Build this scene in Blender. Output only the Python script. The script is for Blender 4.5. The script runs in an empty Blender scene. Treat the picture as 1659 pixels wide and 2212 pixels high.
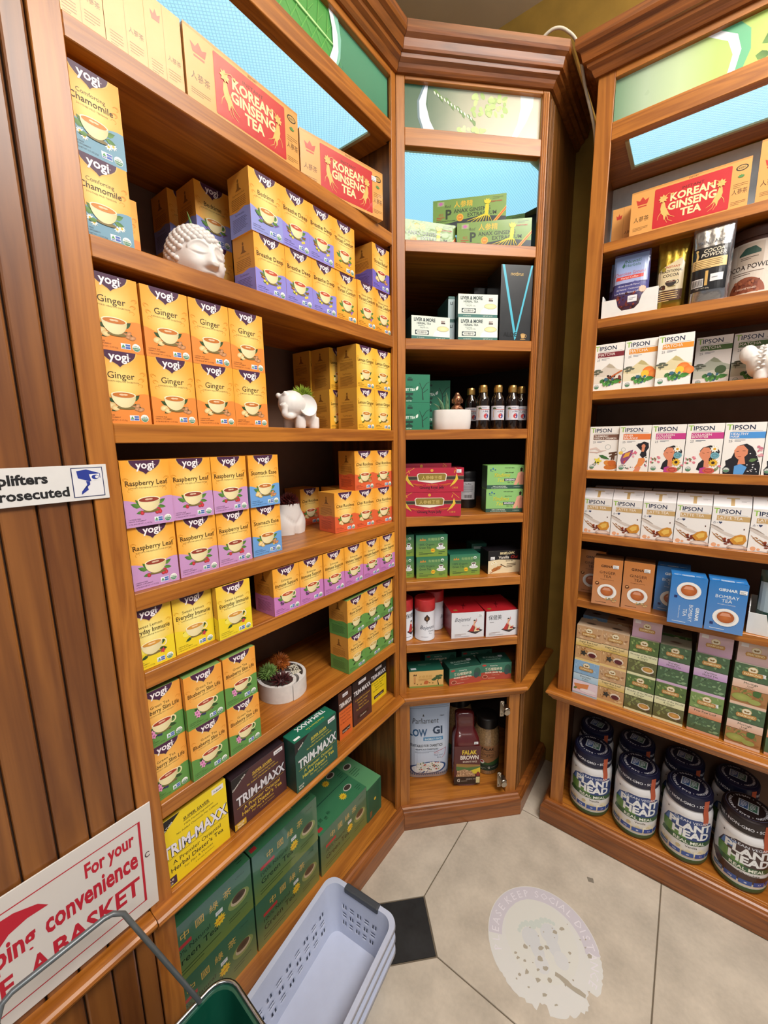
import bpy, bmesh, math, random
from mathutils import Matrix, Vector
from mathutils.geometry import tessellate_polygon
random.seed(7)
S = bpy.context.scene
COL = S.collection
PI = math.pi
# ------------------------------------------------------------------ camera, light, exposure
cam_d = bpy.data.cameras.new('camera'); cam = bpy.data.objects.new('camera', cam_d); COL.objects.link(cam)
F_PX, PITCH, ROLL, YAW = 868.04, -0.1726, -0.0129, 0.6501
cam_d.sensor_fit = 'VERTICAL'; cam_d.sensor_height = 36.0; cam_d.sensor_width = 27.0
cam_d.lens = 36.0*F_PX/2212.0; cam_d.clip_start = 0.02
_f = Vector((-math.sin(YAW)*math.cos(PITCH), math.cos(YAW)*math.cos(PITCH), math.sin(PITCH)))
_r = Vector((math.cos(YAW), math.sin(YAW), 0)); _u = _r.cross(_f)
_r2 = math.cos(ROLL)*_r + math.sin(ROLL)*_u; _u2 = -math.sin(ROLL)*_r + math.cos(ROLL)*_u
cam.matrix_world = Matrix(((_r2.x, _u2.x, -_f.x, 0.7581), (_r2.y, _u2.y, -_f.y, -1.0757), (_r2.z, _u2.z, -_f.z, 1.45), (0, 0, 0, 1)))
S.camera = cam
W = bpy.data.worlds.new('world'); S.world = W; W.use_nodes = True
W.node_tree.nodes['Background'].inputs[0].default_value = (1.0, 0.965, 0.93, 1)
W.node_tree.nodes['Background'].inputs[1].default_value = 0.24
def area(name, loc, rot, sx, sy, power, col):
    d = bpy.data.lights.new(name, 'AREA'); d.shape = 'RECTANGLE'; d.size = sx; d.size_y = sy; d.energy = power; d.color = col
    o = bpy.data.objects.new(name, d); o.location = loc; o.rotation_euler = rot; COL.objects.link(o); return o
area('ceiling_troffer_light', (1.65, -0.50, 2.93), (0, 0, 0), .9, 1.2, 62, (1.0, 0.97, 0.93))
area('ceiling_troffer_light', (1.5, -2.6, 2.93), (0, 0, 0), .6, 1.2, 24, (1.0, 0.965, 0.92))
area('added_ceiling_fill', (1.0, -0.35, 2.72), (PI, 0, 0), .5, 1.0, 26, (1.0, 0.94, 0.85))  # added upward fill without a fixture, lifts the ceiling and upper wall
S.view_settings.view_transform = 'Standard'; S.view_settings.look = 'None'
S.view_settings.exposure = 0.16; S.view_settings.gamma = 1.0; S.view_settings.use_curve_mapping = False
# ------------------------------------------------------------------ helpers: objects
def lin(c):
    if isinstance(c, str):
        c = c.lstrip('#'); c = [int(c[i:i+2], 16)/255 for i in (0, 2, 4)]
        return tuple(x/12.92 if x <= .04045 else ((x+.055)/1.055)**2.4 for x in c)
    return tuple(c)
def mix(a, b, t):
    t = max(0, min(1, t)); return tuple(x+(y-x)*t for x, y in zip(lin(a), lin(b)))
def tag(o, label=None, cat=None, group=None, kind=None):
    for k, v in (('label', label), ('category', cat), ('group', group), ('kind', kind)):
        if v: o[k] = v
    return o
def link(name, data, parent=None, M=None):
    o = bpy.data.objects.new(name, data); COL.objects.link(o)
    if parent is not None: o.parent = parent
    if M is not None:
        o.matrix_local = M
    return o
def empty(name, M=None, label=None, cat=None, group=None, kind=None):
    o = link(name, None, None, M); o.empty_display_size = .05; return tag(o, label, cat, group, kind)
def copy_tree(o, parent=None):
    c = o.copy(); COL.objects.link(c)
    if parent is not None: c.parent = parent; c.matrix_parent_inverse = o.matrix_parent_inverse
    for ch in list(o.children): copy_tree(ch, c)
    return c
YR = 0.3695
UNIT = {'L': Matrix.Rotation(PI/2, 4, 'Z'), 'M': Matrix.Rotation(PI/4, 4, 'Z'), 'R': Matrix.Translation((0, YR, 0)), 'W': Matrix.Identity(4)}
def at(u, s, off, z, rz=0):          # a place on a cabinet: along the front, behind the front plane, height, turn in degrees
    return UNIT[u] @ Matrix.Translation((s, off, z)) @ Matrix.Rotation(math.radians(rz), 4, 'Z')
def mesh_from(bm, name, mats=(), smooth=False):
    me = bpy.data.meshes.new(name); bm.to_mesh(me); bm.free()
    for m in mats: me.materials.append(m)
    if smooth:
        for p in me.polygons: p.use_smooth = True
    return me
def smooth_by_angle(me, ang=35):
    bm = bmesh.new(); bm.from_mesh(me)
    for f in bm.faces: f.smooth = True
    for e in bm.edges:
        if len(e.link_faces) == 2 and e.calc_face_angle(0) > math.radians(ang): e.smooth = False
    bm.to_mesh(me); bm.free(); return me
def add_box(bm, x0, x1, y0, y1, z0, z1, bev=0, mi=0, seg=1):
    r = bmesh.ops.create_cube(bm, size=1)
    for v in r['verts']: v.co = Vector(((x0+x1)/2+v.co.x*(x1-x0), (y0+y1)/2+v.co.y*(y1-y0), (z0+z1)/2+v.co.z*(z1-z0)))
    fs = {f for v in r['verts'] for f in v.link_faces}
    for f in fs: f.material_index = mi
    if bev:
        es = {e for v in r['verts'] for e in v.link_edges}
        bmesh.ops.bevel(bm, geom=list(es), offset=bev, segments=seg, affect='EDGES', profile=.5)
def add_prism(bm, pts, z0, z1, mi=0):
    a = [bm.verts.new((p[0], p[1], z0)) for p in pts]; b = [bm.verts.new((p[0], p[1], z1)) for p in pts]
    n = len(pts); fs = [bm.faces.new(a[::-1]), bm.faces.new(b)]
    for i in range(n): fs.append(bm.faces.new((a[i], a[(i+1) % n], b[(i+1) % n], b[i])))
    for f in fs: f.material_index = mi
    return fs
def add_lathe(bm, prof, n=24, c=(0, 0, 0), mi=0, a0=0, sx=1, sy=1):
    rings = []
    for r, z in prof:
        rings.append([bm.verts.new((c[0]+sx*r*math.cos(a0+2*PI*i/n), c[1]+sy*r*math.sin(a0+2*PI*i/n), c[2]+z)) for i in range(n)] if r > 1e-6 else [bm.verts.new((c[0], c[1], c[2]+z))])
    for A, B in zip(rings, rings[1:]):
        for i in range(n):
            j = (i+1) % n
            if len(A) == 1 and len(B) == 1: continue
            if len(A) == 1: f = bm.faces.new((A[0], B[j], B[i]))
            elif len(B) == 1: f = bm.faces.new((A[i], A[j], B[0]))
            else: f = bm.faces.new((A[i], A[j], B[j], B[i]))
            f.material_index = mi
def add_ball(bm, c, r, seg=12, rings=8, mi=0, M=None):
    q = bmesh.ops.create_uvsphere(bm, u_segments=seg, v_segments=rings, radius=1)
    rr = (r, r, r) if not isinstance(r, (tuple, list)) else r
    for v in q['verts']:
        p = Vector((v.co.x*rr[0], v.co.y*rr[1], v.co.z*rr[2]))
        if M: p = M @ p
        v.co = p+Vector(c)
    for f in {f for v in q['verts'] for f in v.link_faces}: f.material_index = mi
def add_tube(bm, pts, r, n=8, mi=0, cap=True, closed=False):
    pts = [Vector(p) for p in pts]; rings = []; N = len(pts); up = None
    for i, p in enumerate(pts):
        t = (pts[(i+1) % N]-pts[i-1]) if closed else (pts[min(i+1, N-1)]-pts[max(i-1, 0)])
        t.normalize()
        if up is None: up = Vector((0, 0, 1)) if abs(t.z) < .9 else Vector((1, 0, 0))
        a = t.cross(up).normalized(); up = a.cross(t).normalized()
        rad = r[i] if isinstance(r, (list, tuple)) else r
        rings.append([bm.verts.new(p+rad*(math.cos(2*PI*k/n)*a+math.sin(2*PI*k/n)*up)) for k in range(n)])
    prs = list(zip(rings, rings[1:]))+([(rings[-1], rings[0])] if closed else [])
    for A, B in prs:
        for k in range(n):
            f = bm.faces.new((A[k], A[(k+1) % n], B[(k+1) % n], B[k])); f.material_index = mi
    if cap and not closed:
        for R in (rings[0][::-1], rings[-1]):
            f = bm.faces.new(R); f.material_index = mi
def obj(name, bm, mats, parent=None, M=None, smooth=0):
    if not isinstance(mats, (list, tuple)): mats = [mats]
    bmesh.ops.recalc_face_normals(bm, faces=bm.faces[:])
    me = mesh_from(bm, name, mats)
    if smooth: smooth_by_angle(me, smooth)
    return link(name, me, parent, M)
def spline(P, n=8):
    P = [Vector(p) for p in P]; out = []
    for i in range(len(P)-1):
        a, b, c, d = P[max(i-1, 0)], P[i], P[i+1], P[min(i+2, len(P)-1)]
        for k in range(n):
            t = k/n; out.append(.5*((2*b)+(c-a)*t+(2*a-5*b+4*c-d)*t*t+(3*b-a-3*c+d)*t**3))
    return out+[P[-1]]
# ------------------------------------------------------------------ helpers: materials
def nodes(name):
    m = bpy.data.materials.new(name); m.use_nodes = True; t = m.node_tree
    return m, t, t.nodes['Principled BSDF']
def nd(t, kind, **kw):
    n = t.nodes.new(kind)
    for k, v in kw.items():
        if k.startswith('i_'): n.inputs[int(k[2:])].default_value = v
        else: setattr(n, k, v)
    return n
def wood(name, axis, dark, light, rough=.38, scale=1.0, coat=.25):
    m, t, b = nodes(name); L = t.links
    tc = nd(t, 'ShaderNodeTexCoord'); oi = nd(t, 'ShaderNodeObjectInfo')
    rnd = nd(t, 'ShaderNodeVectorMath', operation='SCALE'); rnd.inputs[0].default_value = (7.3, 5.1, 9.7)
    L.new(oi.outputs['Random'], rnd.inputs['Scale'])
    add = nd(t, 'ShaderNodeVectorMath', operation='ADD'); L.new(tc.outputs['Object'], add.inputs[0]); L.new(rnd.outputs[0], add.inputs[1])
    mp = nd(t, 'ShaderNodeMapping'); L.new(add.outputs[0], mp.inputs[0])
    sc = [22*scale]*3; sc['xyz'.index(axis)] = 1.5*scale; mp.inputs['Scale'].default_value = sc
    n1 = nd(t, 'ShaderNodeTexNoise'); n1.inputs['Scale'].default_value = 1.6; n1.inputs['Detail'].default_value = 5; n1.inputs['Distortion'].default_value = .6
    L.new(mp.outputs[0], n1.inputs['Vector'])
    mp2 = nd(t, 'ShaderNodeMapping'); L.new(add.outputs[0], mp2.inputs[0])
    sc2 = [260*scale]*3; sc2['xyz'.index(axis)] = 7*scale; mp2.inputs['Scale'].default_value = sc2
    n2 = nd(t, 'ShaderNodeTexNoise'); n2.inputs['Scale'].default_value = 1.0; n2.inputs['Detail'].default_value = 3; L.new(mp2.outputs[0], n2.inputs['Vector'])
    wv = nd(t, 'ShaderNodeMath', operation='MULTIPLY_ADD'); L.new(n1.outputs['Fac'], wv.inputs[0]); wv.inputs[1].default_value = 7.0; wv.inputs[2].default_value = 0
    fr = nd(t, 'ShaderNodeMath', operation='PINGPONG'); L.new(wv.outputs[0], fr.inputs[0]); fr.inputs[1].default_value = 1.0
    mm = nd(t, 'ShaderNodeMath', operation='MULTIPLY_ADD'); L.new(n2.outputs['Fac'], mm.inputs[0]); mm.inputs[1].default_value = .38
    m3 = nd(t, 'ShaderNodeMath', operation='MULTIPLY'); L.new(fr.outputs[0], m3.inputs[0]); m3.inputs[1].default_value = .62
    L.new(m3.outputs[0], mm.inputs[2])
    cr = nd(t, 'ShaderNodeValToRGB'); L.new(mm.outputs[0], cr.inputs[0])
    cr.color_ramp.elements[0].position = .15; cr.color_ramp.elements[0].color = (*lin(dark), 1)
    cr.color_ramp.elements[1].position = .85; cr.color_ramp.elements[1].color = (*lin(light), 1)
    L.new(cr.outputs[0], b.inputs['Base Color'])
    b.inputs['Roughness'].default_value = rough; b.inputs['Coat Weight'].default_value = coat; b.inputs['Coat Roughness'].default_value = .3
    bp = nd(t, 'ShaderNodeBump'); bp.inputs['Strength'].default_value = .06; bp.inputs['Distance'].default_value = .002
    L.new(mm.outputs[0], bp.inputs['Height']); L.new(bp.outputs[0], b.inputs['Normal'])
    return m
def plain(name, c, rough=.5, metal=0, var=.06, scale=40, bump=0, coat=0, trans=0, spec=.5):
    m, t, b = nodes(name); L = t.links
    tc = nd(t, 'ShaderNodeTexCoord'); n = nd(t, 'ShaderNodeTexNoise'); n.inputs['Scale'].default_value = scale; n.inputs['Detail'].default_value = 4
    L.new(tc.outputs['Object'], n.inputs['Vector'])
    cr = nd(t, 'ShaderNodeValToRGB'); c = lin(c)
    cr.color_ramp.elements[0].color = (*[x*(1-var) for x in c], 1); cr.color_ramp.elements[1].color = (*[min(1, x*(1+var)) for x in c], 1)
    cr.color_ramp.elements[0].position = .3; cr.color_ramp.elements[1].position = .7
    L.new(n.outputs['Fac'], cr.inputs[0]); L.new(cr.outputs[0], b.inputs['Base Color'])
    b.inputs['Roughness'].default_value = rough; b.inputs['Metallic'].default_value = metal; b.inputs['Coat Weight'].default_value = coat
    b.inputs['Transmission Weight'].default_value = trans; b.inputs['Specular IOR Level'].default_value = spec
    if bump:
        bp = nd(t, 'ShaderNodeBump'); bp.inputs['Strength'].default_value = bump; bp.inputs['Distance'].default_value = .003
        L.new(n.outputs['Fac'], bp.inputs['Height']); L.new(bp.outputs[0], b.inputs['Normal'])
    return m
def printed(name, rough=.45, coat=0, crough=.1, metal=0, emit=0, bump=0, bscale=30):
    m, t, b = nodes(name); L = t.links
    a = nd(t, 'ShaderNodeAttribute', attribute_name='Col'); L.new(a.outputs['Color'], b.inputs['Base Color'])
    tc = nd(t, 'ShaderNodeTexCoord'); n = nd(t, 'ShaderNodeTexNoise'); n.inputs['Scale'].default_value = bscale; n.inputs['Detail'].default_value = 2
    L.new(tc.outputs['Object'], n.inputs['Vector'])
    mr = nd(t, 'ShaderNodeMapRange'); mr.inputs[3].default_value = rough-.05; mr.inputs[4].default_value = rough+.05
    L.new(n.outputs['Fac'], mr.inputs[0]); L.new(mr.outputs[0], b.inputs['Roughness'])
    b.inputs['Coat Weight'].default_value = coat; b.inputs['Coat Roughness'].default_value = crough; b.inputs['Metallic'].default_value = metal
    if emit:
        L.new(a.outputs['Color'], b.inputs['Emission Color']); b.inputs['Emission Strength'].default_value = emit
    if bump:
        bp = nd(t, 'ShaderNodeBump'); bp.inputs['Strength'].default_value = bump; bp.inputs['Distance'].default_value = .004
        L.new(n.outputs['Fac'], bp.inputs['Height']); L.new(bp.outputs[0], b.inputs['Coat Normal' if coat else 'Normal'])
    return m
WX = wood('wood_along_x', 'x', '#8f5118', '#b97429'); WY = wood('wood_along_y', 'y', '#8f5118', '#b97429'); WZ = wood('wood_along_z', 'z', '#8f521b', '#b5722c', scale=.8)
WD = wood('wood_dark_molding', 'x', '#6f3d19', '#9a5a26', rough=.32); WDY = wood('wood_dark_return', 'y', '#6b3a1c', '#92562a', rough=.32)
WP = wood('wood_plank', 'z', '#66391a', '#905a2a', scale=.42)
WBM = plain('shaded_back_board', '#3a2c24', .7, var=.1, scale=12); WB = plain('back_board', '#6b5242', .7, var=.1, scale=12)  # first is a darker copy: corner cabinet's interior shade put into the colour
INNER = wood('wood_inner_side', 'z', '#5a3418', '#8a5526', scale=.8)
CARD = printed('printed_card', .5); GLOSS = printed('printed_gloss', .32, coat=.35, crough=.12)
FILM = printed('printed_film_wrap', .35, coat=1.0, crough=.06, bump=.22, bscale=22)
FOIL = printed('printed_foil', .3, metal=.75, bump=.4, bscale=25)
BACKLIT = printed('backlit_print', .3, emit=.16)
# ------------------------------------------------------------------ room
def tile_mat(name, c, var, rough=.35):
    m, t, b = nodes(name); L = t.links
    tc = nd(t, 'ShaderNodeTexCoord'); n = nd(t, 'ShaderNodeTexNoise'); n.inputs['Scale'].default_value = 9; n.inputs['Detail'].default_value = 7
    L.new(tc.outputs['Object'], n.inputs['Vector'])
    n2 = nd(t, 'ShaderNodeTexNoise'); n2.inputs['Scale'].default_value = 90; n2.inputs['Detail'].default_value = 3; L.new(tc.outputs['Object'], n2.inputs['Vector'])
    ad = nd(t, 'ShaderNodeMath', operation='MULTIPLY_ADD'); L.new(n2.outputs['Fac'], ad.inputs[0]); ad.inputs[1].default_value = .3; L.new(n.outputs['Fac'], ad.inputs[2])
    cr = nd(t, 'ShaderNodeValToRGB'); c = lin(c)
    cr.color_ramp.elements[0].position = .45; cr.color_ramp.elements[0].color = (*[x*(1-var) for x in c], 1)
    cr.color_ramp.elements[1].position = .85; cr.color_ramp.elements[1].color = (*[min(1, x*(1+var)) for x in c], 1)
    L.new(ad.outputs[0], cr.inputs[0]); L.new(cr.outputs[0], b.inputs['Base Color']); b.inputs['Roughness'].default_value = rough
    return m
TILE = tile_mat('stone_floor_tile', '#bcb2a4', .16); BLK = tile_mat('black_floor_tile', '#26282a', .4); GROUT = plain('grout', '#6a5f50', .9)
WALL = plain('mustard_plaster', '#a8873a', .8, var=.12, scale=14, bump=.15); CEIL = plain('ceiling_paint', '#c9bda8', .9, var=.04, scale=6)
bm = bmesh.new(); add_box(bm, -.4, 3.2, -3.4, .8, -.06, -.003); floor = tag(obj('floor', bm, GROUT), kind='structure')
PX, X0, Y0, HD = .61, .2019, -.2677, .109
for i in range(-1, 4):
    for j in range(-4, 2):
        x0, y0 = X0+i*PX, Y0+j*PX; g = .0016; c = HD+g
        ev = lambda a, b: a % 2 == 0 and b % 2 == 0
        cut = [ev(i, j), ev(i+1, j), ev(i+1, j+1), ev(i, j+1)]
        P = []
        for k, (cx, cy, ax, ay) in enumerate(((x0+g, y0+g, 1, 1), (x0+PX-g, y0+g, -1, 1), (x0+PX-g, y0+PX-g, -1, -1), (x0+g, y0+PX-g, 1, -1))):
            if cut[k]:
                q = [(cx+ax*c, cy), (cx, cy+ay*c)]
                P += q[::-1] if k in (0, 2) else q
            else: P.append((cx, cy))
        bm = bmesh.new(); add_prism(bm, P, -.012, 0)
        bmesh.ops.bevel(bm, geom=[e for e in bm.edges if all(v.co.z > -.001 for v in e.verts)], offset=.0012, segments=1, affect='EDGES')
        obj('tile', bm, TILE, floor)
        if ev(i, j):
            h = HD-.0012; bm = bmesh.new(); add_prism(bm, [(x0-h, y0), (x0, y0-h), (x0+h, y0), (x0, y0+h)], -.012, -.0004)
            obj('diamond_tile', bm, BLK, floor)['label'] = 'black square inset tile set diagonally'
bm = bmesh.new(); add_box(bm, -.4, 3.2, .66, .78, 0, 3.0); tag(obj('wall_back', bm, WALL), kind='structure')
bm = bmesh.new(); add_box(bm, -.4, -.305, -3.4, .66, 0, 3.0); tag(obj('wall_left', bm, WALL), kind='structure')
bm = bmesh.new(); add_box(bm, -.4, 3.2, -3.4, .78, 3.0, 3.08); tag(obj('ceiling', bm, CEIL), kind='structure')
# ------------------------------------------------------------------ cabinets
def world2M(x, y): return ((x+y)/2**.5, (y-x)/2**.5)
def profile_run(bm, prof, path, mi=0):
    """Sweep a (protrusion, z) profile along a plan path of (point, mitre direction) pairs."""
    rings = [[bm.verts.new((p[0]+d[0]*o, p[1]+d[1]*o, z)) for o, z in prof] for p, d in path]
    n = len(prof)
    for A, B in zip(rings, rings[1:]):
        for k in range(n): bm.faces.new((A[k], A[(k+1) % n], B[(k+1) % n], B[k])).material_index = mi
    bm.faces.new(rings[0]); bm.faces.new(rings[-1][::-1])
CROWN = [(0, 2.462), (.008, 2.462), (.013, 2.470), (.016, 2.478), (.026, 2.484), (.028, 2.492), (.036, 2.494), (.038, 2.500), (.042, 2.516), (.052, 2.522), (.055, 2.530), (.055, 2.548), (0, 2.548)]
LEDGE = [(0, .551), (.026, .551), (.031, .548), (.033, .543), (.031, .538), (.026, .535), (.023, .527), (.016, .522), (.012, .514), (0, .514)]
PLINTH = [(0, .084), (.010, .084), (.016, .081), (.019, .074), (.022, .071), (.025, .064), (.027, .060), (.027, 0), (0, 0)]
T22 = math.tan(PI/8)
def board(par, name, x0, x1, y0, y1, z0, z1, mat, bev=.0012): 
    bm = bmesh.new(); add_box(bm, x0, x1, y0, y1, z0, z1, bev); return obj(name, bm, mat, par)
def emit_mat(name, c, st):
    m, t, b = nodes(name); L = t.links
    tc = nd(t, 'ShaderNodeTexCoord'); mp = nd(t, 'ShaderNodeMapping'); mp.inputs['Rotation'].default_value = (0, 0, PI/4); mp.inputs['Scale'].default_value = (140, 140, 140); L.new(tc.outputs['Object'], mp.inputs[0])
    ck = nd(t, 'ShaderNodeTexVoronoi', distance='CHEBYCHEV'); ck.inputs['Scale'].default_value = 1; ck.inputs['Randomness'].default_value = 0; L.new(mp.outputs[0], ck.inputs['Vector'])
    mr = nd(t, 'ShaderNodeMapRange'); mr.inputs[1].default_value = 0; mr.inputs[2].default_value = .5; mr.inputs[3].default_value = st*1.25; mr.inputs[4].default_value = st*.5
    L.new(ck.outputs['Distance'], mr.inputs[0])
    b.inputs['Base Color'].default_value = (*lin('#b8d8e0'), 1); b.inputs['Emission Color'].default_value = (*lin(c), 1); L.new(mr.outputs[0], b.inputs['Emission Strength'])
    b.inputs['Roughness'].default_value = .3
    return m
DIFF = emit_mat('prismatic_light_diffuser', '#9fe0fa', 1.3)
LFRAME = plain('diffuser_frame', '#b9ac84', .5); NICHE = plain('niche_back', '#d4d8da', .6)
ZL = {'A': 2.0513, 'B': 1.7673, 'C': 1.4858, 'D': 1.1906, 'E': 1.0386, 'F': .7589, 'G': .5511, 'H': .084}
ZM = {'1': 2.0442, '2': 1.7657, '3': 1.4875, '4': 1.2, '5': .9728, '6': .7414, 'G': .5511, 'H': .084}
ZR = {'1': 2.0224, '2': 1.8115, '3': 1.599, '4': 1.3508, '5': 1.1405, '6': .9079, 'G': .5511, 'H': .084}
def common(cab, x0, x1, w0, w1, dp, light, x_r_in):
    """Rails, soffit, light panel of a straight cabinet whose opening runs x0..x1 (outer w0..w1)."""
    board(cab, 'sign_rail', x0, x1, 0, .022, 2.290, 2.336, WX)
    board(cab, 'top_rail', x0, x1, 0, .022, 2.444, 2.475, WX)
    lx0, lx1, ly0, ly1 = light
    bm = bmesh.new(); z0, z1 = 2.294, 2.306
    add_box(bm, w0+.012, w1-.012, .022, ly0, z0, z1); add_box(bm, w0+.012, w1-.012, ly1, dp-.014, z0, z1)
    add_box(bm, w0+.012, lx0, ly0, ly1, z0, z1); add_box(bm, lx1, w1-.012, ly0, ly1, z0, z1); obj('soffit', bm, WX, cab)
    bm = bmesh.new(); f = .010
    add_box(bm, lx0, lx1, ly1-f, ly1, z0-.004, z1); add_box(bm, lx0, lx0+f, ly0, ly1-f, z0-.004, z1); add_box(bm, lx1-f, lx1, ly0, ly1-f, z0-.004, z1); obj('diffuser_frame', bm, LFRAME, cab)
    board(cab, 'light_diffuser', lx0+f, lx1-f, ly0, ly1-f, z0+.001, z0+.006, DIFF, 0)
    board(cab, 'lamp_box', w0+.014, w1-.014, .03, dp-.016, z1+.12, z1+.128, WX, 0)
# left cabinet
cL = empty('tea_cabinet', UNIT['L'], 'long brown wooden shop cabinet on the left wall stacked with yellow tea cartons', 'cabinet')
board(cL, 'stile', -.847, -.807, 0, .0095, .05, 2.475, WZ); board(cL, 'stile', -.0215, 0, 0, .0095, .05, 2.475, WZ)
board(cL, 'side_panel', -.847, -.834, .0095, .30, 0, 2.5, INNER); board(cL, 'side_panel', -.0065, -.001, .0095, .30, 0, 2.5, INNER)
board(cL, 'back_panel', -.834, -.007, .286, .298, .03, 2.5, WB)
for k in 'ABCDEF':
    bm = bmesh.new(); add_box(bm, -.807, -.0215, 0, .022, ZL[k]-.0323, ZL[k], .0012); add_box(bm, -.833, -.0075, .0215, .285, ZL[k]-.030, ZL[k]); obj('shelf', bm, WX, cL)
bm = bmesh.new(); add_box(bm, -.833, -.0075, .0095, .285, .524, ZL['G']); obj('ledge_board', bm, WX, cL)
bm = bmesh.new(); add_box(bm, -.833, -.0075, .0095, .285, .05, ZL['H']); obj('bottom_board', bm, WX, cL)
for z0, z1 in ((.524, ZL['G']), (.05, ZL['H'])): board(cL, 'front_lip', -.8068, -.0217, .0005, .0094, z0, z1, WX, .0008)
common(cL, -.807, -.022, -.847, 0, .30, (-.79, -.072, .036, .20), 0)
def run_L(name, prof, mat, x0=-.847):
    bm = bmesh.new(); profile_run(bm, prof, [((x0, 0), (0, -1)), ((-.0006, 0), (-T22, -1))]); return obj(name, bm, mat, cL)
run_L('crown_molding', CROWN, WD); run_L('ledge_molding', LEDGE, WX); run_L('plinth', PLINTH, WD)
# corner cabinet (plan given in world coordinates, parts in its own frame)
BX = .463*2**-.5
cM = empty('corner_cabinet', UNIT['M'], 'narrow diagonal wooden corner cabinet with open cupboard at its foot', 'cabinet')
sh = [world2M(*p) for p in ((.014, .014), (BX-.016, BX-.002), (BX-.016, .64), (-.283, .64), (-.283, .014))]
shf = [(.002, .0005), (.4605, .0005)]
def mpoly(front0, front1): return [(front0, .0005), (front1, .0005)]+[world2M(*p) for p in ((BX-.016, BX+.03), (BX-.016, .64), (-.283, .64), (-.283, .0135))]+[(.026, .0222)]
board(cM, 'stile', .0005, .026, 0, .0095, .55, 2.475, WZ); board(cM, 'stile', .4416, .4625, 0, .0095, .55, 2.475, WZ)
board(cM, 'stile', .0005, .038, 0, .022, .05, .5245, WZ); board(cM, 'stile', .42, .4625, 0, .022, .05, .5245, WZ)
bm = bmesh.new()
for xx in (.4445, .4505, .4565): add_tube(bm, [(xx, -.0006, .56), (xx, -.0006, 2.455)], .0022, 6)
obj('stile_bead', bm, WZ, cM)
for i, k in enumerate('123456'):
    bm = bmesh.new(); add_box(bm, .026, .4416, 0, .022, ZM[k]-.032, ZM[k], .0012); add_prism(bm, [(.031, .0218), (.440, .0218)]+[world2M(*p) for p in ((BX-.016, BX+.02), (BX-.016, .64), (-.283, .64), (-.283, .014))], ZM[k]-.030, ZM[k]); obj('shelf', bm, WX, cM)
for nm, z0, z1 in (('ledge_board', .524, .5511), ('bottom_board', .05, .084)):
    bm = bmesh.new(); add_prism(bm, [(.0255, .0005), (.4415, .0005)]+[world2M(*p) for p in ((BX-.016, BX+.02), (BX-.016, .64), (-.283, .64), (-.283, .014))], z0, z1); obj(nm, bm, WX, cM)
board(cM, 'sign_rail', .026, .4416, 0, .022, 2.290, 2.336, WX); board(cM, 'top_rail', .026, .4416, 0, .022, 2.452, 2.475, WX)
board(cM, 'cupboard_rail', .038, .42, .001, .02, .497, .523, WX)
bm = bmesh.new(); add_prism(bm, [world2M(*p) for p in ((BX-.014, BX+.012), (BX, BX), (BX, .655), (BX-.014, .655))], 0, 2.475)
for k, yy in enumerate((.345, .356, .372)):
    p = world2M(BX+.0005, yy); add_tube(bm, [(p[0], p[1], .56), (p[0], p[1], 2.45)], .003, 6); add_tube(bm, [(p[0], p[1], .09), (p[0], p[1], .512)], .003, 6)
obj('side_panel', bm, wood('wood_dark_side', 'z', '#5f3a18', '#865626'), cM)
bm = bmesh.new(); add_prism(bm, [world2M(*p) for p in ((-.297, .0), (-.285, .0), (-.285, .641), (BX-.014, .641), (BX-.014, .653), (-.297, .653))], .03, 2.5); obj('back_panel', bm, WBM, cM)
bm = bmesh.new(); add_prism(bm, [world2M(*p) for p in ((-.284, .0), (-.004, .0005), (.0085, .013), (-.284, .013))], .03, 2.5); obj('divider', bm, INNER, cM)
def run_M(name, prof, mat):
    e = world2M(BX, .655); d = world2M(1, 0); c = (.4625, 0)
    bm = bmesh.new(); profile_run(bm, prof, [((.0006, 0), (T22, -1)), (c, (T22, -1)), (e, d)]); return obj(name, bm, mat, cM)
run_M('crown_molding', CROWN, WD); run_M('ledge_molding', LEDGE, WX); run_M('plinth', PLINTH, WD)
lp = [(.036, .045), (.430, .045)]+[world2M(*p) for p in ((.31, .56), (.17, .60), (-.21, .60), (-.25, .2), (-.14, .06))]
bm = bmesh.new(); add_prism(bm, lp, 2.295, 2.300); obj('light_diffuser', bm, DIFF, cM)
bm = bmesh.new(); add_prism(bm, [(.026, .0222), (.4416, .0222)]+[world2M(*p) for p in ((BX-.016, BX+.03), (BX-.016, .64), (-.283, .64), (-.283, .014))], 2.3005, 2.312); obj('soffit', bm, LFRAME, cM)
METAL = plain('hinge_nickel', '#b5ada0', .28, metal=1, var=.1)
for zz in (.445, .135):
    hg = bmesh.new(); add_box(hg, .388, .404, .006, .012, zz-.032, zz+.032, .001); add_box(hg, .397, .4195, -.014, .016, zz-.014, zz+.014, .003)
    add_tube(hg, [(.406, -.0135, zz), (.406, -.0185, zz)], .011, 16)
    for dz in (-.022, .022): add_ball(hg, (.396, .005, zz+dz), .004, 8, 6)
    h = obj('hinge', hg, METAL, cM, smooth=40); h['label'] = 'nickel concealed hinge without a door'
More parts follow.
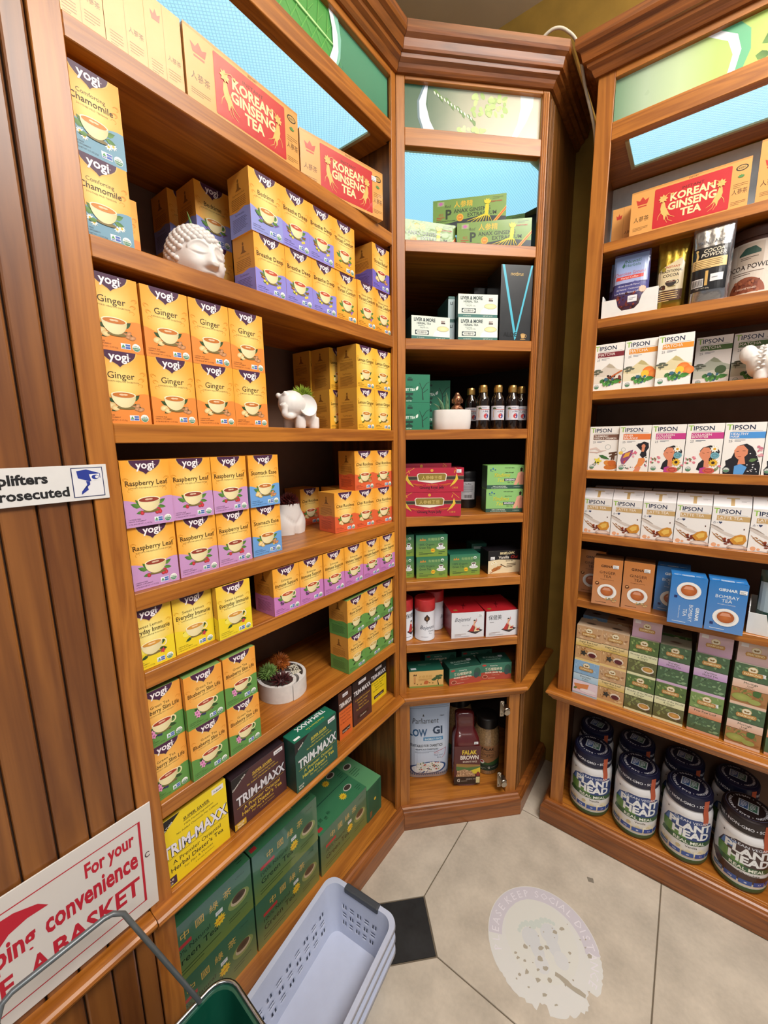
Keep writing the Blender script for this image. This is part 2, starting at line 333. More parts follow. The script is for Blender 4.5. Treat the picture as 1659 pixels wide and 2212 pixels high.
# right cabinet
cR = empty('wall_cabinet', UNIT['R'], 'wide wooden shop cabinet on the right holding white cartons and round tubs', 'cabinet')
RX = 1.42
board(cR, 'stile', .447, .491, 0, .0095, .05, 2.475, WZ); board(cR, 'stile', RX-.03, RX, 0, .022, .05, 2.475, WZ)
board(cR, 'side_panel', .447, .4595, .0095, .288, 0, 2.5, INNER); board(cR, 'side_panel', RX-.012, RX, .022, .288, 0, 2.5, INNER)
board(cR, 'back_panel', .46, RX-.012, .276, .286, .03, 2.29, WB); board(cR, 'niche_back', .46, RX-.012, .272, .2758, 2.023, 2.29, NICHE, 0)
for k in '123456':
    bm = bmesh.new(); add_box(bm, .491, RX-.03, 0, .022, ZR[k]-.0265, ZR[k], .0012); add_box(bm, .4605, RX-.0125, .0215, .2715, ZR[k]-.025, ZR[k]); obj('shelf', bm, WX, cR)
board(cR, 'ledge_board', .4605, RX-.0125, .0095, .2715, .524, .5511, WX); board(cR, 'bottom_board', .4605, RX-.0125, .0095, .2715, .05, .084, WX)
for z0, z1 in ((.524, .5511), (.05, .084)): board(cR, 'front_lip', .4912, RX-.0302, .0005, .0094, z0, z1, WX, .0008)
common(cR, .491, RX-.03, .447, RX, .288, (.522, RX-.05, .034, .185), 0)
def run_R(name, prof, mat):
    bm = bmesh.new(); profile_run(bm, prof, [((.447, .288), (-1, 0)), ((.447, 0), (-1, -1)), ((RX, 0), (0, -1))]); return obj(name, bm, mat, cR)
run_R('crown_molding', CROWN, WD); run_R('ledge_molding', LEDGE, WX); run_R('plinth', PLINTH, WD)
# planked panelling left of the tea cabinet
pan = empty('wood_panelling', UNIT['L'], 'vertical planked wooden panelling between floor and ceiling left of the tea cabinet', 'panelling')
xs = [-.8475, -.880, -.919, -.963, -1.008, -1.054, -1.10, -1.147, -1.194, -1.241, -1.288, -1.335, -1.382]
for a, b in zip(xs[1:], xs):
    bm = bmesh.new(); add_box(bm, a+.0012, b-.0012, .004, .016, 0, 2.998, .0035, seg=2); obj('plank', bm, WP, pan)
bm = bmesh.new(); add_box(bm, xs[-1], xs[0], .0165, .03, 0, 2.99); obj('backing_board', bm, WB, pan)
bm = bmesh.new(); profile_run(bm, [(o-.004, z) for o, z in LEDGE], [((xs[-1], 0), (0, -1)), ((-.848, 0), (0, -1))]); obj('chair_rail', bm, WX, pan)
# ------------------------------------------------------------------ flat print: lettering and pictures as thin coloured geometry, sizes in mm
_tc = {}
def glyphs(s, bold=0, res=2):
    k = (s, bold, res)
    if k not in _tc:
        c = bpy.data.curves.new('t', 'FONT'); c.body = s; c.size = 1; c.resolution_u = res; c.offset = bold
        o = bpy.data.objects.new('t', c); COL.objects.link(o); o.location = (0, 0, -50)
        _tc[k] = (c, o)
    return k
def glyph_data(k):
    v = _tc[k]
    if isinstance(v[0], bpy.types.Curve):
        dg = bpy.context.evaluated_depsgraph_get(); m = v[1].evaluated_get(dg).to_mesh()
        V = [(p.co.x, p.co.y) for p in m.vertices]; Fc = [tuple(p.vertices) for p in m.polygons]
        v[1].to_mesh_clear()
        bpy.data.objects.remove(v[1]); bpy.data.curves.remove(v[0])
        x0 = min([p[0] for p in V] or [0]); x1 = max([p[0] for p in V] or [.3])
        _tc[k] = ([(a-x0, b) for a, b in V], Fc, x1-x0)
    return _tc[k]
class Art:
    def __init__(s, w, h): s.w, s.h, s.sh = w, h, []
    def put(s, V, Fc, C):
        bb = (min(v[0] for v in V), min(v[1] for v in V), max(v[0] for v in V), max(v[1] for v in V))
        s.sh.append([V, Fc, C, bb, None]); return s
    def rect(s, x0, y0, x1, y1, c): return s.put([(x0, y0), (x1, y0), (x1, y1), (x0, y1)], [(0, 1, 2, 3)], [lin(c)]*4)
    def vgrad(s, x0, y0, x1, y1, c0, c1): return s.put([(x0, y0), (x1, y0), (x1, y1), (x0, y1)], [(0, 1, 2, 3)], [lin(c0)]*2+[lin(c1)]*2)
    def poly(s, P, c):
        Fc = tessellate_polygon([[Vector((p[0], p[1], 0)) for p in P]])
        Fc = [f if (P[f[1]][0]-P[f[0]][0])*(P[f[2]][1]-P[f[0]][1])-(P[f[1]][1]-P[f[0]][1])*(P[f[2]][0]-P[f[0]][0]) > 0 else f[::-1] for f in Fc]
        return s.put([tuple(p) for p in P], [tuple(f) for f in Fc], [lin(c)]*len(P))
    def ell(s, cx, cy, rx, ry, c, n=18, rot=0, c2=None, a0=0, a1=360):
        cr, sr = math.cos(math.radians(rot)), math.sin(math.radians(rot)); V = [(cx, cy)]
        for i in range(n+1):
            a = math.radians(a0+(a1-a0)*i/n); x, y = rx*math.cos(a), ry*math.sin(a); V.append((cx+x*cr-y*sr, cy+x*sr+y*cr))
        return s.put(V, [(0, i+1, i+2) for i in range(n)], [lin(c2 or c)]+[lin(c)]*(n+1))
    def ring(s, cx, cy, rx, ry, w, c, n=20, a0=0, a1=360):
        V = []
        for i in range(n+1):
            a = math.radians(a0+(a1-a0)*i/n); V += [(cx+rx*math.cos(a), cy+ry*math.sin(a)), (cx+(rx-w)*math.cos(a), cy+(ry-w)*math.sin(a))]
        return s.put(V, [(2*i, 2*i+2, 2*i+3, 2*i+1) for i in range(n)], [lin(c)]*len(V))
    def field(s, x0, y0, x1, y1, nx, ny, fn):
        V = [(x0+(x1-x0)*i/nx, y0+(y1-y0)*j/ny) for j in range(ny+1) for i in range(nx+1)]
        return s.put(V, [(j*(nx+1)+i, j*(nx+1)+i+1, (j+1)*(nx+1)+i+1, (j+1)*(nx+1)+i) for j in range(ny) for i in range(nx)], [lin(fn(*v)) for v in V])
    def line(s, P, w, c):
        V, Fc = [], []
        for i, p in enumerate(P):
            a, b = P[max(i-1, 0)], P[min(i+1, len(P)-1)]; dx, dy = b[0]-a[0], b[1]-a[1]; l = math.hypot(dx, dy) or 1
            ww = w[i] if isinstance(w, (list, tuple)) else w
            V += [(p[0]+dy/l*ww/2, p[1]-dx/l*ww/2), (p[0]-dy/l*ww/2, p[1]+dx/l*ww/2)]
        return s.put(V, [(2*i, 2*i+2, 2*i+3, 2*i+1) for i in range(len(P)-1)], [lin(c)]*len(V))
    def leaf(s, x, y, l, ang, c, f=.3, c2=None):
        ca, sa = math.cos(math.radians(ang)), math.sin(math.radians(ang))
        P = [(0, 0), (.3*l, -f*l*.9), (.65*l, -f*l*.75), (l, 0), (.65*l, f*l*.75), (.3*l, f*l*.9)]
        P = [(x+a*ca-b*sa, y+a*sa+b*ca) for a, b in P]
        return s.put(P, [(0, 1, 2, 3), (0, 3, 4, 5)], [lin(c)]*3+[lin(c2 or c)]*3)
    def star(s, cx, cy, r, n, c, q=.6):
        return s.poly([(cx+(r if i % 2 == 0 else r*q)*math.cos(PI*i/n), cy+(r if i % 2 == 0 else r*q)*math.sin(PI*i/n)) for i in range(2*n)], c)
    def text(s, t, x, y, size, c, al='c', bold=0, shear=0, fit=None, rot=0, res=2, sx=1, ol=None):
        s.sh.append(['T', glyphs(t, bold, res), (x, y, size, al, shear, fit, rot, sx), lin(c), None])
        return s
    def arc(s, t, cx, cy, r, mid, size, c, bold=.01, step=None):
        """Lettering along an arc, reading clockwise with its feet towards the centre."""
        adv = [(.32 if ch in ' ' else .34 if ch in 'Iil.' else .72) * size for ch in t]; tot = sum(adv); pos = -tot/2
        for ch, a in zip(t, adv):
            th = math.radians(mid)-(pos+a/2)/r; pos += a
            if ch != ' ': s.text(ch, cx+r*math.cos(th), cy+r*math.sin(th), size, c, bold=bold, rot=math.degrees(th)-90, res=1)
        return s
    def lines(s, x0, y, x1, n, dy, h, c, seed=1):
        rnd = random.Random(seed); V, Fc = [], []
        for i in range(n):
            xe = x0+(x1-x0)*(1 if i < n-1 else .6)*rnd.uniform(.86, 1); yy = y-i*dy; k = len(V)
            V += [(x0, yy), (xe, yy), (xe, yy+h), (x0, yy+h)]; Fc.append((k, k+1, k+2, k+3))
        return s.put(V, Fc, [lin(c)]*len(V))
    def done(s):
        out = []
        for q in s.sh:
            if q[0] == 'T':
                V, Fc, wd = glyph_data(q[1]); x, y, size, al, shear, fit, rot, sx = q[2]
                if not V: continue
                if fit: sx = min(sx, fit/(wd*size)) if fit > 0 else -fit/(wd*size)
                ca, sa = math.cos(math.radians(rot)), math.sin(math.radians(rot)); ox = {'c': -wd/2, 'l': 0, 'r': -wd}[al]
                P = []
                for a, b in V:
                    a2, b2 = (a+ox)*size*sx+b*size*shear, b*size; P.append((x+a2*ca-b2*sa, y+a2*sa+b2*ca))
                q = [P, Fc, [q[3]]*len(P), (min(p[0] for p in P), min(p[1] for p in P), max(p[0] for p in P), max(p[1] for p in P)), None]
            bb = q[3]; ly = 0
            for r in out:
                b2 = r[3]
                if r[4] >= ly and bb[0] < b2[2] and bb[2] > b2[0] and bb[1] < b2[3] and bb[3] > b2[1]: ly = r[4]+1
            q[4] = ly; out.append(q)
        s.out = out; return s
_meshes = {}
def slice_poly(P, C, ax, step):
    """Cut a convex coloured polygon into strips along one axis."""
    lo, hi = min(p[ax] for p in P), max(p[ax] for p in P); a, b = math.floor(lo/step+1e-6), math.ceil(hi/step-1e-6)
    if b-a <= 1: return [(P, C)]
    res = []
    for k in range(a, b):
        Q, D = P, C
        for lim, sg in ((k*step, 1), ((k+1)*step, -1)):
            Q2, D2 = [], []
            for i in range(len(Q)):
                p, q, cp, cq = Q[i-1], Q[i], D[i-1], D[i]; dp, dq = sg*(p[ax]-lim), sg*(q[ax]-lim)
                if (dp < 0) != (dq < 0) and abs(dp-dq) > 1e-12:
                    t = dp/(dp-dq); Q2.append((p[0]+(q[0]-p[0])*t, p[1]+(q[1]-p[1])*t)); D2.append(tuple(u+(v-u)*t for u, v in zip(cp, cq)))
                if dq >= 0: Q2.append(q); D2.append(cq)
            Q, D = Q2, D2
            if len(Q) < 3: break
        if len(Q) >= 3: res.append((Q, D))
    return res
DZ = .00016
def art_mesh(art, name, mapper, mat=None, step=None):
    art.done(); V, Fc, C = [], [], []
    for P, F, K, bb, ly in art.out:
        o = .0003+DZ*ly
        if step:
            for f in F:
                pcs = [([P[i] for i in f], [K[i] for i in f])]
                for ax, st in ((0, step[0]), (1, step[1])):
                    if st: pcs = [r for a, b in pcs for r in slice_poly(a, b, ax, st)]
                for a, b in pcs:
                    k = len(V); V += [mapper(x/1000, y/1000, o) for x, y in a]; C += b; Fc.append(tuple(range(k, k+len(a))))
        else:
            k = len(V); V += [mapper(x/1000, y/1000, o) for x, y in P]; C += K; Fc += [tuple(i+k for i in f) for f in F]
    me = bpy.data.meshes.new(name); me.from_pydata(V, [], Fc)
    ca = me.color_attributes.new('Col', 'FLOAT_COLOR', 'POINT'); ca.data.foreach_set('color', [x for c in C for x in (*c, 1)])
    me.materials.append(mat or CARD); return me
def m_front(w): return lambda x, y, o: (x-w/2, -o, y)
def m_left(w, d): return lambda x, y, o: (-w/2-o, d-x, y)
def m_top(w, h): return lambda x, y, o: (x-w/2, y, h+o)
def m_cyl(r, cy, wart, z0=0, ang=0): return lambda x, y, o: ((r+o)*math.sin((x-wart/2)/r+ang), cy-(r+o)*math.cos((x-wart/2)/r+ang), z0+y)
def carton_mesh(name, w, d, h, cf, cs=None, ct=None, mat=None, lip=True):
    """A closed card carton: body with softened edges, a lid flap and its tuck lip, coloured per side."""
    cs = cs or cf; ct = ct or cf
    bm = bmesh.new(); add_box(bm, -w/2, w/2, 0, d, 0, h-.0006, .0011)
    if lip:
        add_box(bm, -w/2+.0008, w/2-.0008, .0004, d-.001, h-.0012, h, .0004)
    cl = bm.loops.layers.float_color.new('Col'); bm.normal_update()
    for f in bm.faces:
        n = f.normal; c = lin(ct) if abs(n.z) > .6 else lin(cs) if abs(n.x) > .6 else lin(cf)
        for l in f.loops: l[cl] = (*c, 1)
    return mesh_from(bm, name, [mat or CARD])
def product(name, w, d, h, cf, cs=None, ct=None, front=None, side=None, top=None, mat=None, lip=True):
    """Shared meshes of one packaged product: body plus printed faces."""
    w, d, h = w/1000, d/1000, h/1000
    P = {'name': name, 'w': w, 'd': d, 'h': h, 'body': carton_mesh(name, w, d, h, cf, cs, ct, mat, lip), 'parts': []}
    if front: P['parts'].append(('front_print', art_mesh(front, 'front_print', m_front(w), mat)))
    if side:
        P['parts'].append(('side_print', art_mesh(side, 'side_print', m_left(w, d), mat)))
    if top: P['parts'].append(('top_print', art_mesh(top, 'top_print', m_top(w, h), mat)))
    return P
STK = None
def sticker_mesh():
    global STK
    if STK is None:
        a = Art(16, 11); a.rect(0, 0, 16, 11, '#eef0f2'); a.lines(1.5, 7, 14, 2, 2.2, 1, '#9aa0a8', 3); a.rect(2, 1.4, 13, 3, '#8a9098')
        STK = art_mesh(a, 'price_sticker', lambda x, y, o: (x, -o-.001, y))
    return STK
def put(P, M, label, cat='tea box', group=None, sticker=None):
    o = link(P['name'], P['body'], None, M); tag(o, label, cat, group)
    for n, me in P['parts']: link(n, me, o)
    if sticker: link('price_sticker', sticker_mesh(), o, Matrix.Translation((sticker[0]/1000, 0, sticker[1]/1000)))
    return o
ORD = ['first', 'second', 'third', 'fourth', 'fifth', 'sixth', 'seventh', 'eighth', 'ninth']
rj = random.Random(3)
def jit(a=.6): return rj.uniform(-a, a)
# ------------------------------------------------------------------ yellow tea cartons
YW, YH, YD = 81, 116.5, 73
def bowl(a, cx, cy, rx, tea, handle=False, body='#efe3b4', shade='#cdbf8a'):
    ry = rx*.28
    if handle: a.ring(cx+rx*1.05, cy-rx*.30, rx*.38, rx*.42, rx*.13, body)
    P = [(cx+rx*math.cos(t), cy+rx*1.12*math.sin(t)) for t in [PI+PI*i/14 for i in range(15)]]
    V = [(cx, cy)]+P; C = [lin(body)]+[mix(body, shade, (i/14)**1.5 if i > 4 else .15) for i in range(15)]
    a.ell(cx+2, cy-rx*1.1, rx*.75, rx*.16, '#7a6a3a'); a.put(V, [(0, i+1, i+2) for i in range(14)], C)
    a.ell(cx, cy, rx, ry, '#f7efcd'); a.ell(cx, cy-.4, rx*.9, ry*.8, mix(tea, '#3a1a08', .2), c2=tea)
    a.ell(cx-rx*.15, cy+.1, rx*.22, ry*.3, mix(tea, '#fff0d0', .55)); a.ell(cx+rx*.12, cy+.2, rx*.2, ry*.28, mix(tea, '#fff0d0', .5))
def yogi_art(t1, t2, bot, tea, gar, handle=False, bg=('#eda02a', '#f7dd86'), sub='SUPPORTS HEALTHY DIGESTION', wave=44, sz=12.5, gtop=None):
    a = Art(YW, YH); W2 = YW/2
    a.field(0, 0, YW, YH, 8, 10, lambda x, y: mix(bg[0], bg[1], math.exp(-((x-W2)/26)**2-((y-66)/34)**2)))
    for i in range(5):
        a.ring(6+i*1.5, 84-i*5+(i % 2)*4, 4, 3, .7, mix(bg[0], '#c07818', .45), 10, 0, 250); a.ring(YW-6-i*1.5, 84-i*5+(i % 2)*4, 4, 3, .7, mix(bg[0], '#c07818', .45), 10, -70, 180)
    if bot:
        P = [(0, 0), (YW, 0)]+[(YW*(1-i/12), wave+5*math.cos(2*PI*(1-i/12)*1.05+.3)+2*(1-i/12)) for i in range(13)]
        a.poly(P, bot)
    for g, dc, dw in (('#e2b860', 1.6, 1.4), ('#472043', 0, 0)):
        P = [(W2-26-dc, YH), (W2-25.2-dc, YH-4), (W2-22.5-dc, YH-9-dc*.3), (W2-17-dc*.7, YH-14-dc*.7), (W2-9, YH-18.5-dc), (W2-3.5, YH-21.5-dc), (W2, YH-25-dw*1.5)]
        P += [(2*W2-x, y) for x, y in P[::-1][1:]]; a.poly(P, g)
    a.text('yogi', W2-.5, YH-14.5, 18.5, '#f4ecf0', bold=.024); a.text('®', W2+16.5, YH-10, 3.5, '#f4ecf0', res=1)
    y = 73
    if t1: a.text(t1, W2, y+7, 8.2, '#4a3616', fit=66); y -= 4
    a.text(t2, W2, y, sz, '#3b2a12', fit=70, bold=.004); a.text(sub, W2, y-6, 3.6, '#6b5428', fit=62, res=1)
    cx, cy = W2, 47
    for k in gar:
        if k == 'leaf':
            for x, yy, l, an in ((cx-15, 34, 17, 155), (cx-14, 38, 13, 130), (cx+15, 38, 15, 30), (cx+14, 33, 14, -10), (cx-10, 26, 13, 190)): a.leaf(x, yy, l, an, '#5f8f3e', .26, '#3f6e2e')
        elif k == 'darkleaf':
            for x, yy, l, an in ((cx-12, 34, 15, 150), (cx+13, 38, 16, 40), (cx+12, 31, 15, -15), (cx-8, 26, 14, 205)): a.leaf(x, yy, l, an, '#35562a', .26, '#22401f')
        elif k == 'ginger':
            for x, yy, rx, ry, r in ((cx-20, 29, 7, 5, 20), (cx-14, 25, 6, 4.4, -10)): a.ell(x, yy, rx, ry, '#d9b878', 12, r, '#f4e3b0')
            for x, yy, rx, ry, r in ((cx+18, 26, 8, 4, -25), (cx+25, 24, 6, 3.4, 20), (cx+20, 30, 5, 3, 40)): a.ell(x, yy, rx, ry, '#a96f43', 12, r, '#dca77a')
        elif k == 'rasp':
            for x, yy in ((cx-13, 24), (cx+15, 27), (cx+17, 23), (cx+12, 23)): a.ell(x, yy, 3.6, 4, '#a81f2c', 10, 0, '#dd4a55')
        elif k == 'daisy':
            for x, yy in ((cx-20, 27), (cx+17, 24), (cx-15, 22), (cx+24, 27)):
                a.star(x, yy, 5.5, 9, '#f6f4ee', .55); a.ell(x, yy, 1.8, 1.8, '#e3b52a', 8)
        elif k == 'lav':
            for x, yy, an in ((cx-18, 30, 120), (cx-14, 28, 140), (cx+20, 26, 30)):
                for q in range(5): a.ell(x+q*2.6*math.cos(math.radians(an)), yy+q*2.6*math.sin(math.radians(an)), 1.9, 1.6, '#7d5fb0', 7)
        elif k == 'yflower':
            for x, yy in ((cx-18, 27), (cx-12, 23), (cx-20, 33), (cx+17, 22), (cx+22, 24)): a.ell(x, yy, 3.2, 3, '#d8b52c', 8, 0, '#f6e372')
        elif k == 'bark':
            for x, yy, an in ((cx-18, 34, 150), (cx-16, 30, 165), (cx+17, 31, 20)): a.line([(x, yy), (x+11*math.cos(math.radians(an)), yy+11*math.sin(math.radians(an)))], 2.6, '#8a4526')
        elif k == 'purp':
            for x, yy in ((cx+17, 24), (cx+21, 29)): a.star(x, yy, 5, 7, '#9a62b4', .5)
        elif k == 'echin':
            for x, yy in ((cx-15, 25), (cx-20, 29)): a.star(x, yy, 4.6, 8, '#7d3a86', .5); a.ell(x, yy, 1.7, 1.7, '#4a2440', 7)
        elif k == 'pinkf':
            for x, yy in ((cx-17, 25), (cx-20, 32)): a.star(x, yy, 7, 5, '#e39ac6', .55); a.ell(x, yy, 2, 2, '#b0508c', 7)
            for x, yy in ((cx-8, 22), (cx-4, 21), (cx+13, 25)): a.ell(x, yy, 2.6, 2.5, '#2f3560', 8)
        elif k == 'lemon':
            a.ell(cx-18, 30, 8, 7.5, '#eecf3a', 14); a.ell(cx-18, 30, 6.4, 6, '#f8ec9a', 12)
            for x, yy in ((cx+18, 25), (cx+22, 27)): a.ell(x, yy, 5, 3.4, '#e5c98e', 9, 15)
        elif k == 'hib':
            a.star(cx+18, 25, 6, 5, '#c23a45', .5); a.ell(cx-18, 36, 8, 6, '#f0e25a', 12)
    bowl(a, cx, cy, 18.8, tea, handle)
    dk = '#5a3a1a' if not bot else mix(bot, '#201018', .72)
    a.text('CAFFEINE FREE', 4, 12.5, 3, dk, 'l', bold=.01, res=1); a.text('HERBAL SUPPLEMENT', 4, 9, 3, dk, 'l', bold=.01, res=1); a.text('16 TEA BAGS NET WT 1.12 OZ (32g)', 4, 4.2, 3.4, dk, 'l', fit=38, bold=.01, res=1)
    a.rect(46.5, 5, 61, 14, '#e8ecf2'); a.rect(53.5, 6, 60.5, 13, '#3f62b4'); a.poly([(47.5, 8), (50, 12.6), (53, 8)], '#4c9a58'); a.rect(47.3, 6, 52.8, 7.2, '#3f62b4'); a.text('NON', 57, 8.6, 3, '#ffffff', res=1)
    a.ell(70, 9.6, 6.4, 6.4, '#f4f4f0', 20); a.ell(70, 9.6, 5.8, 5.8, '#4d8a6a', 20, a0=180, a1=360); a.text('USDA', 70, 10.4, 3.2, '#3d7a5a', bold=.02, res=1); a.text('ORGANIC', 70, 6.6, 2.2, '#ffffff', res=1)
    return a
def yogi_side(bot, bg='#d99c42'):
    a = Art(YD, YH); br = '#8a5a22'
    a.vgrad(0, 0, YD, YH, mix(bg, '#b87a30', .5), bg)
    if bot:
        a.poly([(0, 0), (YD, 0), (YD, 46), (YD*.75, 50), (YD*.4, 45), (0, 47)], bot)
    a.ell(36, 101, 3, 3.4, br, 10); a.poly([(33, 97), (39, 97), (40, 88), (48, 83), (26, 83), (32, 88)], br); a.text('Yoga Posture for Body', 36, 76, 4.6, br, fit=56, res=1)
    a.lines(10, 70, 62, 7, 3.2, 1, br, 5)
    dk = mix(bot, '#1a1020', .6) if bot else br
    a.text('Tea Principles', 36, 38, 6, dk, fit=50, res=1); a.lines(10, 32, 62, 9, 3, 1, dk, 8); return a
YG = {}
def yogi(key, look, bot, *args, **kw):
    fa = yogi_art(args[0], args[1], bot, args[2], args[3], **kw); bg = kw.get('bg', ('#eda02a',))[0]
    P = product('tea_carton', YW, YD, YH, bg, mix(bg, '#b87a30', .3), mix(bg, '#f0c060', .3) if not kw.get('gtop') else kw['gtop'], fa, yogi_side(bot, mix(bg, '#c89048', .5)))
    P['look'] = look; YG[key] = P
yogi('cham', 'yellow and blue chamomile tea carton', '#6f9cb4', 'Comforting', 'Chamomile', '#d98a2e', ['daisy', 'leaf'], sub='SOOTHES MILD TENSION')
yogi('ging', 'orange ginger tea carton', '#e58a3a', '', 'Ginger', '#d07a30', ['darkleaf', 'ginger'], sz=15)
yogi('rasp', 'yellow and lilac raspberry leaf tea carton', '#c495c8', '', 'Raspberry Leaf', '#9c4030', ['leaf', 'rasp'], sub='SUPPORTS THE REPRODUCTIVE SYSTEM')
yogi('stom', 'yellow and blue stomach ease tea carton', '#6aa0dc', '', 'Stomach Ease', '#c8742e', ['leaf', 'yflower', 'ginger'])
yogi('bed', 'yellow and periwinkle bedtime tea carton', '#8f97d8', '', 'Bedtime', '#d2863a', ['lav', 'leaf'], sub='SUPPORTS A GOOD NIGHT\'S SLEEP', handle=True)
yogi('brea', 'yellow and violet breathe deep tea carton', '#8c86d6', '', 'Breathe Deep', '#d0553a', ['leaf', 'yflower', 'bark'], sub='SUPPORTS RESPIRATORY HEALTH')
yogi('thro', 'golden honey lemon throat comfort tea carton', None, 'Honey Lemon', 'Throat Comfort', '#d0603a', ['yflower', 'purp', 'leaf'], sub='SOOTHES AND COMFORTS')
yogi('stre', 'yellow and purple kava stress relief tea carton', '#7466c4', 'Kava', 'Stress Relief', '#b83a2a', ['darkleaf', 'ginger'], sub='EASES STRESS AND TENSION')
yogi('lemg', 'lemon ginger tea carton', None, '', 'Lemon Ginger', '#d88a30', ['darkleaf', 'lemon'], bg=('#efb430', '#f8e488'))
yogi('chai', 'orange and red chai rooibos tea carton', '#dd6238', '', 'Chai Rooibos', '#c05028', ['bark', 'leaf', 'ginger'], sub='DELICIOUSLY NOURISHING')
yogi('ever', 'lemon yellow everyday immune tea carton', '#ecd22a', 'Sweet Lemon', 'Everyday Immune', '#dfa040', ['darkleaf', 'hib'], bg=('#efc32c', '#f8ec9a'), sub='SUPPORTS IMMUNE FUNCTION', handle=True)
yogi('immu', 'yellow and pink echinacea immune support tea carton', '#c77fc0', 'Echinacea', 'Immune Support', '#c8552e', ['leaf', 'echin'], sub='SUPPORTS IMMUNE FUNCTION', handle=True)
yogi('blue', 'orange and green blueberry slim tea carton', '#5f9448', 'Green Tea', 'Blueberry Slim Life', '#b2402c', ['darkleaf', 'pinkf'], sub='SUPPORTS HEALTHY WEIGHT', handle=True, gtop='#7ba058', bg=('#eb9a38', '#f5c66c'))
yogi('pure', 'yellow and green pure green tea carton', '#639a4c', 'Green Tea', 'Pure Green', '#d8b45a', ['darkleaf'], sub='SUPPORTS OVERALL HEALTH', gtop='#7ba058', bg=('#eba63a', '#f3cc74'))
H = YH/1000
def Y(key, s, off, z, label, rz=0, grp=None): put(YG[key], at('L', s, off, z+.0004, rz+jit(.5)), label, 'tea box', grp)
def yrow(key, edges, off, z, where, grp, rz=0):
    """Cartons standing side by side; edges are the left borders along the shelf."""
    n = len(edges)
    for i, e in enumerate(edges):
        o = off if not isinstance(off, (list, tuple)) else off[i]
        Y(key, e+YW/2000, o, z, (f"{YG[key]['look']}, {ORD[i]} from left {where}" if n > 1 else f"{YG[key]['look']} {where}"), rz, grp)
for k, nm in ((0, 'lower'), (1, 'upper')):
    Y('cham', -.7795+.001*k, .0112, ZL['B']+k*H, f'{YG["cham"]["look"]}, {nm} of two stacked by the left post')
Y('ging', -.735, .088, ZL['B'], 'orange tea carton half hidden behind the chamomile stack')
for k, nm in ((0, 'lower'), (1, 'upper')):
    yrow('ging', [-.823-.001*k, -.7385, -.6555, -.5735], .011, ZL['C']+k*H, f'in the {nm} row', 'ginger tea cartons')
    yrow('lemg', [-.185+.002*k, -.1035+.001*k], .0105, ZL['C']+k*H, f'in the {nm} front row', 'lemon ginger tea cartons')
    for j, (s, o) in enumerate(((-.205, .098), (-.212, .173))):
        Y('lemg', s+YW/2000+.004*k, o, ZL['C']+k*H, f'shaded lemon ginger tea carton, {nm} layer, {ORD[j+1]} rank behind the front', 0, 'lemon ginger tea cartons')
yrow('brea', [-.504, -.4225, -.341], .008, ZL['B'], 'in the lower row', 'breathe deep tea cartons')
yrow('thro', [-.2595, -.178, -.0965], [.008, .006, .0105], ZL['B'], 'in the lower row', 'throat comfort tea cartons')
yrow('bed', [-.508], .006, ZL['B']+H, 'on top, facing out beside the white head planter', None)
yrow('brea', [-.4275, -.347], .006, ZL['B']+H, 'in the upper row', 'breathe deep tea cartons')
Y('thro', -.2665+YW/2000, .006, ZL['B']+H, 'golden honey lemon throat comfort tea carton alone in the upper row', 0, 'throat comfort tea cartons')
Y('stre', -.1085+YW/2000, .008, ZL['B']+H, YG['stre']['look']+' standing on top at the right end')
for k, nm in ((0, 'lower'), (1, 'upper')):
    for j, (s, o) in enumerate(((-.555, .13), (-.575, .205))):
        Y('bed', s+YW/2000, o, ZL['B']+k*H, f'shaded bedtime tea carton, {nm} layer, {["front","rear"][j]} rank behind the head planter', 0, 'bedtime tea cartons at the back')
for k, nm in ((0, 'lower'), (1, 'upper')):
    dx, o = (.004, .018) if k == 0 else (0, .013)
    yrow('rasp', [-.803+dx*.3, -.720+dx, -.636+dx], [o-.004, o, o+.003], ZL['D']+k*H, f'in the {nm} row', 'raspberry leaf tea cartons')
    Y('stom', -.547+dx*.5+YW/2000, o+.006, ZL['D']+k*H, f'{YG["stom"]["look"]}, {nm} of two at the row end')
for i in range(3): Y('chai', -.2185+i*.0805, .036-i*.0095, ZL['D'], f"{YG['chai']['look']}, {ORD[i]} from left in the bottom row", -6.7, 'chai rooibos tea cartons')
for i in range(2): Y('chai', -.138+i*.0805, .0265-i*.0095, ZL['D']+H, f"{YG['chai']['look']}, {ORD[i]} from left in the top row", -6.7, 'chai rooibos tea cartons')
Y('chai', -.205, .20, ZL['D'], 'chai rooibos tea carton in shadow at the back of the shelf', 0, 'chai rooibos tea cartons'); Y('chai', -.12, .125, ZL['D'], 'chai rooibos tea carton tucked behind the red front row', -5, 'chai rooibos tea cartons')
yrow('ever', [-.825, -.7405, -.6575], [.012, .016, .001], ZL['E'], 'on the short shelf', 'everyday immune tea cartons')
yrow('immu', [-.513, -.4315, -.349, -.2665, -.185, -.1035], [.003, .003, .001, .001, 0, 0], ZL['E'], 'in the single row', 'echinacea tea cartons')
for k, nm in ((0, 'lower'), (1, 'upper')):
    yrow('blue', [-.824, -.741, -.6555], [.0116, .001, .001+.002*k], ZL['F']+k*H, f'in the {nm} row', 'blueberry slim tea cartons')
    yrow('pure', [-.2585, -.175, -.093], [.005, .009, .012], ZL['F']+k*H, f'in the {nm} row', 'pure green tea cartons', 1.5)
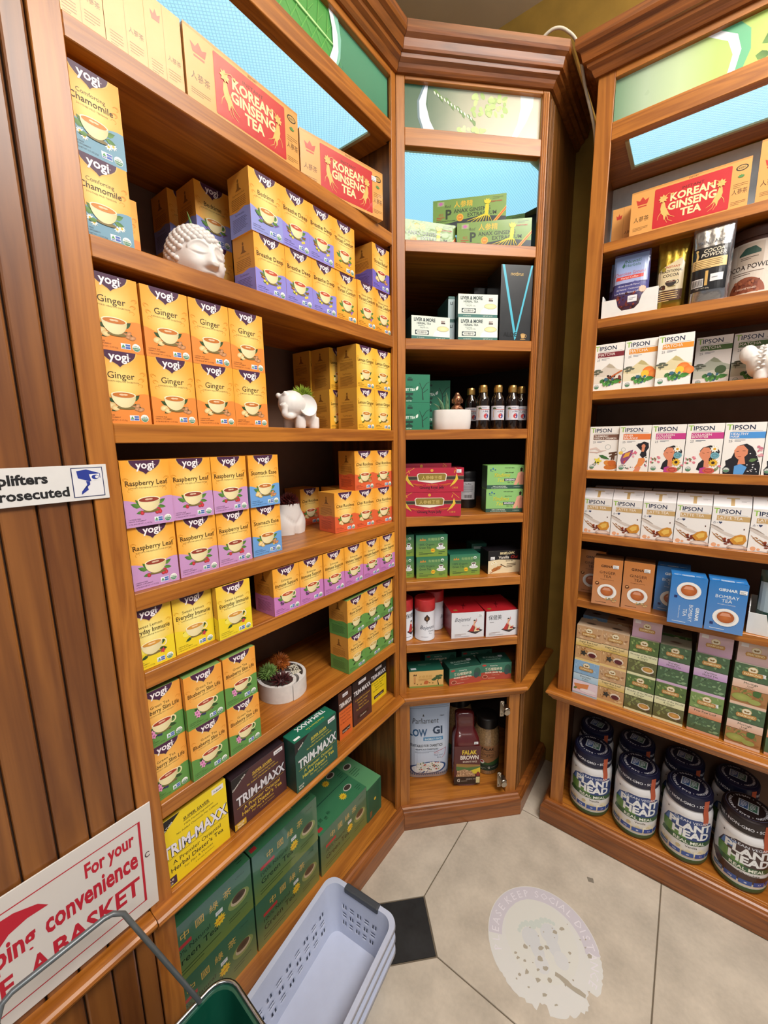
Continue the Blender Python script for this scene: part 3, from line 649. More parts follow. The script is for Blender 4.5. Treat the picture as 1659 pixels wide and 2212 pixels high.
# ------------------------------------------------------------------ other printed cartons
def root_shape(a, x, y, sc, c, flip=1):
    f = lambda P: [(x+flip*p*sc, y+q*sc) for p, q in P]
    a.poly(f([(-4, 30), (3, 31), (6, 18), (12, 6), (17, -6), (10, -2), (4, -14), (2, -2), (-3, 4), (-6, 16)]), c)
    for P in ([(-3, 8), (-9, 0), (-11, -10)], [(6, 0), (6, -12), (12, -22)], [(12, 0), (20, -8), (28, -12)], [(10, -4), (14, -16), (24, -22)], [(3, 14), (12, 12), (15, 20)]): a.line(f(P), [1.6*sc, 1.1*sc, .6*sc], c)
    for an in range(0, 360, 45): a.leaf(x+flip*(-1)*sc, y+40*sc, 11*sc, an, c, .28)
    a.line(f([(-1, 30), (-1, 44), (12, 50), (20, 46)]), .8*sc, c); a.ell(x+flip*20*sc, y+46*sc, 2.6*sc, 2.6*sc, c, 8)
def ginseng_art(w=258, h=115):
    a = Art(w, h); g = '#dda058'; a.rect(0, 0, w, h, g); a.rect(0, h-4, w, h, '#c98e4a')
    x0, x1 = w*.215, w*.855; a.rect(x0+3, 6, x1-3, h-9, '#c3242f'); a.rect(x0, 9, x1, h-12, '#c3242f')
    for x, y in ((x0+3, 9), (x1-3, 9), (x0+3, h-12), (x1-3, h-12)): a.ell(x, y, 3, 3, '#c3242f', 10)
    cx = (x0+x1)/2+3
    a.text('EXPORT', cx, h-7, 5.5, '#7a4020', res=1); a.text('INSTANT', cx, h-27, 9, '#5e1014', sx=1.3, res=1)
    for i, t in enumerate(('KOREAN', 'GINSENG', 'TEA')): a.text(t, cx, h-48-i*22, 25, '#f2dca8', bold=.035, fit=(96, 104, 50)[i])
    root_shape(a, x0+22, 36, 1.0, '#e8b96a', 1); root_shape(a, x1-20, 34, .95, '#e8b96a', -1)
    a.text('人蔘茶', w*.105, 36, 14, '#54381c', fit=36); a.text('人蔘茶', w*.93, 36, 13, '#54381c', fit=30)
    a.poly([(w*.06, 78), (w*.15, 78), (w*.165, 92), (w*.13, 88), (w*.105, 97), (w*.08, 88), (w*.045, 92)], '#c0392f'); a.rect(w*.065, 72, w*.145, 75, '#c0392f'); a.lines(w*.03, 20, w*.19, 3, 3.4, 1, '#7a5226', 4)
    a.ell(w*.93, 94, 12, 7, '#1d1a16', 18); a.ell(w*.93, 94, 9.5, 5, '#c9a05a', 16); a.text('KGTC', w*.93, 92, 5, '#1d1a16', bold=.02, res=1)
    for an in (60, 90, 120, 30, 150): a.leaf(w*.93, 72, 8, an, '#4e8a4a', .25)
    a.lines(w*.875, 58, w*.985, 3, 4, 1, '#7a5226', 2); a.lines(w*.87, 18, w*.985, 3, 3.4, 1, '#7a5226', 6); return a
def ginseng_end():
    a = Art(60, 115); a.rect(0, 0, 60, 115, '#dda058'); a.rect(29.5, 0, 30.3, 115, '#b47c3c')
    a.poly([(12, 84), (24, 84), (26, 96), (21, 92), (18, 100), (15, 92), (10, 96)], '#c0392f'); a.text('人蔘茶', 45, 40, 9, '#54381c', fit=22); a.lines(6, 24, 26, 5, 4, 1, '#8a6030', 4); a.lines(34, 26, 56, 4, 4, 1, '#8a6030', 9); return a
GIN = product('ginseng_tea_box', 256, 62, 114, '#dda058', '#cf9450', '#d09a58', ginseng_art(256, 114), mat=FILM)
GINE = product('ginseng_tea_box', 60, 250, 114, '#dda058', '#cf9450', '#d09a58', ginseng_end(), mat=FILM)
G1 = 'red and gold ginseng boxes'
for i, s in enumerate((-.778, -.717, -.6565)): put(GINE, at('L', s, .010, ZL['A']+.0005, jit(.7)), f'gold ginseng tea box turned end on, {ORD[i]} from left on the top shelf', 'tea box', 'gold boxes turned end on')
put(GIN, at('L', -.4965, .006, ZL['A']+.0005, .3), 'red and gold ginseng tea box beside the end-on gold boxes', 'tea box', G1)
put(GIN, at('L', -.2165, .006, ZL['A']+.0005, -11), 'red and gold ginseng tea box set askew at the top shelf end', 'tea box', G1, (88, 85))
put(GIN, at('R', .683, .012, ZR['1']+.0005, .5), 'red and gold ginseng tea box behind film on the right cabinet', 'tea box', G1)
GIN2 = product('ginseng_tea_box', 62, 250, 114, '#dda058', '#cf9450', '#d09a58', ginseng_end(), mat=FILM)
put(GIN2, at('R', .529, .075, ZR['1']+.0005, 1) @ Matrix.Scale(.72, 4, (0, 1, 0)), 'gold ginseng box end in the corner behind the red one', 'tea box', 'gold boxes turned end on')
GIN3 = product('ginseng_tea_box', 230, 62, 138, '#dda058', '#cf9450', '#d09a58', ginseng_art(230, 138), mat=FILM)
put(GIN3, at('R', .94, .006, ZR['1']+.0005, -1), 'tall gold ginseng tea box at the right edge of the top shelf', 'tea box', G1)
def panax_art(w=228, h=82):
    a = Art(w, h); a.rect(0, 0, w, h, '#7b9f50'); dk = '#22303a'
    a.poly([(0, 0), (w, 0), (w, 18), (w*.8, 24), (w*.62, 26), (w*.4, 20), (w*.22, 13), (0, 12)], dk)
    a.rect(14, h-18, 36, h-5, '#a9b48a'); a.poly([(25, h-17), (33, h-11), (25, h-6), (17, h-11)], '#c86fb4')
    a.text('Red', 46, h-24, 12, '#2b3a2c', shear=.25); a.text('P', 50, 26, 38, '#26382c', bold=.03); a.text('ANAX GINSENG', 66, 41, 15.5, '#26382c', 'l', bold=.015, fit=118); a.text('EXTRACTUM', w*.48, 27, 15.5, '#26382c', 'l', bold=.015, fit=96)
    a.text('人参精', w*.42, h-24, 20, '#e6bf3a', fit=78, bold=.01)
    a.text('純正', 26, 36, 8, '#b8402e', res=1); a.lines(12, 30, 40, 2, 5, 2, '#b8402e', 3); a.text('GENUINE PRODUCT OF CHINA', 10, 18, 5.2, '#26382c', 'l', bold=.02, res=1, fit=62)
    a.ell(86, 27, 11, 11, '#e8b03a', 20); a.ell(86, 27, 8, 8, '#d98a28', 18); a.text('500', 86, 25, 6, '#f6dc80', bold=.02, res=1)
    y = '#e4d22e'; x = w*.745
    a.poly([(x-5, 58), (x+5, 58), (x+6, 44), (x+2, 26), (x-6, 24), (x-7, 40)], y)
    for an in (40, 70, 100, 130): a.leaf(x, 58, 16, an, y, .28)
    for i, (ex, ey) in enumerate(((-62, 14), (-52, 8), (-40, 4), (-28, 2), (-16, 1), (-4, 1), (8, 2), (16, 6))): a.line([(x-2, 30), (x+ex*.45, 24-abs(i-3)*.4), (x+ex, ey)], [4, 2.4, .8], y)
    a.poly([(w-46, 0), (w-34, 0), (w, 36), (w, 47)], '#e8b83a'); a.poly([(w-42, 0), (w-37, 0), (w, 39), (w, 44)], '#d8542c')
    a.text('QUALITY FOR MAN', w-30, h-21, 6, '#c23a2e', bold=.02, res=1, fit=34); a.lines(w-42, h-8, w-6, 2, 3.6, 1, '#3a4a30', 3); return a
PAN = product('ginseng_extract_box', 228, 52, 81, '#7b9f50', '#6b8f48', '#86a85e', panax_art(), mat=GLOSS)
PANF = product('ginseng_extract_box', 228, 52, 81, '#7b9f50', '#6b8f48', '#86a85e', panax_art(), mat=printed('printed_loose_wrap', .4, coat=.45, crough=.16, bump=.7, bscale=40))
G2 = 'green ginseng extract boxes'
put(PANF, at('M', .092, .062, ZM['1']+.0005, 8), 'glossy green ginseng extract box, lower left, half behind the post', 'extract box', G2)
put(PAN, at('M', .3155, .034, ZM['1']+.0005, -15), 'green ginseng extract box at lower right, turned leftwards', 'extract box', G2)
put(PAN, at('M', .2475, .075, ZM['1']+.083, -18), 'green ginseng extract box lying across the two lower ones', 'extract box', G2)
put(PAN, at('M', .09, .20, ZM['1']+.0005, 4), 'shaded green ginseng extract box behind the lower left one', 'extract box', G2)
put(PAN, at('M', .36, .185, ZM['1']+.0005, -24), 'green ginseng extract box standing behind at the right wall', 'extract box', G2); put(PAN, at('M', .365, .19, ZM['1']+.083, -26), 'green ginseng extract box topmost at the right wall', 'extract box', G2)
# herbal tea cartons of the corner cabinet
def liver_art(w=130, h=69):
    a = Art(w, h); a.rect(0, 0, w, h, '#d9e4da'); a.rect(0, 0, w, 10, '#39716a'); dk = '#20343a'
    a.text("LIVER & MORE", 8, h-16, 14, dk, 'l', bold=.035, fit=72); a.text('HERBAL TEA', 18, h-25, 8.5, dk, 'l', bold=.02, fit=50); a.lines(22, h-30, 60, 1, 3, 1, '#607a78', 2); a.text('Ming Mu Cha', 42, h-36, 5.4, dk, shear=.2, res=1)
    a.rect(12, 14, 58, 27, dk); a.poly([(14, 20), (18, 15.5), (52, 15.5), (56, 20), (52, 25.5), (18, 25.5)], '#e6ece4'); a.text('明目養肝茶', 35, 17.5, 8, dk, fit=32)
    a.rect(100, h-20, 114, h-16, '#4a3030'); a.text('BEST', 107, h-15, 6, '#7a2a2a', bold=.03, res=1)
    a.poly([(72, 10), (76, 22), (84, 28), (128, 28), (130, 22), (130, 10)], '#f0f3ee'); a.ell(106, 34, 22, 9, '#f4f6f2', 20); a.ell(106, 34, 21, 8.4, '#8aa49c', 20); a.ell(106, 34, 20, 7.6, '#e4d596', 20, c2='#efe7bc')
    a.text('40 TEA BAGS', 30, 3.4, 4.4, '#d9e4da', res=1); a.text('NET WT 2.8 OZ', 98, 3.4, 4.4, '#d9e4da', res=1); return a
LIV = product('herbal_tea_box', 130, 92, 69, '#d9e4da', '#31504f', '#39716a', liver_art())
G3 = 'pale green herbal tea boxes'
put(LIV, at('M', .110, .014, ZM['2']+.0004, 9), 'white and green herbal tea box standing alone at left', 'tea box', G3)
put(LIV, at('M', .264, .012, ZM['2']+.0004, -1), 'white and green herbal tea box, lower of two beside the black box', 'tea box', G3); put(LIV, at('M', .2625, .014, ZM['2']+.0698, -.4), 'white and green herbal tea box, upper of two beside the black box', 'tea box', G3)
LIVS = product('herbal_tea_box', 22, 130, 69, '#3d6664', '#31504f', '#39716a', Art(22, 69).rect(0, 0, 22, 60, '#9fb4ba').text('LI', 11, 44, 12, '#20343a', bold=.03))
for k, nm in ((0, 'lower'), (1, 'upper')): put(LIVS, at('M', .184, .04, ZM['2']+.0004+.0695*k, 0), f'narrow end of a herbal tea box, {nm} of two in the gap', 'tea box', G3)
put(LIV, at('M', .09, .15, ZM['2']+.0004, 12), 'dark herbal tea box behind the lone white one', 'tea box', G3)
a = Art(106, 226); a.rect(0, 0, 106, 226, '#26282b'); b = '#4fb6d0'
a.poly([(3, 226), (11, 226), (56, 20), (52, 2)], b); a.poly([(99, 226), (105, 226), (56, 8), (52, 2), (54, 26)], b)
a.text('nvstbrus', 52, 195, 16, '#d9b766', shear=.2, fit=42); a.text('ALOE', 36, 14, 18, '#141516', bold=.03, fit=60); a.ell(80, 20, 8, 4, '#b8925a', 12); a.ring(89, 16, 4, 5, 1.6, '#b8925a', 12); a.poly([(72, 20), (88, 20), (85, 9), (75, 9)], '#c9a468'); a.ell(80, 6, 10, 1.6, '#b8925a', 12)
ALO = product('coffee_gift_box', 106, 110, 226, '#26282b', '#1c1d20', '#303337', a, mat=GLOSS)
put(ALO, at('M', .3865, .008, ZM['2']+.0004, .5), 'tall black box with a turquoise V', 'gift box')
b2 = Art(30, 170); b2.rect(0, 0, 30, 170, '#1c1d20'); b2.rect(8, 20, 13, 165, '#3f93a8'); ALB = product('coffee_gift_box', 60, 60, 200, '#1c1d20', None, None, b2, mat=GLOSS)
put(ALB, at('M', .32, .13, ZM['2']+.0004, 0), 'black box with turquoise stripe in shadow behind the tall one', 'gift box')
def diet_art(w=130, h=88):
    a = Art(w, h); a.rect(0, 0, w, h, '#1f7a5a'); k = '#0d3a2c'; wv = '#dcebe2'
    a.rect(w*.35, h-20, w*.5, h-13, k); a.text('BEST', w*.43, h-12, 6, k, bold=.03, res=1); a.text('DIETARY', w*.42, 47, 7, k, fit=30, res=1); a.text('DIET TEA', w*.40, 36, 12, wv, bold=.03, fit=46); a.leaf(w*.6, 38, 16, 60, wv, .3)
    a.poly([(w*.28, 30), (w*.52, 30), (w*.5, 22), (w*.3, 22)], k); a.rect(w*.38, 17, w*.42, 23, k); a.ell(w*.4, 16, 10, 3, k, 12); a.rect(w*.3, 9, w*.5, 15, k); a.line([(w*.8, 8), (w*.78, 40), (w*.9, 60), (w, 66)], [5, 3, 2, 1], k); a.line([(w*.78, 40), (w*.7, 62)], 2, k); a.line([(w*.8, 30), (w*.94, 42)], 2, k); a.text('BETTER', w*.4, 3, 6, wv, res=1); return a
DIE = product('diet_tea_box', 130, 90, 88, '#1f7a5a', '#17604a', '#1c6a50', diet_art())
G4 = 'dark green diet tea boxes'
for k, nm in ((0, 'lower'), (1, 'upper')):
    put(DIE, at('M', .056, .036, ZM['3']+.0004+k*.0885, 3) @ Matrix.Scale(.9, 4, (1, 0, 0)), f'green diet tea box, {nm} of the stack against the left post', 'tea box', G4)
    put(DIE, at('M', .155, .165, ZM['3']+.0004+k*.0885, -6), f'green diet tea box in shadow behind the oval planter, {nm} of two', 'tea box', G4)
def jelly_art(w=205, h=81):
    a = Art(w, h); r = '#b81f3c'; a.rect(0, 0, w, h, r); a.rect(0, h*.50, w, h*.66, '#8f8a5a'); a.rect(0, h*.52, w, h*.64, '#3a2f28'); cx = w*.48
    P = [(cx-50, h*.72), (cx-44, h*.78), (cx+44, h*.78), (cx+50, h*.72), (cx+47, h*.46), (cx, h*.36), (cx-47, h*.46)]
    a.poly(P, '#f0ece0'); a.poly([(cx+(x-cx)*.95, h*.61+(y-h*.61)*.88) for x, y in P[:5]]+[(cx-46*.95, h*.49)], '#8f7a30'); a.text('人參蜂王漿', cx, h*.53, 14, '#e0c878', fit=72)
    a.ell(cx, h*.89, 5, 5, '#d8a03a', 14); a.text('SUPER STRENGTH', cx, h*.28, 4.6, '#e8a03a', bold=.02, res=1, fit=40); a.text('Ginseng Royal Jelly', cx, h*.14, 12, '#2a0c12', bold=.02, fit=82)
    for f, x0 in ((1, cx-78), (-1, cx+78)):
        a.line([(x0, h*.9), (x0+f*3, h*.78)], 3, '#d8902e')
        for i in range(7): a.line([(x0-f*4, h*.74), (x0-f*(9-i*1.3), h*.54), (x0+f*(2+i*2.6), h*(.34-.02*i))], [1.6, 2.2, .9], '#e2b62a' if i % 2 else '#f0d04a')
        for i in range(4): a.line([(x0+f*12, h*.36), (x0+f*(34+i*7), h*(.24+.02*i))], .9, '#e0742e')
    a.line([(6, h*.75), (40, h)], 1.4, '#e0a03a'); a.line([(w-6, h*.75), (w-30, h)], 1.4, '#e0a03a'); a.text('口服液', w*.86, h*.14, 7, '#e0a03a', res=1); a.lines(w*.4, h*.05, w*.7, 1, 2, 1, '#8a1830', 2); return a
JEL = product('royal_jelly_box', 205, 75, 81, '#b81f3c', '#8a1830', '#9a2440', jelly_art(), mat=FILM)
G5 = 'crimson royal jelly boxes'
put(JEL, at('M', .1115, .006, ZM['4']+.0005, -7.4), 'crimson royal jelly box, lower of the front pair', 'tonic box', G5); put(JEL, at('M', .1195, .007, ZM['4']+.0825, -6.5), 'crimson royal jelly box, upper of the front pair with a price sticker', 'tonic box', G5, (78, 64))
for k, nm in ((0, 'lower'), (1, 'upper')): put(JEL, at('M', .105, .098, ZM['4']+.0005+k*.092, -5), f'dark crimson royal jelly box at the back, {nm}', 'tonic box', G5)
def hind_art(t, w=128, h=82):
    a = Art(w, h); a.rect(0, 0, w, h, '#8cc274'); a.rect(0, 0, w, 13, '#33564c'); y = '#d8d23a'; dk = '#20301c'
    a.text('100% NATURAL', 78, h-11, 5, dk, bold=.03, res=1); a.text(t, 78, h-27, 5, dk, bold=.03, shear=.2, res=1); a.ell(20, h-12, 3, 4, '#3b74a8', 8); a.ell(12, h-16, 3, 2.4, '#2a5a80', 8); a.ell(28, h-16, 3, 2.4, '#2a5a80', 8); a.lines(10, h-22, 30, 1, 2, 1.4, '#2a5a80', 1)
    a.text('Yindimo', 50, 41, 20, '#8a7a1a', shear=.35, fit=58); a.text('Yindimo', 49.4, 41.6, 20, y, shear=.35, fit=58); a.text('Tea', 46, 24, 18, y, shear=.35); a.rect(60, 27, 100, 36, '#3a4a52'); a.text('GINSENG', 80, 29, 8, '#e8eef0', bold=.02, fit=34); a.text('Slim Tea', 82, 20, 6, dk, bold=.02, shear=.2, res=1)
    s = '#e0a48c'; a.poly([(94, 13), (98, 26), (104, 40), (107, 54), (114, 58), (120, 60), (128, 56), (128, 20), (120, 14), (112, 26), (104, 13)], s); a.poly([(112, 14), (110, 40), (118, 52), (128, 48), (128, 14)], mix(s, '#c07a60', .35)); a.line([(119, 16), (118, 40), (121, 56)], .9, '#b06a58'); a.poly([(116, 60), (122, 60), (124, 70), (119, 74), (115, 70)], '#2a1c18')
    a.text('SLIM & COMFORTABLE', 44, 7, 4.6, '#d8e6d8', bold=.03, res=1); a.text('NO LAXATIVE & NO EXCESSIVE', 44, 2, 4, '#d8e6d8', res=1, bold=.02); a.text('30 TEA BAGS', 106, 5, 4, '#d8e6d8', res=1); return a
H1 = product('slimming_tea_box', 128, 68, 82, '#8cc274', '#3f6a4a', '#8ccf6a', hind_art('Extra Strength')); H2 = product('slimming_tea_box', 128, 68, 82, '#8cc274', '#3f6a4a', '#8ccf6a', hind_art('Extra Power'))
put(H2, at('M', .3835, .032, ZM['4']+.0004, -8), 'light green slimming tea box, lower of two', 'tea box', 'light green slimming tea boxes'); put(H1, at('M', .3855, .034, ZM['4']+.0832, -6), 'light green slimming tea box, upper of two', 'tea box', 'light green slimming tea boxes')
def organ_art(w=112, h=78):
    a = Art(w, h); a.vgrad(0, 0, w, h, '#86a23a', '#2c7a5e'); dk = '#123a34'
    a.poly([(12, h-20), (16, h-12), (20, h-18), (24, h-10), (28, h-18), (32, h-13), (35, h-20)], '#c98a3a'); a.text('有機綠茶', 64, h-20, 11, '#a8c47c', fit=48)
    a.text('100% Organic', 10, h-38, 11, dk, 'l', fit=56); a.text('Green Tea', 10, h-49, 11, dk, 'l', fit=42, bold=.006); a.star(60, 22, 9, 9, '#ecc22c', .7); a.text('NEW', 60, 20.5, 5, '#c03a22', bold=.03, res=1)
    a.ell(93, h-14, 6, 5, '#eef2ee', 14); a.ell(93, h-15, 4.6, 2.4, '#3f8a5a', 10); a.lines(86, h-25, 101, 1, 3, 2.4, dk, 3)
    a.ell(88, h-48, 16, 6, '#eef0f0', 18); a.ell(88, h-47, 12, 4, '#d4dadc', 16); a.poly([(79, h-34), (97, h-34), (94, h-46), (82, h-46)], '#f2f4f4'); a.ell(88, h-34, 9, 3.4, '#f6f8f8', 14); a.ell(88, h-34.4, 7.6, 2.5, '#4a2a1a', 14); a.star(88, h-41, 2.6, 5, '#4a6ab0', .5)
    a.lines(10, 16, 34, 1, 3, 1.4, dk, 2); a.lines(10, 11, 70, 2, 4, 1.4, dk, 4); a.lines(80, 15, 104, 2, 6, 1.6, dk, 5); return a
ORG = product('green_tea_box', 112, 72, 78, '#57905a', '#1f5a4a', '#2a6e58', organ_art(), mat=GLOSS)
G6 = 'small organic green tea boxes'
for s, o, z, r, l in ((.125, .032, 0, -1.5, 'lower of the middle stack'), (.1235, .032, .0784, -1, 'upper of the middle stack'), (.248, .039, 0, 0, 'standing alone beside the black chai box'), (.0185, .047, 0, 0, 'lower of the stack cut by the left post'), (.0185, .047, .0784, 0, 'upper of the stack cut by the left post')):
    put(ORG, at('M', s, o, ZM['5']+.0004+z, r) @ Matrix.Scale(.8 if s < .1 else 1, 4, (1, 0, 0)), f'small green organic tea box, {l}', 'tea box', G6)
a = Art(125, 84); a.rect(0, 0, 125, 84, '#e8d9b4'); a.poly([(0, 48), (40, 52), (125, 46), (125, 84), (0, 84)], '#1c1a1c')
a.text('BIGELOW.', 74, 70, 12.5, '#efe0ae', bold=.03, fit=68); a.text('Vanilla', 60, 54, 15.5, '#efe7d8', bold=.012, fit=44); a.text('Chai', 100, 54, 15, '#b8322c', shear=.25, bold=.01); a.text('BLACK TEA', 82, 43, 5.4, '#4a3420', bold=.03, res=1)
for x, y, an in ((26, 18, 25), (32, 14, 20), (22, 12, 30), (36, 22, 15)): a.line([(x-16*math.cos(math.radians(an)), y-16*math.sin(math.radians(an))), (x+16*math.cos(math.radians(an)), y+16*math.sin(math.radians(an)))], 6, '#a8642c'); a.line([(x-16*math.cos(math.radians(an)), y+1-16*math.sin(math.radians(an))), (x+16*math.cos(math.radians(an)), y+1+16*math.sin(math.radians(an)))], 1.6, '#cf9050')
for x, y in ((16, 38), (24, 42), (30, 36), (10, 10)): a.star(x, y, 7, 5, '#f4efdc', .5); a.ell(x, y, 2, 2, '#d8b83a', 7)
a.line([(48, 34), (62, 26), (72, 22)], [2.4, 2, 1], '#4a2a18'); a.lines(72, 34, 112, 3, 6, 1.6, '#5a452c', 4)
BIG = product('chai_tea_box', 125, 70, 84, '#1c1a1c', '#18161a', '#1c1a1e', a, mat=GLOSS)
put(BIG, at('M', .3965, .040, ZM['5']+.0004, 3), 'black and cream vanilla chai tea box', 'tea box', None, (-54, 52))
BGR = product('green_tea_box', 60, 60, 90, '#1d4a3e', None, None, Art(60, 90).rect(8, 70, 40, 80, '#7a8a86'), mat=GLOSS); put(BGR, at('M', .335, .13, ZM['5']+.0004, 0), 'dark green box in shadow behind the chai tea', 'tea box')
def boj_art(cn, w=122, h=98):
    a = Art(w, h); a.rect(0, 0, w, h, '#dfe2ea')
    if cn: a.text('保健美', 34, h-32, 20, '#24262e', fit=50); a.lines(14, h-44, 40, 1, 3, 2, '#6a6a74', 2)
    else: a.text('Bojenmi', 40, h-34, 22, '#24304a', shear=.3, fit=56); a.text('Chinese Tea', 52, h-52, 5, '#24304a', res=1)
    x = 84; a.poly([(x-26, 24), (x+6, 12), (x+34, 26), (x+4, 40)], '#3a3236'); a.poly([(x-18, 25), (x-2, 22), (x+4, 44), (x-4, 50)], '#b8322e'); a.poly([(x, 22), (x+22, 24), (x+14, 34), (x+6, 44)], '#e6d2a6'); a.poly([(x-3, 44), (x+5, 44), (x+4, 58), (x-1, 58)], '#e0b090'); a.line([(x+3, 54), (x+10, 66), (x+8, 72)], [3, 2.4, 1.4], '#c0392f'); a.ell(x+2, 62, 4, 4.4, '#e6c0a0', 10); a.ell(x+2, 66, 4.4, 2.6, '#1e1a1e', 10); a.ell(x+14, 30, 6, 4, '#b8322e', 10); a.ell(x+20, 36, 3, 3, '#e0b090', 8)
    a.lines(12, 14, 60, 2, 5, 1.4, '#8a6a5a', 4); a.lines(12, 5, 110, 1, 3, 1.2, '#7a7a86', 5); return a
t = Art(122, 150); t.rect(0, 0, 122, 150, '#b2222a'); t.ell(20, 22, 8, 6, '#8a7a3a', 14); t.line([(52, 30), (60, 60), (72, 84)], 3, '#6a1218'); t.star(62, 60, 12, 6, '#6a1218', .4)
BJ1 = product('slimming_tea_box', 122, 152, 98, '#dfe2ea', '#8a2026', '#b2222a', boj_art(0), top=t, mat=GLOSS); BJ2 = product('slimming_tea_box', 122, 152, 98, '#dfe2ea', '#8a2026', '#b2222a', boj_art(1), top=t, mat=GLOSS)
put(BJ1, at('M', .2565, .018, ZM['6']+.0004, -1), 'white tea box with red top and cursive lettering', 'tea box', 'white tea boxes with red tops', (38, 80)); put(BJ2, at('M', .384, .012, ZM['6']+.0004, 1), 'white tea box with red top and black Chinese characters', 'tea box', 'white tea boxes with red tops')
def guava_art(w=128, h=69):
    a = Art(w, h); a.rect(0, 0, w, h, '#b14d3e'); a.poly([(0, 30), (w*.45, 36), (w, 20), (w, h), (0, h)], '#3d7a66'); a.ell(14, h-9, 9, 4, '#c0403a', 12); a.text('Herbal Tea', 54, h-14, 7, '#dfe8dc', bold=.02, res=1); a.text('番石榴葉綠茶', 54, h-30, 13, '#e8e2c8', fit=72, bold=.012); a.text('GUAVA LEAVES TEA.', 54, h-42, 8, '#efe9d8', bold=.035, fit=74); a.text('Help Boost Slim', 62, h-51, 5, '#e2c8a0', res=1)
    a.ell(18, 13, 11, 7, '#d8a890', 16); a.ell(18, 13, 9, 5.4, '#8a3a2a', 14); a.ell(w-16, 40, 14, 20, '#2c5a4c', 14); a.ell(w-20, 30, 10, 12, '#3a4f52', 12); a.lines(30, 6, 80, 1, 3, 1.4, '#e0c0a8', 2); return a
t = Art(128, 70); t.rect(0, 0, 128, 70, '#1c4a3c'); t.text('番石榴葉綠茶', 60, 34, 14, '#9ab8a8', fit=80); t.text('GUAVA LEAVES TEA', 60, 22, 7, '#9ab8a8', res=1, bold=.02); t.rect(88, 40, 106, 52, '#c8d4d8')
GUA = product('guava_tea_box', 128, 72, 69, '#b14d3e', '#1c4a3c', '#1c4a3c', guava_art(), top=t)
put(GUA, at('M', .2545, .026, ZM['G']+.0004, 6), 'green and brick guava leaf tea box, middle of the ledge', 'tea box', 'guava leaf tea boxes'); put(GUA, at('M', .3795, .036, ZM['G']+.0004, -3) @ Matrix.Scale(.93, 4, (1, 0, 0)), 'green and brick guava leaf tea box at the right post', 'tea box', 'guava leaf tea boxes')
for i, s in enumerate((.19, .34)): put(GUA, at('M', s, .135, ZM['G']+.0004, 2), f'shaded guava leaf tea box in the back row, {ORD[i]} from left', 'tea box', 'guava leaf tea boxes')
a = Art(128, 66); a.rect(0, 0, 128, 66, '#dcb46e'); a.rect(0, 0, 128, 7, '#8a9a4a'); a.text('老樹烏龍', 60, 38, 13, '#c89a50', fit=56); a.lines(34, 32, 84, 2, 5, 1.6, '#a87838', 2); a.poly([(54, 14), (66, 12), (74, 20), (66, 28), (56, 24)], '#c06a3a')
a.line([(110, 7), (106, 24), (112, 34)], [4, 3, 1.6], '#2c3a20')
for x, y in ((98, 34), (106, 42), (116, 44), (112, 34), (92, 30)): a.ell(x, y, 9, 4.6, '#3a5a34', 10)
for x in (20, 30, 44, 76, 88): a.star(x, 12+(x % 7), 4, 5, '#7a5a24', .4)
a.poly([(14, 48), (18, 56), (22, 50), (26, 56), (28, 48)], '#5a3a1a'); a.line([(18, 20), (18, 44)], 1.4, '#b05030'); a.line([(22, 20), (22, 44)], 1.4, '#b05030')
t = Art(128, 70); t.rect(0, 0, 128, 70, '#1d5a48'); t.rect(8, 10, 28, 22, '#c8d4d8'); t.lines(40, 44, 90, 2, 6, 2, '#7aa08c', 2)
ORI = product('oolong_tea_box', 128, 72, 66, '#dcb46e', '#1d5a48', '#1d5a48', a, top=t); put(ORI, at('M', .106, .028, ZM['G']+.0004, -2), 'sand yellow tea box with a dark green tree at the left post', 'tea box')
# wide diet tea boxes on the left ledge
def trim_art(w, h, bg, tx, ttl, tagt, pk, small=False, dark='#1d1a1c'):
    a = Art(w, h); a.rect(0, 0, w, h, bg)
    a.poly([(0, h), (0, h*.76), (w*.33, h)], dark); a.text(tagt, w*.13, h*.86, 6.6, '#e8e4dc', rot=33, res=1, fit=44, bold=.02)
    a.rect(w*.78, h*.88, w*.96, h*.96, '#e8e4e6'); a.text('70 BAGS', w*.87, h*.90, 5, '#3a3a50', bold=.03, res=1, fit=24); cx = w*.52
    if not small:
        a.text('SUPER SAVER', w*.55, h*.83, 9.6, tx, bold=.02, fit=58); a.rect(w*.36, h*.815, w*.74, h*.822, tx)
        a.text('100% Herbal Ingredients', w*.58, h*.755, 6.6, tx, fit=84); a.text('No Added Chemicals-No Caffeine', w*.56, h*.69, 6.6, tx, fit=106)
    a.text('TRIM-MAXX', cx+.8, h*.435, h*.24, dark, bold=.055, fit=w*.95); a.text('TRIM-MAXX', cx, h*.44, h*.24, ttl, bold=.03, fit=w*.92)
    a.rect(w*.06, h*.405, w*.95, h*.41, tx); a.text('A Premier Oriental', cx, h*.30, 13.5, tx, fit=w*.78, bold=.006); a.text("Herbal Dieter's Tea", cx, h*.20, 14.5, tx, fit=w*.86, bold=.012); a.text('For Men & Women', cx, h*.13, 8, tx, fit=w*.5)
    a.text('A Specially Formulated', w*.6, h*.07, 4.6, tx, fit=60, res=1); a.rect(0, h*.02, w*.2, h*.14, pk); a.text('VALUE', w*.1, h*.085, 6.2, '#e8e0d0', bold=.03, res=1, fit=w*.17); a.text('PACK', w*.1, h*.035, 6.2, '#e8e0d0', bold=.03, res=1, fit=w*.15); return a
G7 = 'wide diet tea boxes'
TY = product('diet_tea_box', 152, 42, 156, '#ecd020', '#3a3020', '#c9a820', trim_art(152, 156, '#ecd020', '#3a2e1c', '#e6e2ee', 'Lemon Twist', '#3a2440'))
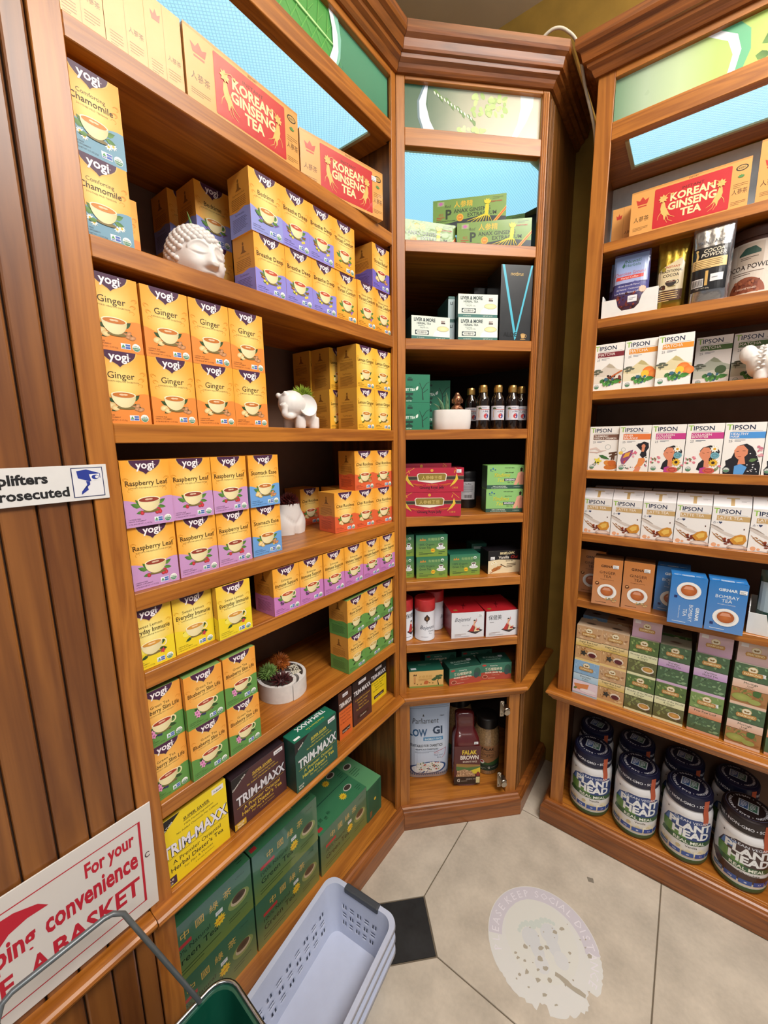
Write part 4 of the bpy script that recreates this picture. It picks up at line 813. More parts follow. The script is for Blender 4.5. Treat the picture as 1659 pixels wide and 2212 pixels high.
TB = product('diet_tea_box', 152, 42, 138, '#4c2c30', '#2a1a18', '#2e2026', trim_art(152, 138, '#4c2c30', '#d8b43a', '#d6d4dc', 'Cinnamon Stick', '#c9a02c'))
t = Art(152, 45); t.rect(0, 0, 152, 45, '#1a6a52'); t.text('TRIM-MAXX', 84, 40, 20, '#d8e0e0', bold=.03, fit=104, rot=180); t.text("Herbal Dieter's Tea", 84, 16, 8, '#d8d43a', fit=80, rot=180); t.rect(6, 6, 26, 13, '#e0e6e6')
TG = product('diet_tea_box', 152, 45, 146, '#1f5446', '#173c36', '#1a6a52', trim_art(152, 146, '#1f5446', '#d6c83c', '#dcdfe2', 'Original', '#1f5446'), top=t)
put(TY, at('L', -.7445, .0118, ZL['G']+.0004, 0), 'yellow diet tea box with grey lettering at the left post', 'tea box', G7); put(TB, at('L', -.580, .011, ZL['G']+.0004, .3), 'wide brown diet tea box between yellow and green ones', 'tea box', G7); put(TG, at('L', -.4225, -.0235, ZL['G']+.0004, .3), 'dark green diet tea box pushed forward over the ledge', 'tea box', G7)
def trim_small(w, h, bg, tx, band, ttl, fl):
    a = Art(w, h); a.rect(0, 0, w, h, bg); a.rect(0, h*.62, w, h, band); a.text('TRIM-MAXX', w/2, h*.68, 22, ttl, bold=.03, fit=w*.92); a.rect(w*.3, h*.88, w*.7, h*.95, '#e0dce0'); a.text('70 BAGS', w/2, h*.895, 5, '#3a3a50', bold=.02, res=1, fit=w*.34)
    for i, q in enumerate(('A Specially Formulated', 'Premier Herbal', "Dieter's Tea", 'For Men & Women')): a.text(q, w/2, h*(.54-.075*i), 8, tx, fit=w*.82, bold=.008)
    a.rect(w*.2, h*.1, w*.82, h*.19, '#3a2420'); a.text(fl, w*.51, h*.12, 8, '#f0e6d0', fit=w*.56); return a
for nm, w, h, args, s, o, lab in (('o', 60, 155, ('#d9682c', '#8a3418', '#4a2a20', '#e8e2e0', 'Orange Peel'), -.266, .016, 'narrow orange diet tea box beside the green one'), ('c', 94, 152, ('#4e2e2c', '#cfa83a', '#2a1c1c', '#dcd8dc', 'Cinnamon'), -.1785, .022, 'narrow brown diet tea box between orange and yellow ones'), ('y', 92, 133, ('#ecd020', '#5a4a14', '#2a2422', '#dcd8dc', 'Lemon Twist'), -.0655, .044, 'yellow diet tea box with a dark top band at the corner')):
    put(product('diet_tea_box', w, 40, h, args[0], '#2a1c1c', args[2], trim_small(w, h, *args)), at('L', s, o, ZL['G']+.0004, 1), lab, 'tea box', G7)
# big green tea boxes at the bottom of the left cabinet
def gtea_art(w=228, h=153):
    a = Art(w, h); a.vgrad(0, h*.5, w, h, '#47724f', '#3b6a54'); a.vgrad(0, 0, w, h*.5, '#71843f', '#47724f'); g = '#d9b25a'
    for i, c in enumerate('中國綠茶'): a.text(c, w*(.24+.155*i), h*.70, 24, g)
    a.text('Chinese', w*.86, h*.86, 8, '#1c3428', shear=.2, res=1); a.rect(w*.10, h*.575, w*.30, h*.64, '#b8383a'); a.text('100% Natural', w*.10, h*.46, 17, '#16301f', 'l', fit=92); a.text('Green Tea', w*.10, h*.29, 25, '#16301f', 'l', fit=112, bold=.008)
    a.star(w*.60, h*.42, 16, 11, '#ecc834', .66); a.text('100 BAGS', w*.60, h*.40, 6, '#c8481e', bold=.03, res=1, fit=20, rot=8)
    a.ell(w*.83, h*.46, 30, 20, '#8a9a5a', 20); a.ell(w*.83, h*.48, 22, 15, '#c8b89a', 18); a.ell(w*.83, h*.51, 19, 12, '#5c4a3a', 18, c2='#3a2c24')
    a.lines(w*.08, h*.17, w*.66, 2, 9, 2.2, '#2c4220', 3); a.lines(w*.70, h*.22, w*.95, 2, 8, 2, '#2c4220', 7); a.rect(w*.56, h*.54, w*.64, h*.61, '#e4e8ea'); a.lines(w*.57, h*.585, w*.63, 2, 3, 1.2, '#8a9098', 2); return a
t = Art(228, 82); t.rect(0, 0, 228, 82, '#3f7f58'); t.star(150, 40, 15, 11, '#ecc834', .66); t.text('100', 150, 37, 7, '#c8481e', bold=.03, res=1); t.ell(186, 52, 18, 12, '#c8c8b8', 16); t.ell(186, 53, 14, 9, '#4a4038', 16)
for i, c in enumerate('中國綠茶'): t.text(c, 26+18*i, 30+8*(i % 2), 14, '#173a28', rot=90)
t.rect(6, 10, 24, 22, '#b8383a'); t.lines(200, 30, 224, 3, 8, 1.6, '#173a28', 4)
GT = product('green_tea_box', 228, 84, 153, '#47724f', '#335f48', '#3f7f58', gtea_art(), top=t, mat=FILM)
G8 = 'large green tea boxes'
for k, nm in ((0, 'lower'), (1, 'upper')):
    put(GT, at('L', -.7135, .056, ZL['H']+.0005+k*.1535, 0), f'large green tea box, {nm} of the leftmost stack on the bottom board', 'tea box', G8); put(GT, at('L', -.4815, .056-.002*k, ZL['H']+.0005+k*.1535, .3), f'large green tea box, {nm} of the middle stack on the bottom board', 'tea box', G8)
put(GT, at('L', -.2445, .056, ZL['H']+.0005, .5), 'large green tea box standing alone right of the stacks', 'tea box', G8); put(GT, at('L', -.2445, .142, ZL['H']+.0005, 0), 'large green tea box behind the single low one', 'tea box', G8)
e = Art(82, 135); e.rect(0, 0, 82, 135, '#2a5f44'); e.rect(8, 10, 70, 128, '#23563c'); e.ell(44, 70, 6, 6, '#d8b83a', 10); e.lines(14, 30, 26, 5, 5, 2, '#c8602e', 2)
t = Art(82, 200); t.rect(0, 0, 82, 200, '#5f9a6a'); t.star(56, 170, 12, 10, '#d8c23a', .66); t.ell(40, 130, 18, 14, '#c8c8b8', 16); t.ell(40, 131, 14, 10, '#4a4038', 14); t.lines(22, 104, 64, 4, 10, 2, '#234a34', 4)
put(product('green_tea_box', 82, 205, 135, '#2a5f44', '#5a8f62', '#5f9a6a', e, top=t), at('L', -.0875, .055, ZL['H']+.0005, 1), 'green tea box turned end on at the right of the bottom board', 'tea box', G8)
# ------------------------------------------------------------------ right cabinet cartons
def tipson_head(a, w, h, band, ttl, ttl2=None, by=None, brand=True):
    nv = '#1d2b4e'; a.text('T', 9, h-19, 21, '#8fc04a', bold=.012); a.text('IPSON', 15, h-18.5, 17, nv, 'l', fit=58, bold=.012); a.rect(15, h-22.5, w-6, h-21.8, '#8a90a0')
    y1 = h-25; y0 = y1-(17 if ttl2 else 14); a.rect(11, y0, w, y1, band)
    if ttl2: a.text(ttl, 13, y1-8, 8.4, '#f4eee8', 'l', fit=56, bold=.006); a.text(ttl2, 13, y0+2, 8.4, '#f4eee8', 'l', fit=62, bold=.006)
    else: a.text(ttl, 13, y0+4.5, 11, '#f4eee8', 'l', fit=62); a.lines(13, y0+1.2, 44, 1, 2, 1, mix(band, '#ffffff', .5), 1)
    return y0
def usda(a, x, y, r=7): a.ell(x, y, r, r, '#f2f4f2', 18); a.ring(x, y, r*.95, r*.95, .8, '#4a6a5a', 18); a.ell(x, y, r*.86, r*.86, '#5a8a6a', 18, a0=180, a1=360); a.text('USDA', x, y+1, r*.5, '#3a5a4a', bold=.03, res=1)
def blobs(a, x, y, rx, ry, n, cols, seed, s=3):
    r = random.Random(seed)
    for i in range(n): a.ell(x+rx*r.uniform(-1, 1), y+ry*r.uniform(-1, 1), s*r.uniform(.6, 1.3), s*r.uniform(.5, 1), r.choice(cols), 7, r.uniform(0, 180))
TW, TH, TD = 82, 138, 58
def matcha_art(band, kind):
    a = Art(TW, TH); a.rect(0, 0, TW, TH, '#eceae6'); y0 = tipson_head(a, TW, TH, band, 'MATCHA'); a.text('25', 14, y0-10, 9, '#3a4050', res=1); a.lines(22, y0-5, 44, 2, 3, 1.3, '#6a7080', 2)
    mt = {'r': '#cdbfae', 'o': '#d8c88a', 'g': '#9aa890'}[kind]
    a.poly([(0, 30), (TW, 30), (TW, 56), (66, 62), (52, 76), (44, 80), (34, 72), (20, 60), (0, 54)], mix(mt, '#eceae6', .25)); a.poly([(36, 70), (44, 80), (54, 73), (62, 64), (48, 66)], mix(mt, '#7a7050', .35)); a.rect(0, 0, TW, 22, '#f2f0ec'); a.poly([(0, 22), (0, 46), (30, 42), (60, 46), (TW, 42), (TW, 22)], mix(mt, '#f4f0e4', .55))
    for x, y, l in ((6, 58, 8), (14, 62, 9), (22, 57, 7), (12, 52, 8)): a.ell(x, y, l, 2.6, '#5a6050', 9)
    a.line([(10, 44), (12, 58)], 1.2, '#4a4a3a')
    if kind == 'r': blobs(a, 60, 34, 18, 12, 26, ['#4a2018', '#7a2e1e', '#b8562a', '#2e1612'], 3, 4); a.line([(52, 40), (80, 56)], 4, '#c0602a')
    elif kind == 'o':
        for x, y, r in ((64, 46, 15), (76, 38, 13)): a.ell(x, y, r, r*.9, '#e8742a', 18, 0, '#f09a4a')
        a.ell(56, 40, 10, 10, '#f0c23a', 16)
    else: a.ell(62, 44, 13, 12, '#46603a', 14)
    blobs(a, 40, 24, 18, 9, 24, ['#3f7a3a', '#5aa04a', '#2f5f34', '#3a6a80'], 5, 5); a.leaf(56, 24, 24, 8, '#4f9a3e', .28, '#356f2e'); usda(a, 13, 12); return a
def girl_art(band, t1, t2, kind):
    a = Art(TW, TH); a.rect(0, 0, TW, TH, '#ece9e5'); y0 = tipson_head(a, TW, TH, band, t1, t2); a.text('25', 14, y0-10, 9, '#3a4050', res=1); a.lines(22, y0-5, 44, 2, 3, 1.3, '#6a7080', 2)
    sk, hair = '#d98a68', '#1c1a22'
    if kind == 'tum':
        a.ring(54, 74, 8, 8, 1.2, '#9aa4a4', 16); a.line([(2, 66), (20, 70), (34, 60), (50, 64)], [5, 7, 6, 2], '#d8c4bc'); a.line([(2, 58), (24, 56), (40, 62)], [3, 4, 1], '#ccb0a8')
        for x, y, an in ((66, 34, 80), (72, 34, 88), (60, 44, 20), (58, 54, 10)): a.line([(x, y), (x+22*math.cos(math.radians(an)), y+22*math.sin(math.radians(an)))], 5, '#5a3a24')
        a.leaf(30, 48, 34, -22, '#3a6a34', .16); a.star(28, 30, 13, 5, '#e8d84a', .5); a.ell(66, 12, 20, 9, '#c8742e', 14, 8); a.ell(56, 24, 11, 8, '#d98a3a', 12, -10); a.ell(68, 24, 12, 9, '#c8682a', 12); blobs(a, 20, 20, 10, 8, 8, ['#2a2a1e', '#3a5a2e'], 4, 2.5)
    elif kind == 'bal':
        a.ring(14, 66, 6, 6, 1, '#9aa4a4', 14); a.poly([(8, 34), (12, 52), (30, 62), (40, 66), (38, 50), (30, 36), (20, 22), (12, 22)], '#8a4a78'); a.poly([(14, 40), (20, 54), (34, 60), (30, 46)], '#e0a03a'); a.poly([(16, 28), (24, 36), (20, 24)], '#d8542a'); a.ell(8, 56, 6, 5, '#e8c85a', 10)
        a.poly([(56, 84), (66, 90), (78, 86), (80, 72), (74, 60), (76, 48), (66, 40), (58, 50), (62, 62), (54, 70), (46, 80)], hair); a.poly([(50, 84), (62, 86), (54, 78)], hair); a.ell(66, 76, 5, 6.5, sk, 12); a.poly([(62, 70), (70, 70), (68, 60), (62, 60)], sk); a.poly([(56, 40), (70, 42), (74, 32), (66, 18), (52, 8), (46, 10), (54, 24)], '#e08a4a'); a.poly([(44, 0), (60, 0), (64, 14), (54, 16)], sk); blobs(a, 44, 52, 7, 8, 7, ['#d8708a', '#e8a0b0'], 6, 3.4); blobs(a, 76, 30, 5, 14, 8, ['#c85a7a', '#3a5a3a'], 7, 2.4); blobs(a, 28, 12, 22, 7, 16, ['#3a4a3a', '#c85a6a', '#5a6a5a'], 8, 2)
    elif kind == 'col':
        a.poly([(34, 62), (40, 72), (56, 78), (72, 74), (78, 60), (74, 44), (60, 34), (54, 20), (40, 6), (30, 10), (34, 28), (44, 40), (40, 52)], hair); a.poly([(36, 62), (42, 72), (54, 72), (60, 60), (58, 44), (52, 34), (44, 36), (38, 44), (35, 50), (33, 53)], sk); a.poly([(46, 36), (56, 40), (58, 18), (46, 14)], sk); a.line([(40, 57), (45, 56)], 1, '#5a2a20'); a.line([(50, 58), (55, 59)], 1, '#5a2a20'); a.poly([(38, 0), (38, 14), (48, 18), (60, 10), (58, 0)], '#b8408a')
        a.star(66, 68, 11, 9, '#f4f0e6', .6); a.ell(66, 68, 3.4, 3.4, '#e0a82a', 9); a.ell(68, 50, 10, 9, '#6fa8b8', 14); a.ring(68, 50, 6, 5, 1.4, '#4a8090', 12); a.star(66, 30, 12, 11, '#e0b02a', .62); a.ell(66, 30, 4, 4, '#3a2414', 10); a.ell(58, 8, 14, 8, '#c85a4a', 14); a.ring(58, 8, 9, 5, 1.4, '#9a3a34', 12); blobs(a, 16, 36, 12, 10, 14, ['#d87a8a', '#e8a8b0', '#5a7a4a'], 9, 3.4); blobs(a, 76, 16, 5, 8, 6, ['#d87a8a', '#7a8a5a'], 4, 3)
    else:
        a.poly([(20, 44), (26, 64), (34, 78), (48, 82), (60, 74), (68, 60), (74, 42), (80, 24), (80, 0), (6, 0), (4, 14), (10, 24), (8, 36)], hair); a.poly([(24, 64), (30, 76), (42, 78), (52, 66), (52, 54), (44, 44), (34, 40), (27, 48)], sk); a.poly([(36, 44), (46, 48), (50, 28), (34, 26)], sk); a.poly([(28, 0), (28, 22), (40, 28), (54, 20), (48, 0)], '#5a9ad8'); a.line([(29, 61), (34, 62)], 1.2, '#3a2420'); a.line([(41, 63), (47, 63)], 1.2, '#3a2420'); a.line([(33, 48), (39, 48)], 1.4, '#a8443a')
        r = random.Random(4)
        for i in range(22): a.ell(r.uniform(52, 77), r.uniform(3, 60), 1.5, 1.3, '#e8e6ea', 6)
        a.leaf(56, 36, 18, 20, '#5a7a4a', .3); blobs(a, 76, 62, 6, 16, 9, ['#c8788a', '#d8a0a8'], 5, 4)
    usda(a, 12, 11); return a
def tip(fa, look): P = product('white_tea_carton', TW, TD, TH, '#eceae6', '#d8d6d2', '#e6e4e0', fa); P['look'] = look; return P
MR, MO, MG = tip(matcha_art('#7a1f2c', 'r'), ''), tip(matcha_art('#e0912e', 'o'), ''), tip(matcha_art('#4a6a2e', 'g'), '')
G = 'white matcha tea cartons'
put(MR, at('R', .5275, .0115, ZR['3']+.0004, .5), 'white matcha tea carton with dark red band at the left post', 'tea box', G); put(MO, at('R', .6115, .010, ZR['3']+.0004, 0), 'white matcha tea carton with orange band, left of two', 'tea box', G); put(MO, at('R', .6945, .002, ZR['3']+.0004, -.5), 'white matcha tea carton with orange band, right of two', 'tea box', G)
for i in range(2): put(MG, at('R', .781+.085*i, .105+.01*i, ZR['3']+.0004, 0), f'shaded matcha tea carton with green band, {ORD[i]} from left in the back row', 'tea box', G)
G = 'white flavoured tea cartons'
TUM, BAL, CLG, HAI = tip(girl_art('#7a5648', 'TURMERIC', 'VANILLA & CINNAMON', 'tum'), ''), tip(girl_art('#e0763a', 'INNER', 'BALANCE', 'bal'), ''), tip(girl_art('#c23a86', 'COLLAGEN', 'BOOSTER', 'col'), ''), tip(girl_art('#4a92d8', 'HEALTHY', 'HAIR', 'hair'), '')
for i, (P, l) in enumerate(((TUM, 'brown band and turmeric roots at the left post'), (BAL, 'orange band and a dancing woman'), (CLG, 'pink band and flowered hair, left of two'), (CLG, 'pink band and flowered hair, right of two'), (HAI, 'blue band and long starry hair'), (HAI, 'blue band cut by the photo edge'))):
    put(P, at('R', .5325+.0836*i, .0115 if i == 0 else .006, ZR['4']+.0004, jit(.5)), 'white tea carton with '+l, 'tea box', G)
# latte cartons with a sloping roof lid
def latte_art():
    w, h = 82, 118; a = Art(w, h); a.rect(0, 0, w, h, '#e9e7e6'); y0 = tipson_head(a, w, h, '#c3a26c', 'LATTE TEA'); a.text('☕+♥', 14, y0-9, 7, '#3a4668', res=1); a.line([(0, 62), (12, 56), (26, 46), (40, 40), (54, 36), (66, 40)], [7, 9, 7, 9, 6, 2], '#cfc6c0'); a.line([(0, 66), (14, 60), (30, 50)], [2, 3, 1], '#9a8c84')
    for P in ([(4, 44), (16, 30), (30, 20), (44, 16)], [(8, 36), (14, 40), (18, 36)], [(14, 30), (22, 34), (30, 28)]): a.line(P, [1, 2.4, 3, 2][:len(P)], '#a87038')
    blobs(a, 44, 20, 18, 8, 16, ['#7a2e18', '#a8521e', '#5a2214'], 3, 4.4); a.poly([(44, 26), (54, 38), (66, 44), (76, 42), (80, 28), (74, 16), (54, 14)], '#c88a2e'); a.poly([(52, 28), (60, 36), (72, 38), (72, 26), (60, 20)], '#e0b85a'); a.ell(62, 6, 22, 8, '#c2aca2', 16); a.ell(60, 7, 16, 4.4, '#ddd0c8', 14); a.ell(72, 58, 1.6, 2.6, '#5a2e1a', 8)
    a.ell(11, 8, 6, 6, '#e0a882', 12); a.ell(22, 7, 3.6, 3.6, '#e0a882', 10); a.rect(12, 2, w, 2.8, '#4a4a52'); return a
lw, lh, ld = .082, .118, .075
bm = bmesh.new(); prof = [(0, 0), (0, lh), (.022, lh+.030), (.052, lh+.030), (ld, lh), (ld, 0)]
a_ = [bm.verts.new((-lw/2, y, z)) for y, z in prof]; b_ = [bm.verts.new((lw/2, y, z)) for y, z in prof]; bm.faces.new(a_); bm.faces.new(b_[::-1])
for i in range(6): bm.faces.new((a_[i], b_[i], b_[(i+1) % 6], a_[(i+1) % 6]))
bmesh.ops.recalc_face_normals(bm, faces=bm.faces[:]); bmesh.ops.bevel(bm, geom=bm.edges[:], offset=.001, segments=1, affect='EDGES')
cl = bm.loops.layers.float_color.new('Col'); bm.normal_update()
for f in bm.faces:
    c = lin('#bfa888') if f.normal.z > .95 else lin('#e6e4e4')
    for l in f.loops: l[cl] = (*c, 1)
LATB = mesh_from(bm, 'latte_tea_carton', [CARD]); LATF = art_mesh(latte_art(), 'front_print', m_front(lw))
t = Art(82, 37); t.rect(0, 0, 82, 37, '#dfdde0'); t.rect(28, 26, 56, 29, '#b8a070'); t.rect(38, 4, 46, 27, '#b8975e'); t.lines(60, 20, 78, 2, 3, 1, '#a8a4a8', 2)
LATT = art_mesh(t, 'lid_print', lambda x, y, o: (x-lw/2, y*.59-o*.8, lh+y*.807+o*.6))
for i in range(6):
    o = link('latte_tea_carton', LATB, None, at('R', .528+.0837*i, .020-.001*i, ZR['5']+.0004, jit(.6))); tag(o, f'white latte tea carton with sloping lid, {ORD[i]} from left', 'tea box', 'white latte tea cartons'); link('front_print', LATF, o); link('lid_print', LATT, o)
for i in range(4):
    o = link('latte_tea_carton', LATB, None, at('R', .54+.085*i, .108, ZR['5']+.0004, jit(1))); tag(o, f'white latte tea carton in the shaded back row, {ORD[i]} from left', 'tea box', 'white latte tea cartons'); link('front_print', LATF, o)
# orange and blue tea boxes
def cup_art(w, h, bg, t1, t2, flip=False):
    a = Art(w, h); dk = '#4a2a14' if bg != '#2f7cc8' else '#e4eef6'; a.vgrad(0, 0, w, h, mix(bg, '#ffffff', .08), bg); ro = 90 if flip else 0
    def tx(t, y, s, f, **k):
        if flip: a.text(t, w*.58-(h*.38-y)*.0+{'GIRNAR': 16, t1: 0, t2: -13}.get(t, -24), h*.26, s, dk, rot=-90, fit=f, **k)
        else: a.text(t, w*.5, y, s, dk, fit=f, **k)
    tx('GIRNAR', h*.82, 11, w*.5, bold=.03); tx(t1, h*.68, 13, w*.66); tx(t2, h*.60, 13, w*.4); tx('Strengthens Immunity', h*.55, 4.4, w*.5, res=1)
    cy = h*.30 if not flip else h*.72; a.ell(w*.52, cy-2, w*.34, w*.31, mix(bg, '#000000', .25), 22); a.ell(w*.52, cy, w*.34, w*.31, '#f0efee', 24); a.ell(w*.52, cy, w*.26, w*.235, '#dcdcdc', 22); a.ell(w*.52, cy+1, w*.225, w*.2, '#a85524', 22, c2='#c8743a'); a.poly([(w*.36, cy+4), (w*.66, cy+4), (w*.60, cy+w*.16), (w*.42, cy+w*.16)], '#d8987a')
    if bg == '#2f7cc8': a.rect(w*.13, cy-w*.3, w*.22, cy-w*.21, '#22306a')
    else: a.ell(w*.16, h*.46, 6, 6, '#6a3a18', 14); a.leaf(w*.12, h*.455, 8, 30, '#e8b880', .3); blobs(a, w*.68, h*.13, 14, 5, 9, ['#d8b078', '#b88a50', '#8a8a6a'], 5, 4)
    a.lines(w*.14, h*.05, w*.86, 1, 3, 1.4, dk, 3); return a
GR = product('ginger_tea_box', 82, 62, 157, '#c0793a', '#8a4f22', '#5a3a20', cup_art(82, 157, '#c0793a', 'GINGER', 'TEA'), mat=GLOSS)
G = 'orange ginger tea boxes with a cup'
put(GR, at('R', .5765, -.003, ZR['6']+.0004, 5), 'orange ginger tea box with a white cup, left of the front pair', 'tea box', G, (14, 128)); put(GR, at('R', .661, .008, ZR['6']+.0004, 3), 'orange ginger tea box with a white cup, right of the front pair', 'tea box', G, (14, 128)); put(GR, at('R', .515, .085, ZR['6']+.0004, 2), 'shaded orange ginger tea box behind at the left post', 'tea box', G)
t = Art(82, 62); t.rect(0, 0, 82, 62, '#2f7cc8')
for i in range(12): t.rect(26+2.4*i, 6, 26+2.4*i+1.2, 20, '#e4eef6')
t.lines(6, 16, 22, 2, 5, 2, '#e4eef6', 2); t.lines(58, 16, 76, 2, 5, 2, '#e4eef6', 3)
BO1 = product('blue_tea_box', 84, 62, 146, '#2f7cc8', '#2464a8', '#2f7cc8', cup_art(84, 146, '#2f7cc8', 'BOMBAY', 'TEA', True), top=t, mat=GLOSS); BO2 = product('blue_tea_box', 84, 62, 146, '#2f7cc8', '#2464a8', '#2f7cc8', cup_art(84, 146, '#2f7cc8', 'BOMBAY', 'TEA'), top=t, mat=GLOSS)
G = 'bright blue tea boxes with a cup'
put(BO1, at('R', .788, -.031, ZR['6']+.0004, 4), 'blue tea box turned upside down, left of the front pair', 'tea box', G); put(BO2, at('R', .8755, -.026, ZR['6']+.0004, 1.5), 'blue tea box standing upright, right of the front pair', 'tea box', G, (24, 118)); put(BO2, at('R', .748, .050, ZR['6']+.0004, 0), 'shaded blue tea box in the gap behind the front pair', 'tea box', G)
# stacked patterned leaf teas
def dia_art(ph, band, ttl, tt2, ph2, cup=None, w=79, h=129):
    a = Art(w, h)
    def photo(y0, y1, cols, seed):
        a.rect(0, y0, w, y1, cols[0]); r = random.Random(seed)
        for i in range(26):
            x, y, l, an = r.uniform(6, w-8), r.uniform(y0+5, y1-5), r.uniform(8, 16), r.uniform(0, 180); l = min(l, (min(x, w-x)-1)/max(.05, abs(math.cos(math.radians(an)))), (y1-y-1)/max(.05, math.sin(math.radians(an)))); a.leaf(x, y, max(4, l), an, r.choice(cols[1:]), .3, r.choice(cols[1:]))
    photo(h*.62, h, ph, 3); photo(h*.06, h*.42, ph2, 5); a.rect(0, 0, w, h*.06, mix(band, '#fff0e0', .2)); a.vgrad(0, h*.42, w, h*.62, band, mix(band, '#ffffff', .3)); a.rect(0, h*.615, w, h*.625, '#2a241c'); a.rect(0, h*.415, w, h*.423, '#2a241c')
    a.text(ttl, w*.5, h*.535, 9.5, '#2e3a20', fit=w*.9, res=1); a.text(tt2, w*.5, h*.475, 8, '#2e3a20', fit=w*.55, res=1); a.text('Herbal Tea', w*.5, h*.435, 4.4, '#4a4a30', res=1)
    a.ell(w*.5, h*.89, 11, 10, '#d2b878', 18); a.ell(w*.5, h*.89, 9.6, 8.6, '#ebe4cc', 18); a.leaf(w*.5, h*.87, 8, 140, '#8a6a34', .34); a.leaf(w*.5, h*.87, 8, 40, '#8a6a34', .34); a.poly([(w*.24, h*.74), (w*.76, h*.74), (w*.79, h*.79), (w*.76, h*.84), (w*.24, h*.84), (w*.21, h*.79)], '#b98a4c'); a.text('DIAMOND', w*.5, h*.765, 8.5, '#f0dfae', bold=.02, fit=w*.46)
    if cup == 'cup': a.ell(w*.7, h*.22, 17, 11, '#ece6da', 18); a.ell(w*.7, h*.23, 14, 8, '#b8843c', 16, c2='#d8aa5a')
    elif cup == 'bean': a.star(w*.34, h*.24, 12, 5, '#33322e', .5); a.ell(w*.68, h*.24, 15, 11, '#e8dccb', 16); a.ell(w*.68, h*.22, 12, 8, '#5c1f28', 14)
    elif cup == 'tea': a.rect(0, h*.06, w, h*.42, '#e6d6e4'); a.poly([(4, h*.3), (52, h*.36), (48, h*.2), (30, h*.14), (10, h*.16)], '#d98a52'); a.ell(50, h*.16, 26, 7, '#f0eaf0', 16); a.leaf(4, h*.14, 14, 40, '#6a7a3a', .35)
    elif cup == 'seed': a.ell(w*.3, h*.2, 22, 12, '#8f9a4a', 16, 0, '#aab060'); a.ell(w*.66, h*.15, 14, 8, '#9aa458', 14); a.leaf(w*.6, h*.3, 22, 40, '#3f6a34', .5)
    return a
def dia(ph, band, t1, t2, ph2, cup=None):
    fa = dia_art(ph, band, t1, t2, ph2, cup); t = Art(79, 72); t.rect(0, 0, 79, 72, mix(ph[0], '#e0d4c0', .45)); t.ell(39, 34, 16, 8, '#8a7a6a', 16); t.ell(39, 34, 11, 5, '#6a5a4a', 14)
    return product('leaf_tea_box', 79, 72, 129, ph[0], mix(ph[0], '#cfc0a0', .3), mix(ph[0], '#e0d4c0', .5), fa, top=t, mat=GLOSS)
tan = ['#c8a27a', '#d4b48c', '#b8906a', '#e2c8a4', '#9a7050']; grn = ['#56733f', '#77974f', '#648648', '#9ab46a', '#48613a']; dgr = ['#48684a', '#5a7f58', '#6a9470', '#86aa80', '#3c5840']; olv = ['#62663e', '#808f52', '#70744a', '#544a38', '#94a264']; sky = ['#8ab4dc', '#98bee0', '#7aa6d2', '#a6c8e6', '#90b8de']
DS = dia(tan, '#dcbc5e', 'Sugar Bee Leaf', 'Cinnamon', ['#c89e6e', '#d8b684', '#b88a58', '#e2c898', '#a8743e'], 'bean'); DE = dia(sky, '#a8cde6', 'Everyday', 'Detox', sky, 'tea'); DW = dia(grn, '#dfe2b0', 'Wonder of the World', '& Ginger', olv, 'cup'); DV = dia(dgr, '#c09ad0', 'Vervine', 'Herbal Tea', dgr); DP = dia(['#7a9a5a', '#8fae6a', '#6a8a4e', '#a4be84', '#557a42'], '#d2885a', 'Paw Paw Leaf', '', dgr); DO = dia(dgr, '#dcb49c', 'Moringa', 'Leaf', ['#a87848', '#8a9a4a', '#c0895a', '#9a6a3c', '#6a7a3a'], 'seed')
G = 'leaf tea boxes stacked two high'
cols = [(.5345, [(DE, 'blue detox'), (DS, 'tan cinnamon')], .0115), (.6135, [(DS, 'tan cinnamon'), (DS, 'tan cinnamon')], .016), (.6945, [(DW, 'green ginger'), (DW, 'green ginger')], .017), (.776, [(DW, 'green ginger'), (DV, 'lilac banded vervain')], .020), (.8655, [(DP, 'orange banded papaya leaf'), (DV, 'lilac banded vervain')], .020), (.956, [(DO, 'peach banded moringa'), (DO, 'peach banded moringa')], .018), (1.044, [(DP, 'orange banded papaya leaf'), (DP, 'orange banded papaya leaf')], .021)]
for i, (s, st, o) in enumerate(cols):
    for k, (P, l) in enumerate(st): put(P, at('R', s, o+.002*k, ZR['G']+.0004+k*.1297, 0), f'{l} tea box, {["lower","upper"][k]} in the {ORD[i]} stack from left', 'tea box', G, (12, 98) if (i, k) in ((4, 0), (5, 1)) else None)
    if i < 4:
        for k in range(2): put(st[0][0], at('R', s, .115, ZR['G']+.0004+k*.1297, 0), f'shaded tea box, {["lower","upper"][k]} behind the {ORD[i]} stack from left', 'tea box', G)
def flat_art(c, w=79, h=62):
    a = Art(w, h); a.vgrad(0, 0, w, h, mix(c, '#a078a8', .4), mix(c, '#f0e4dc', .3)); a.ell(w*.5, h*.68, 11, 10, '#d2b878', 18); a.ell(w*.5, h*.68, 9.6, 8.6, '#ebe4cc', 18); a.leaf(w*.5, h*.64, 8, 140, '#8a6a34', .34); a.leaf(w*.5, h*.64, 8, 40, '#8a6a34', .34); a.poly([(w*.24, h*.36), (w*.76, h*.36), (w*.79, h*.46), (w*.76, h*.56), (w*.24, h*.56), (w*.21, h*.46)], '#b98a4c'); a.text('DIAMOND', w*.5, h*.42, 8.5, '#f0dfae', bold=.02, fit=w*.46); a.rect(6, h*.78, 22, h*.96, '#e4e2e6'); return a
FL = product('leaf_tea_box', 79, 125, 62, '#c0a4b4', '#b89ca8', '#c8b4bc', flat_art('#c4a0b4'), mat=GLOSS); FO = product('leaf_tea_box', 79, 125, 62, '#c8b0a0', '#b89c8c', '#ccb8ac', flat_art('#ccb0a0'), mat=GLOSS)
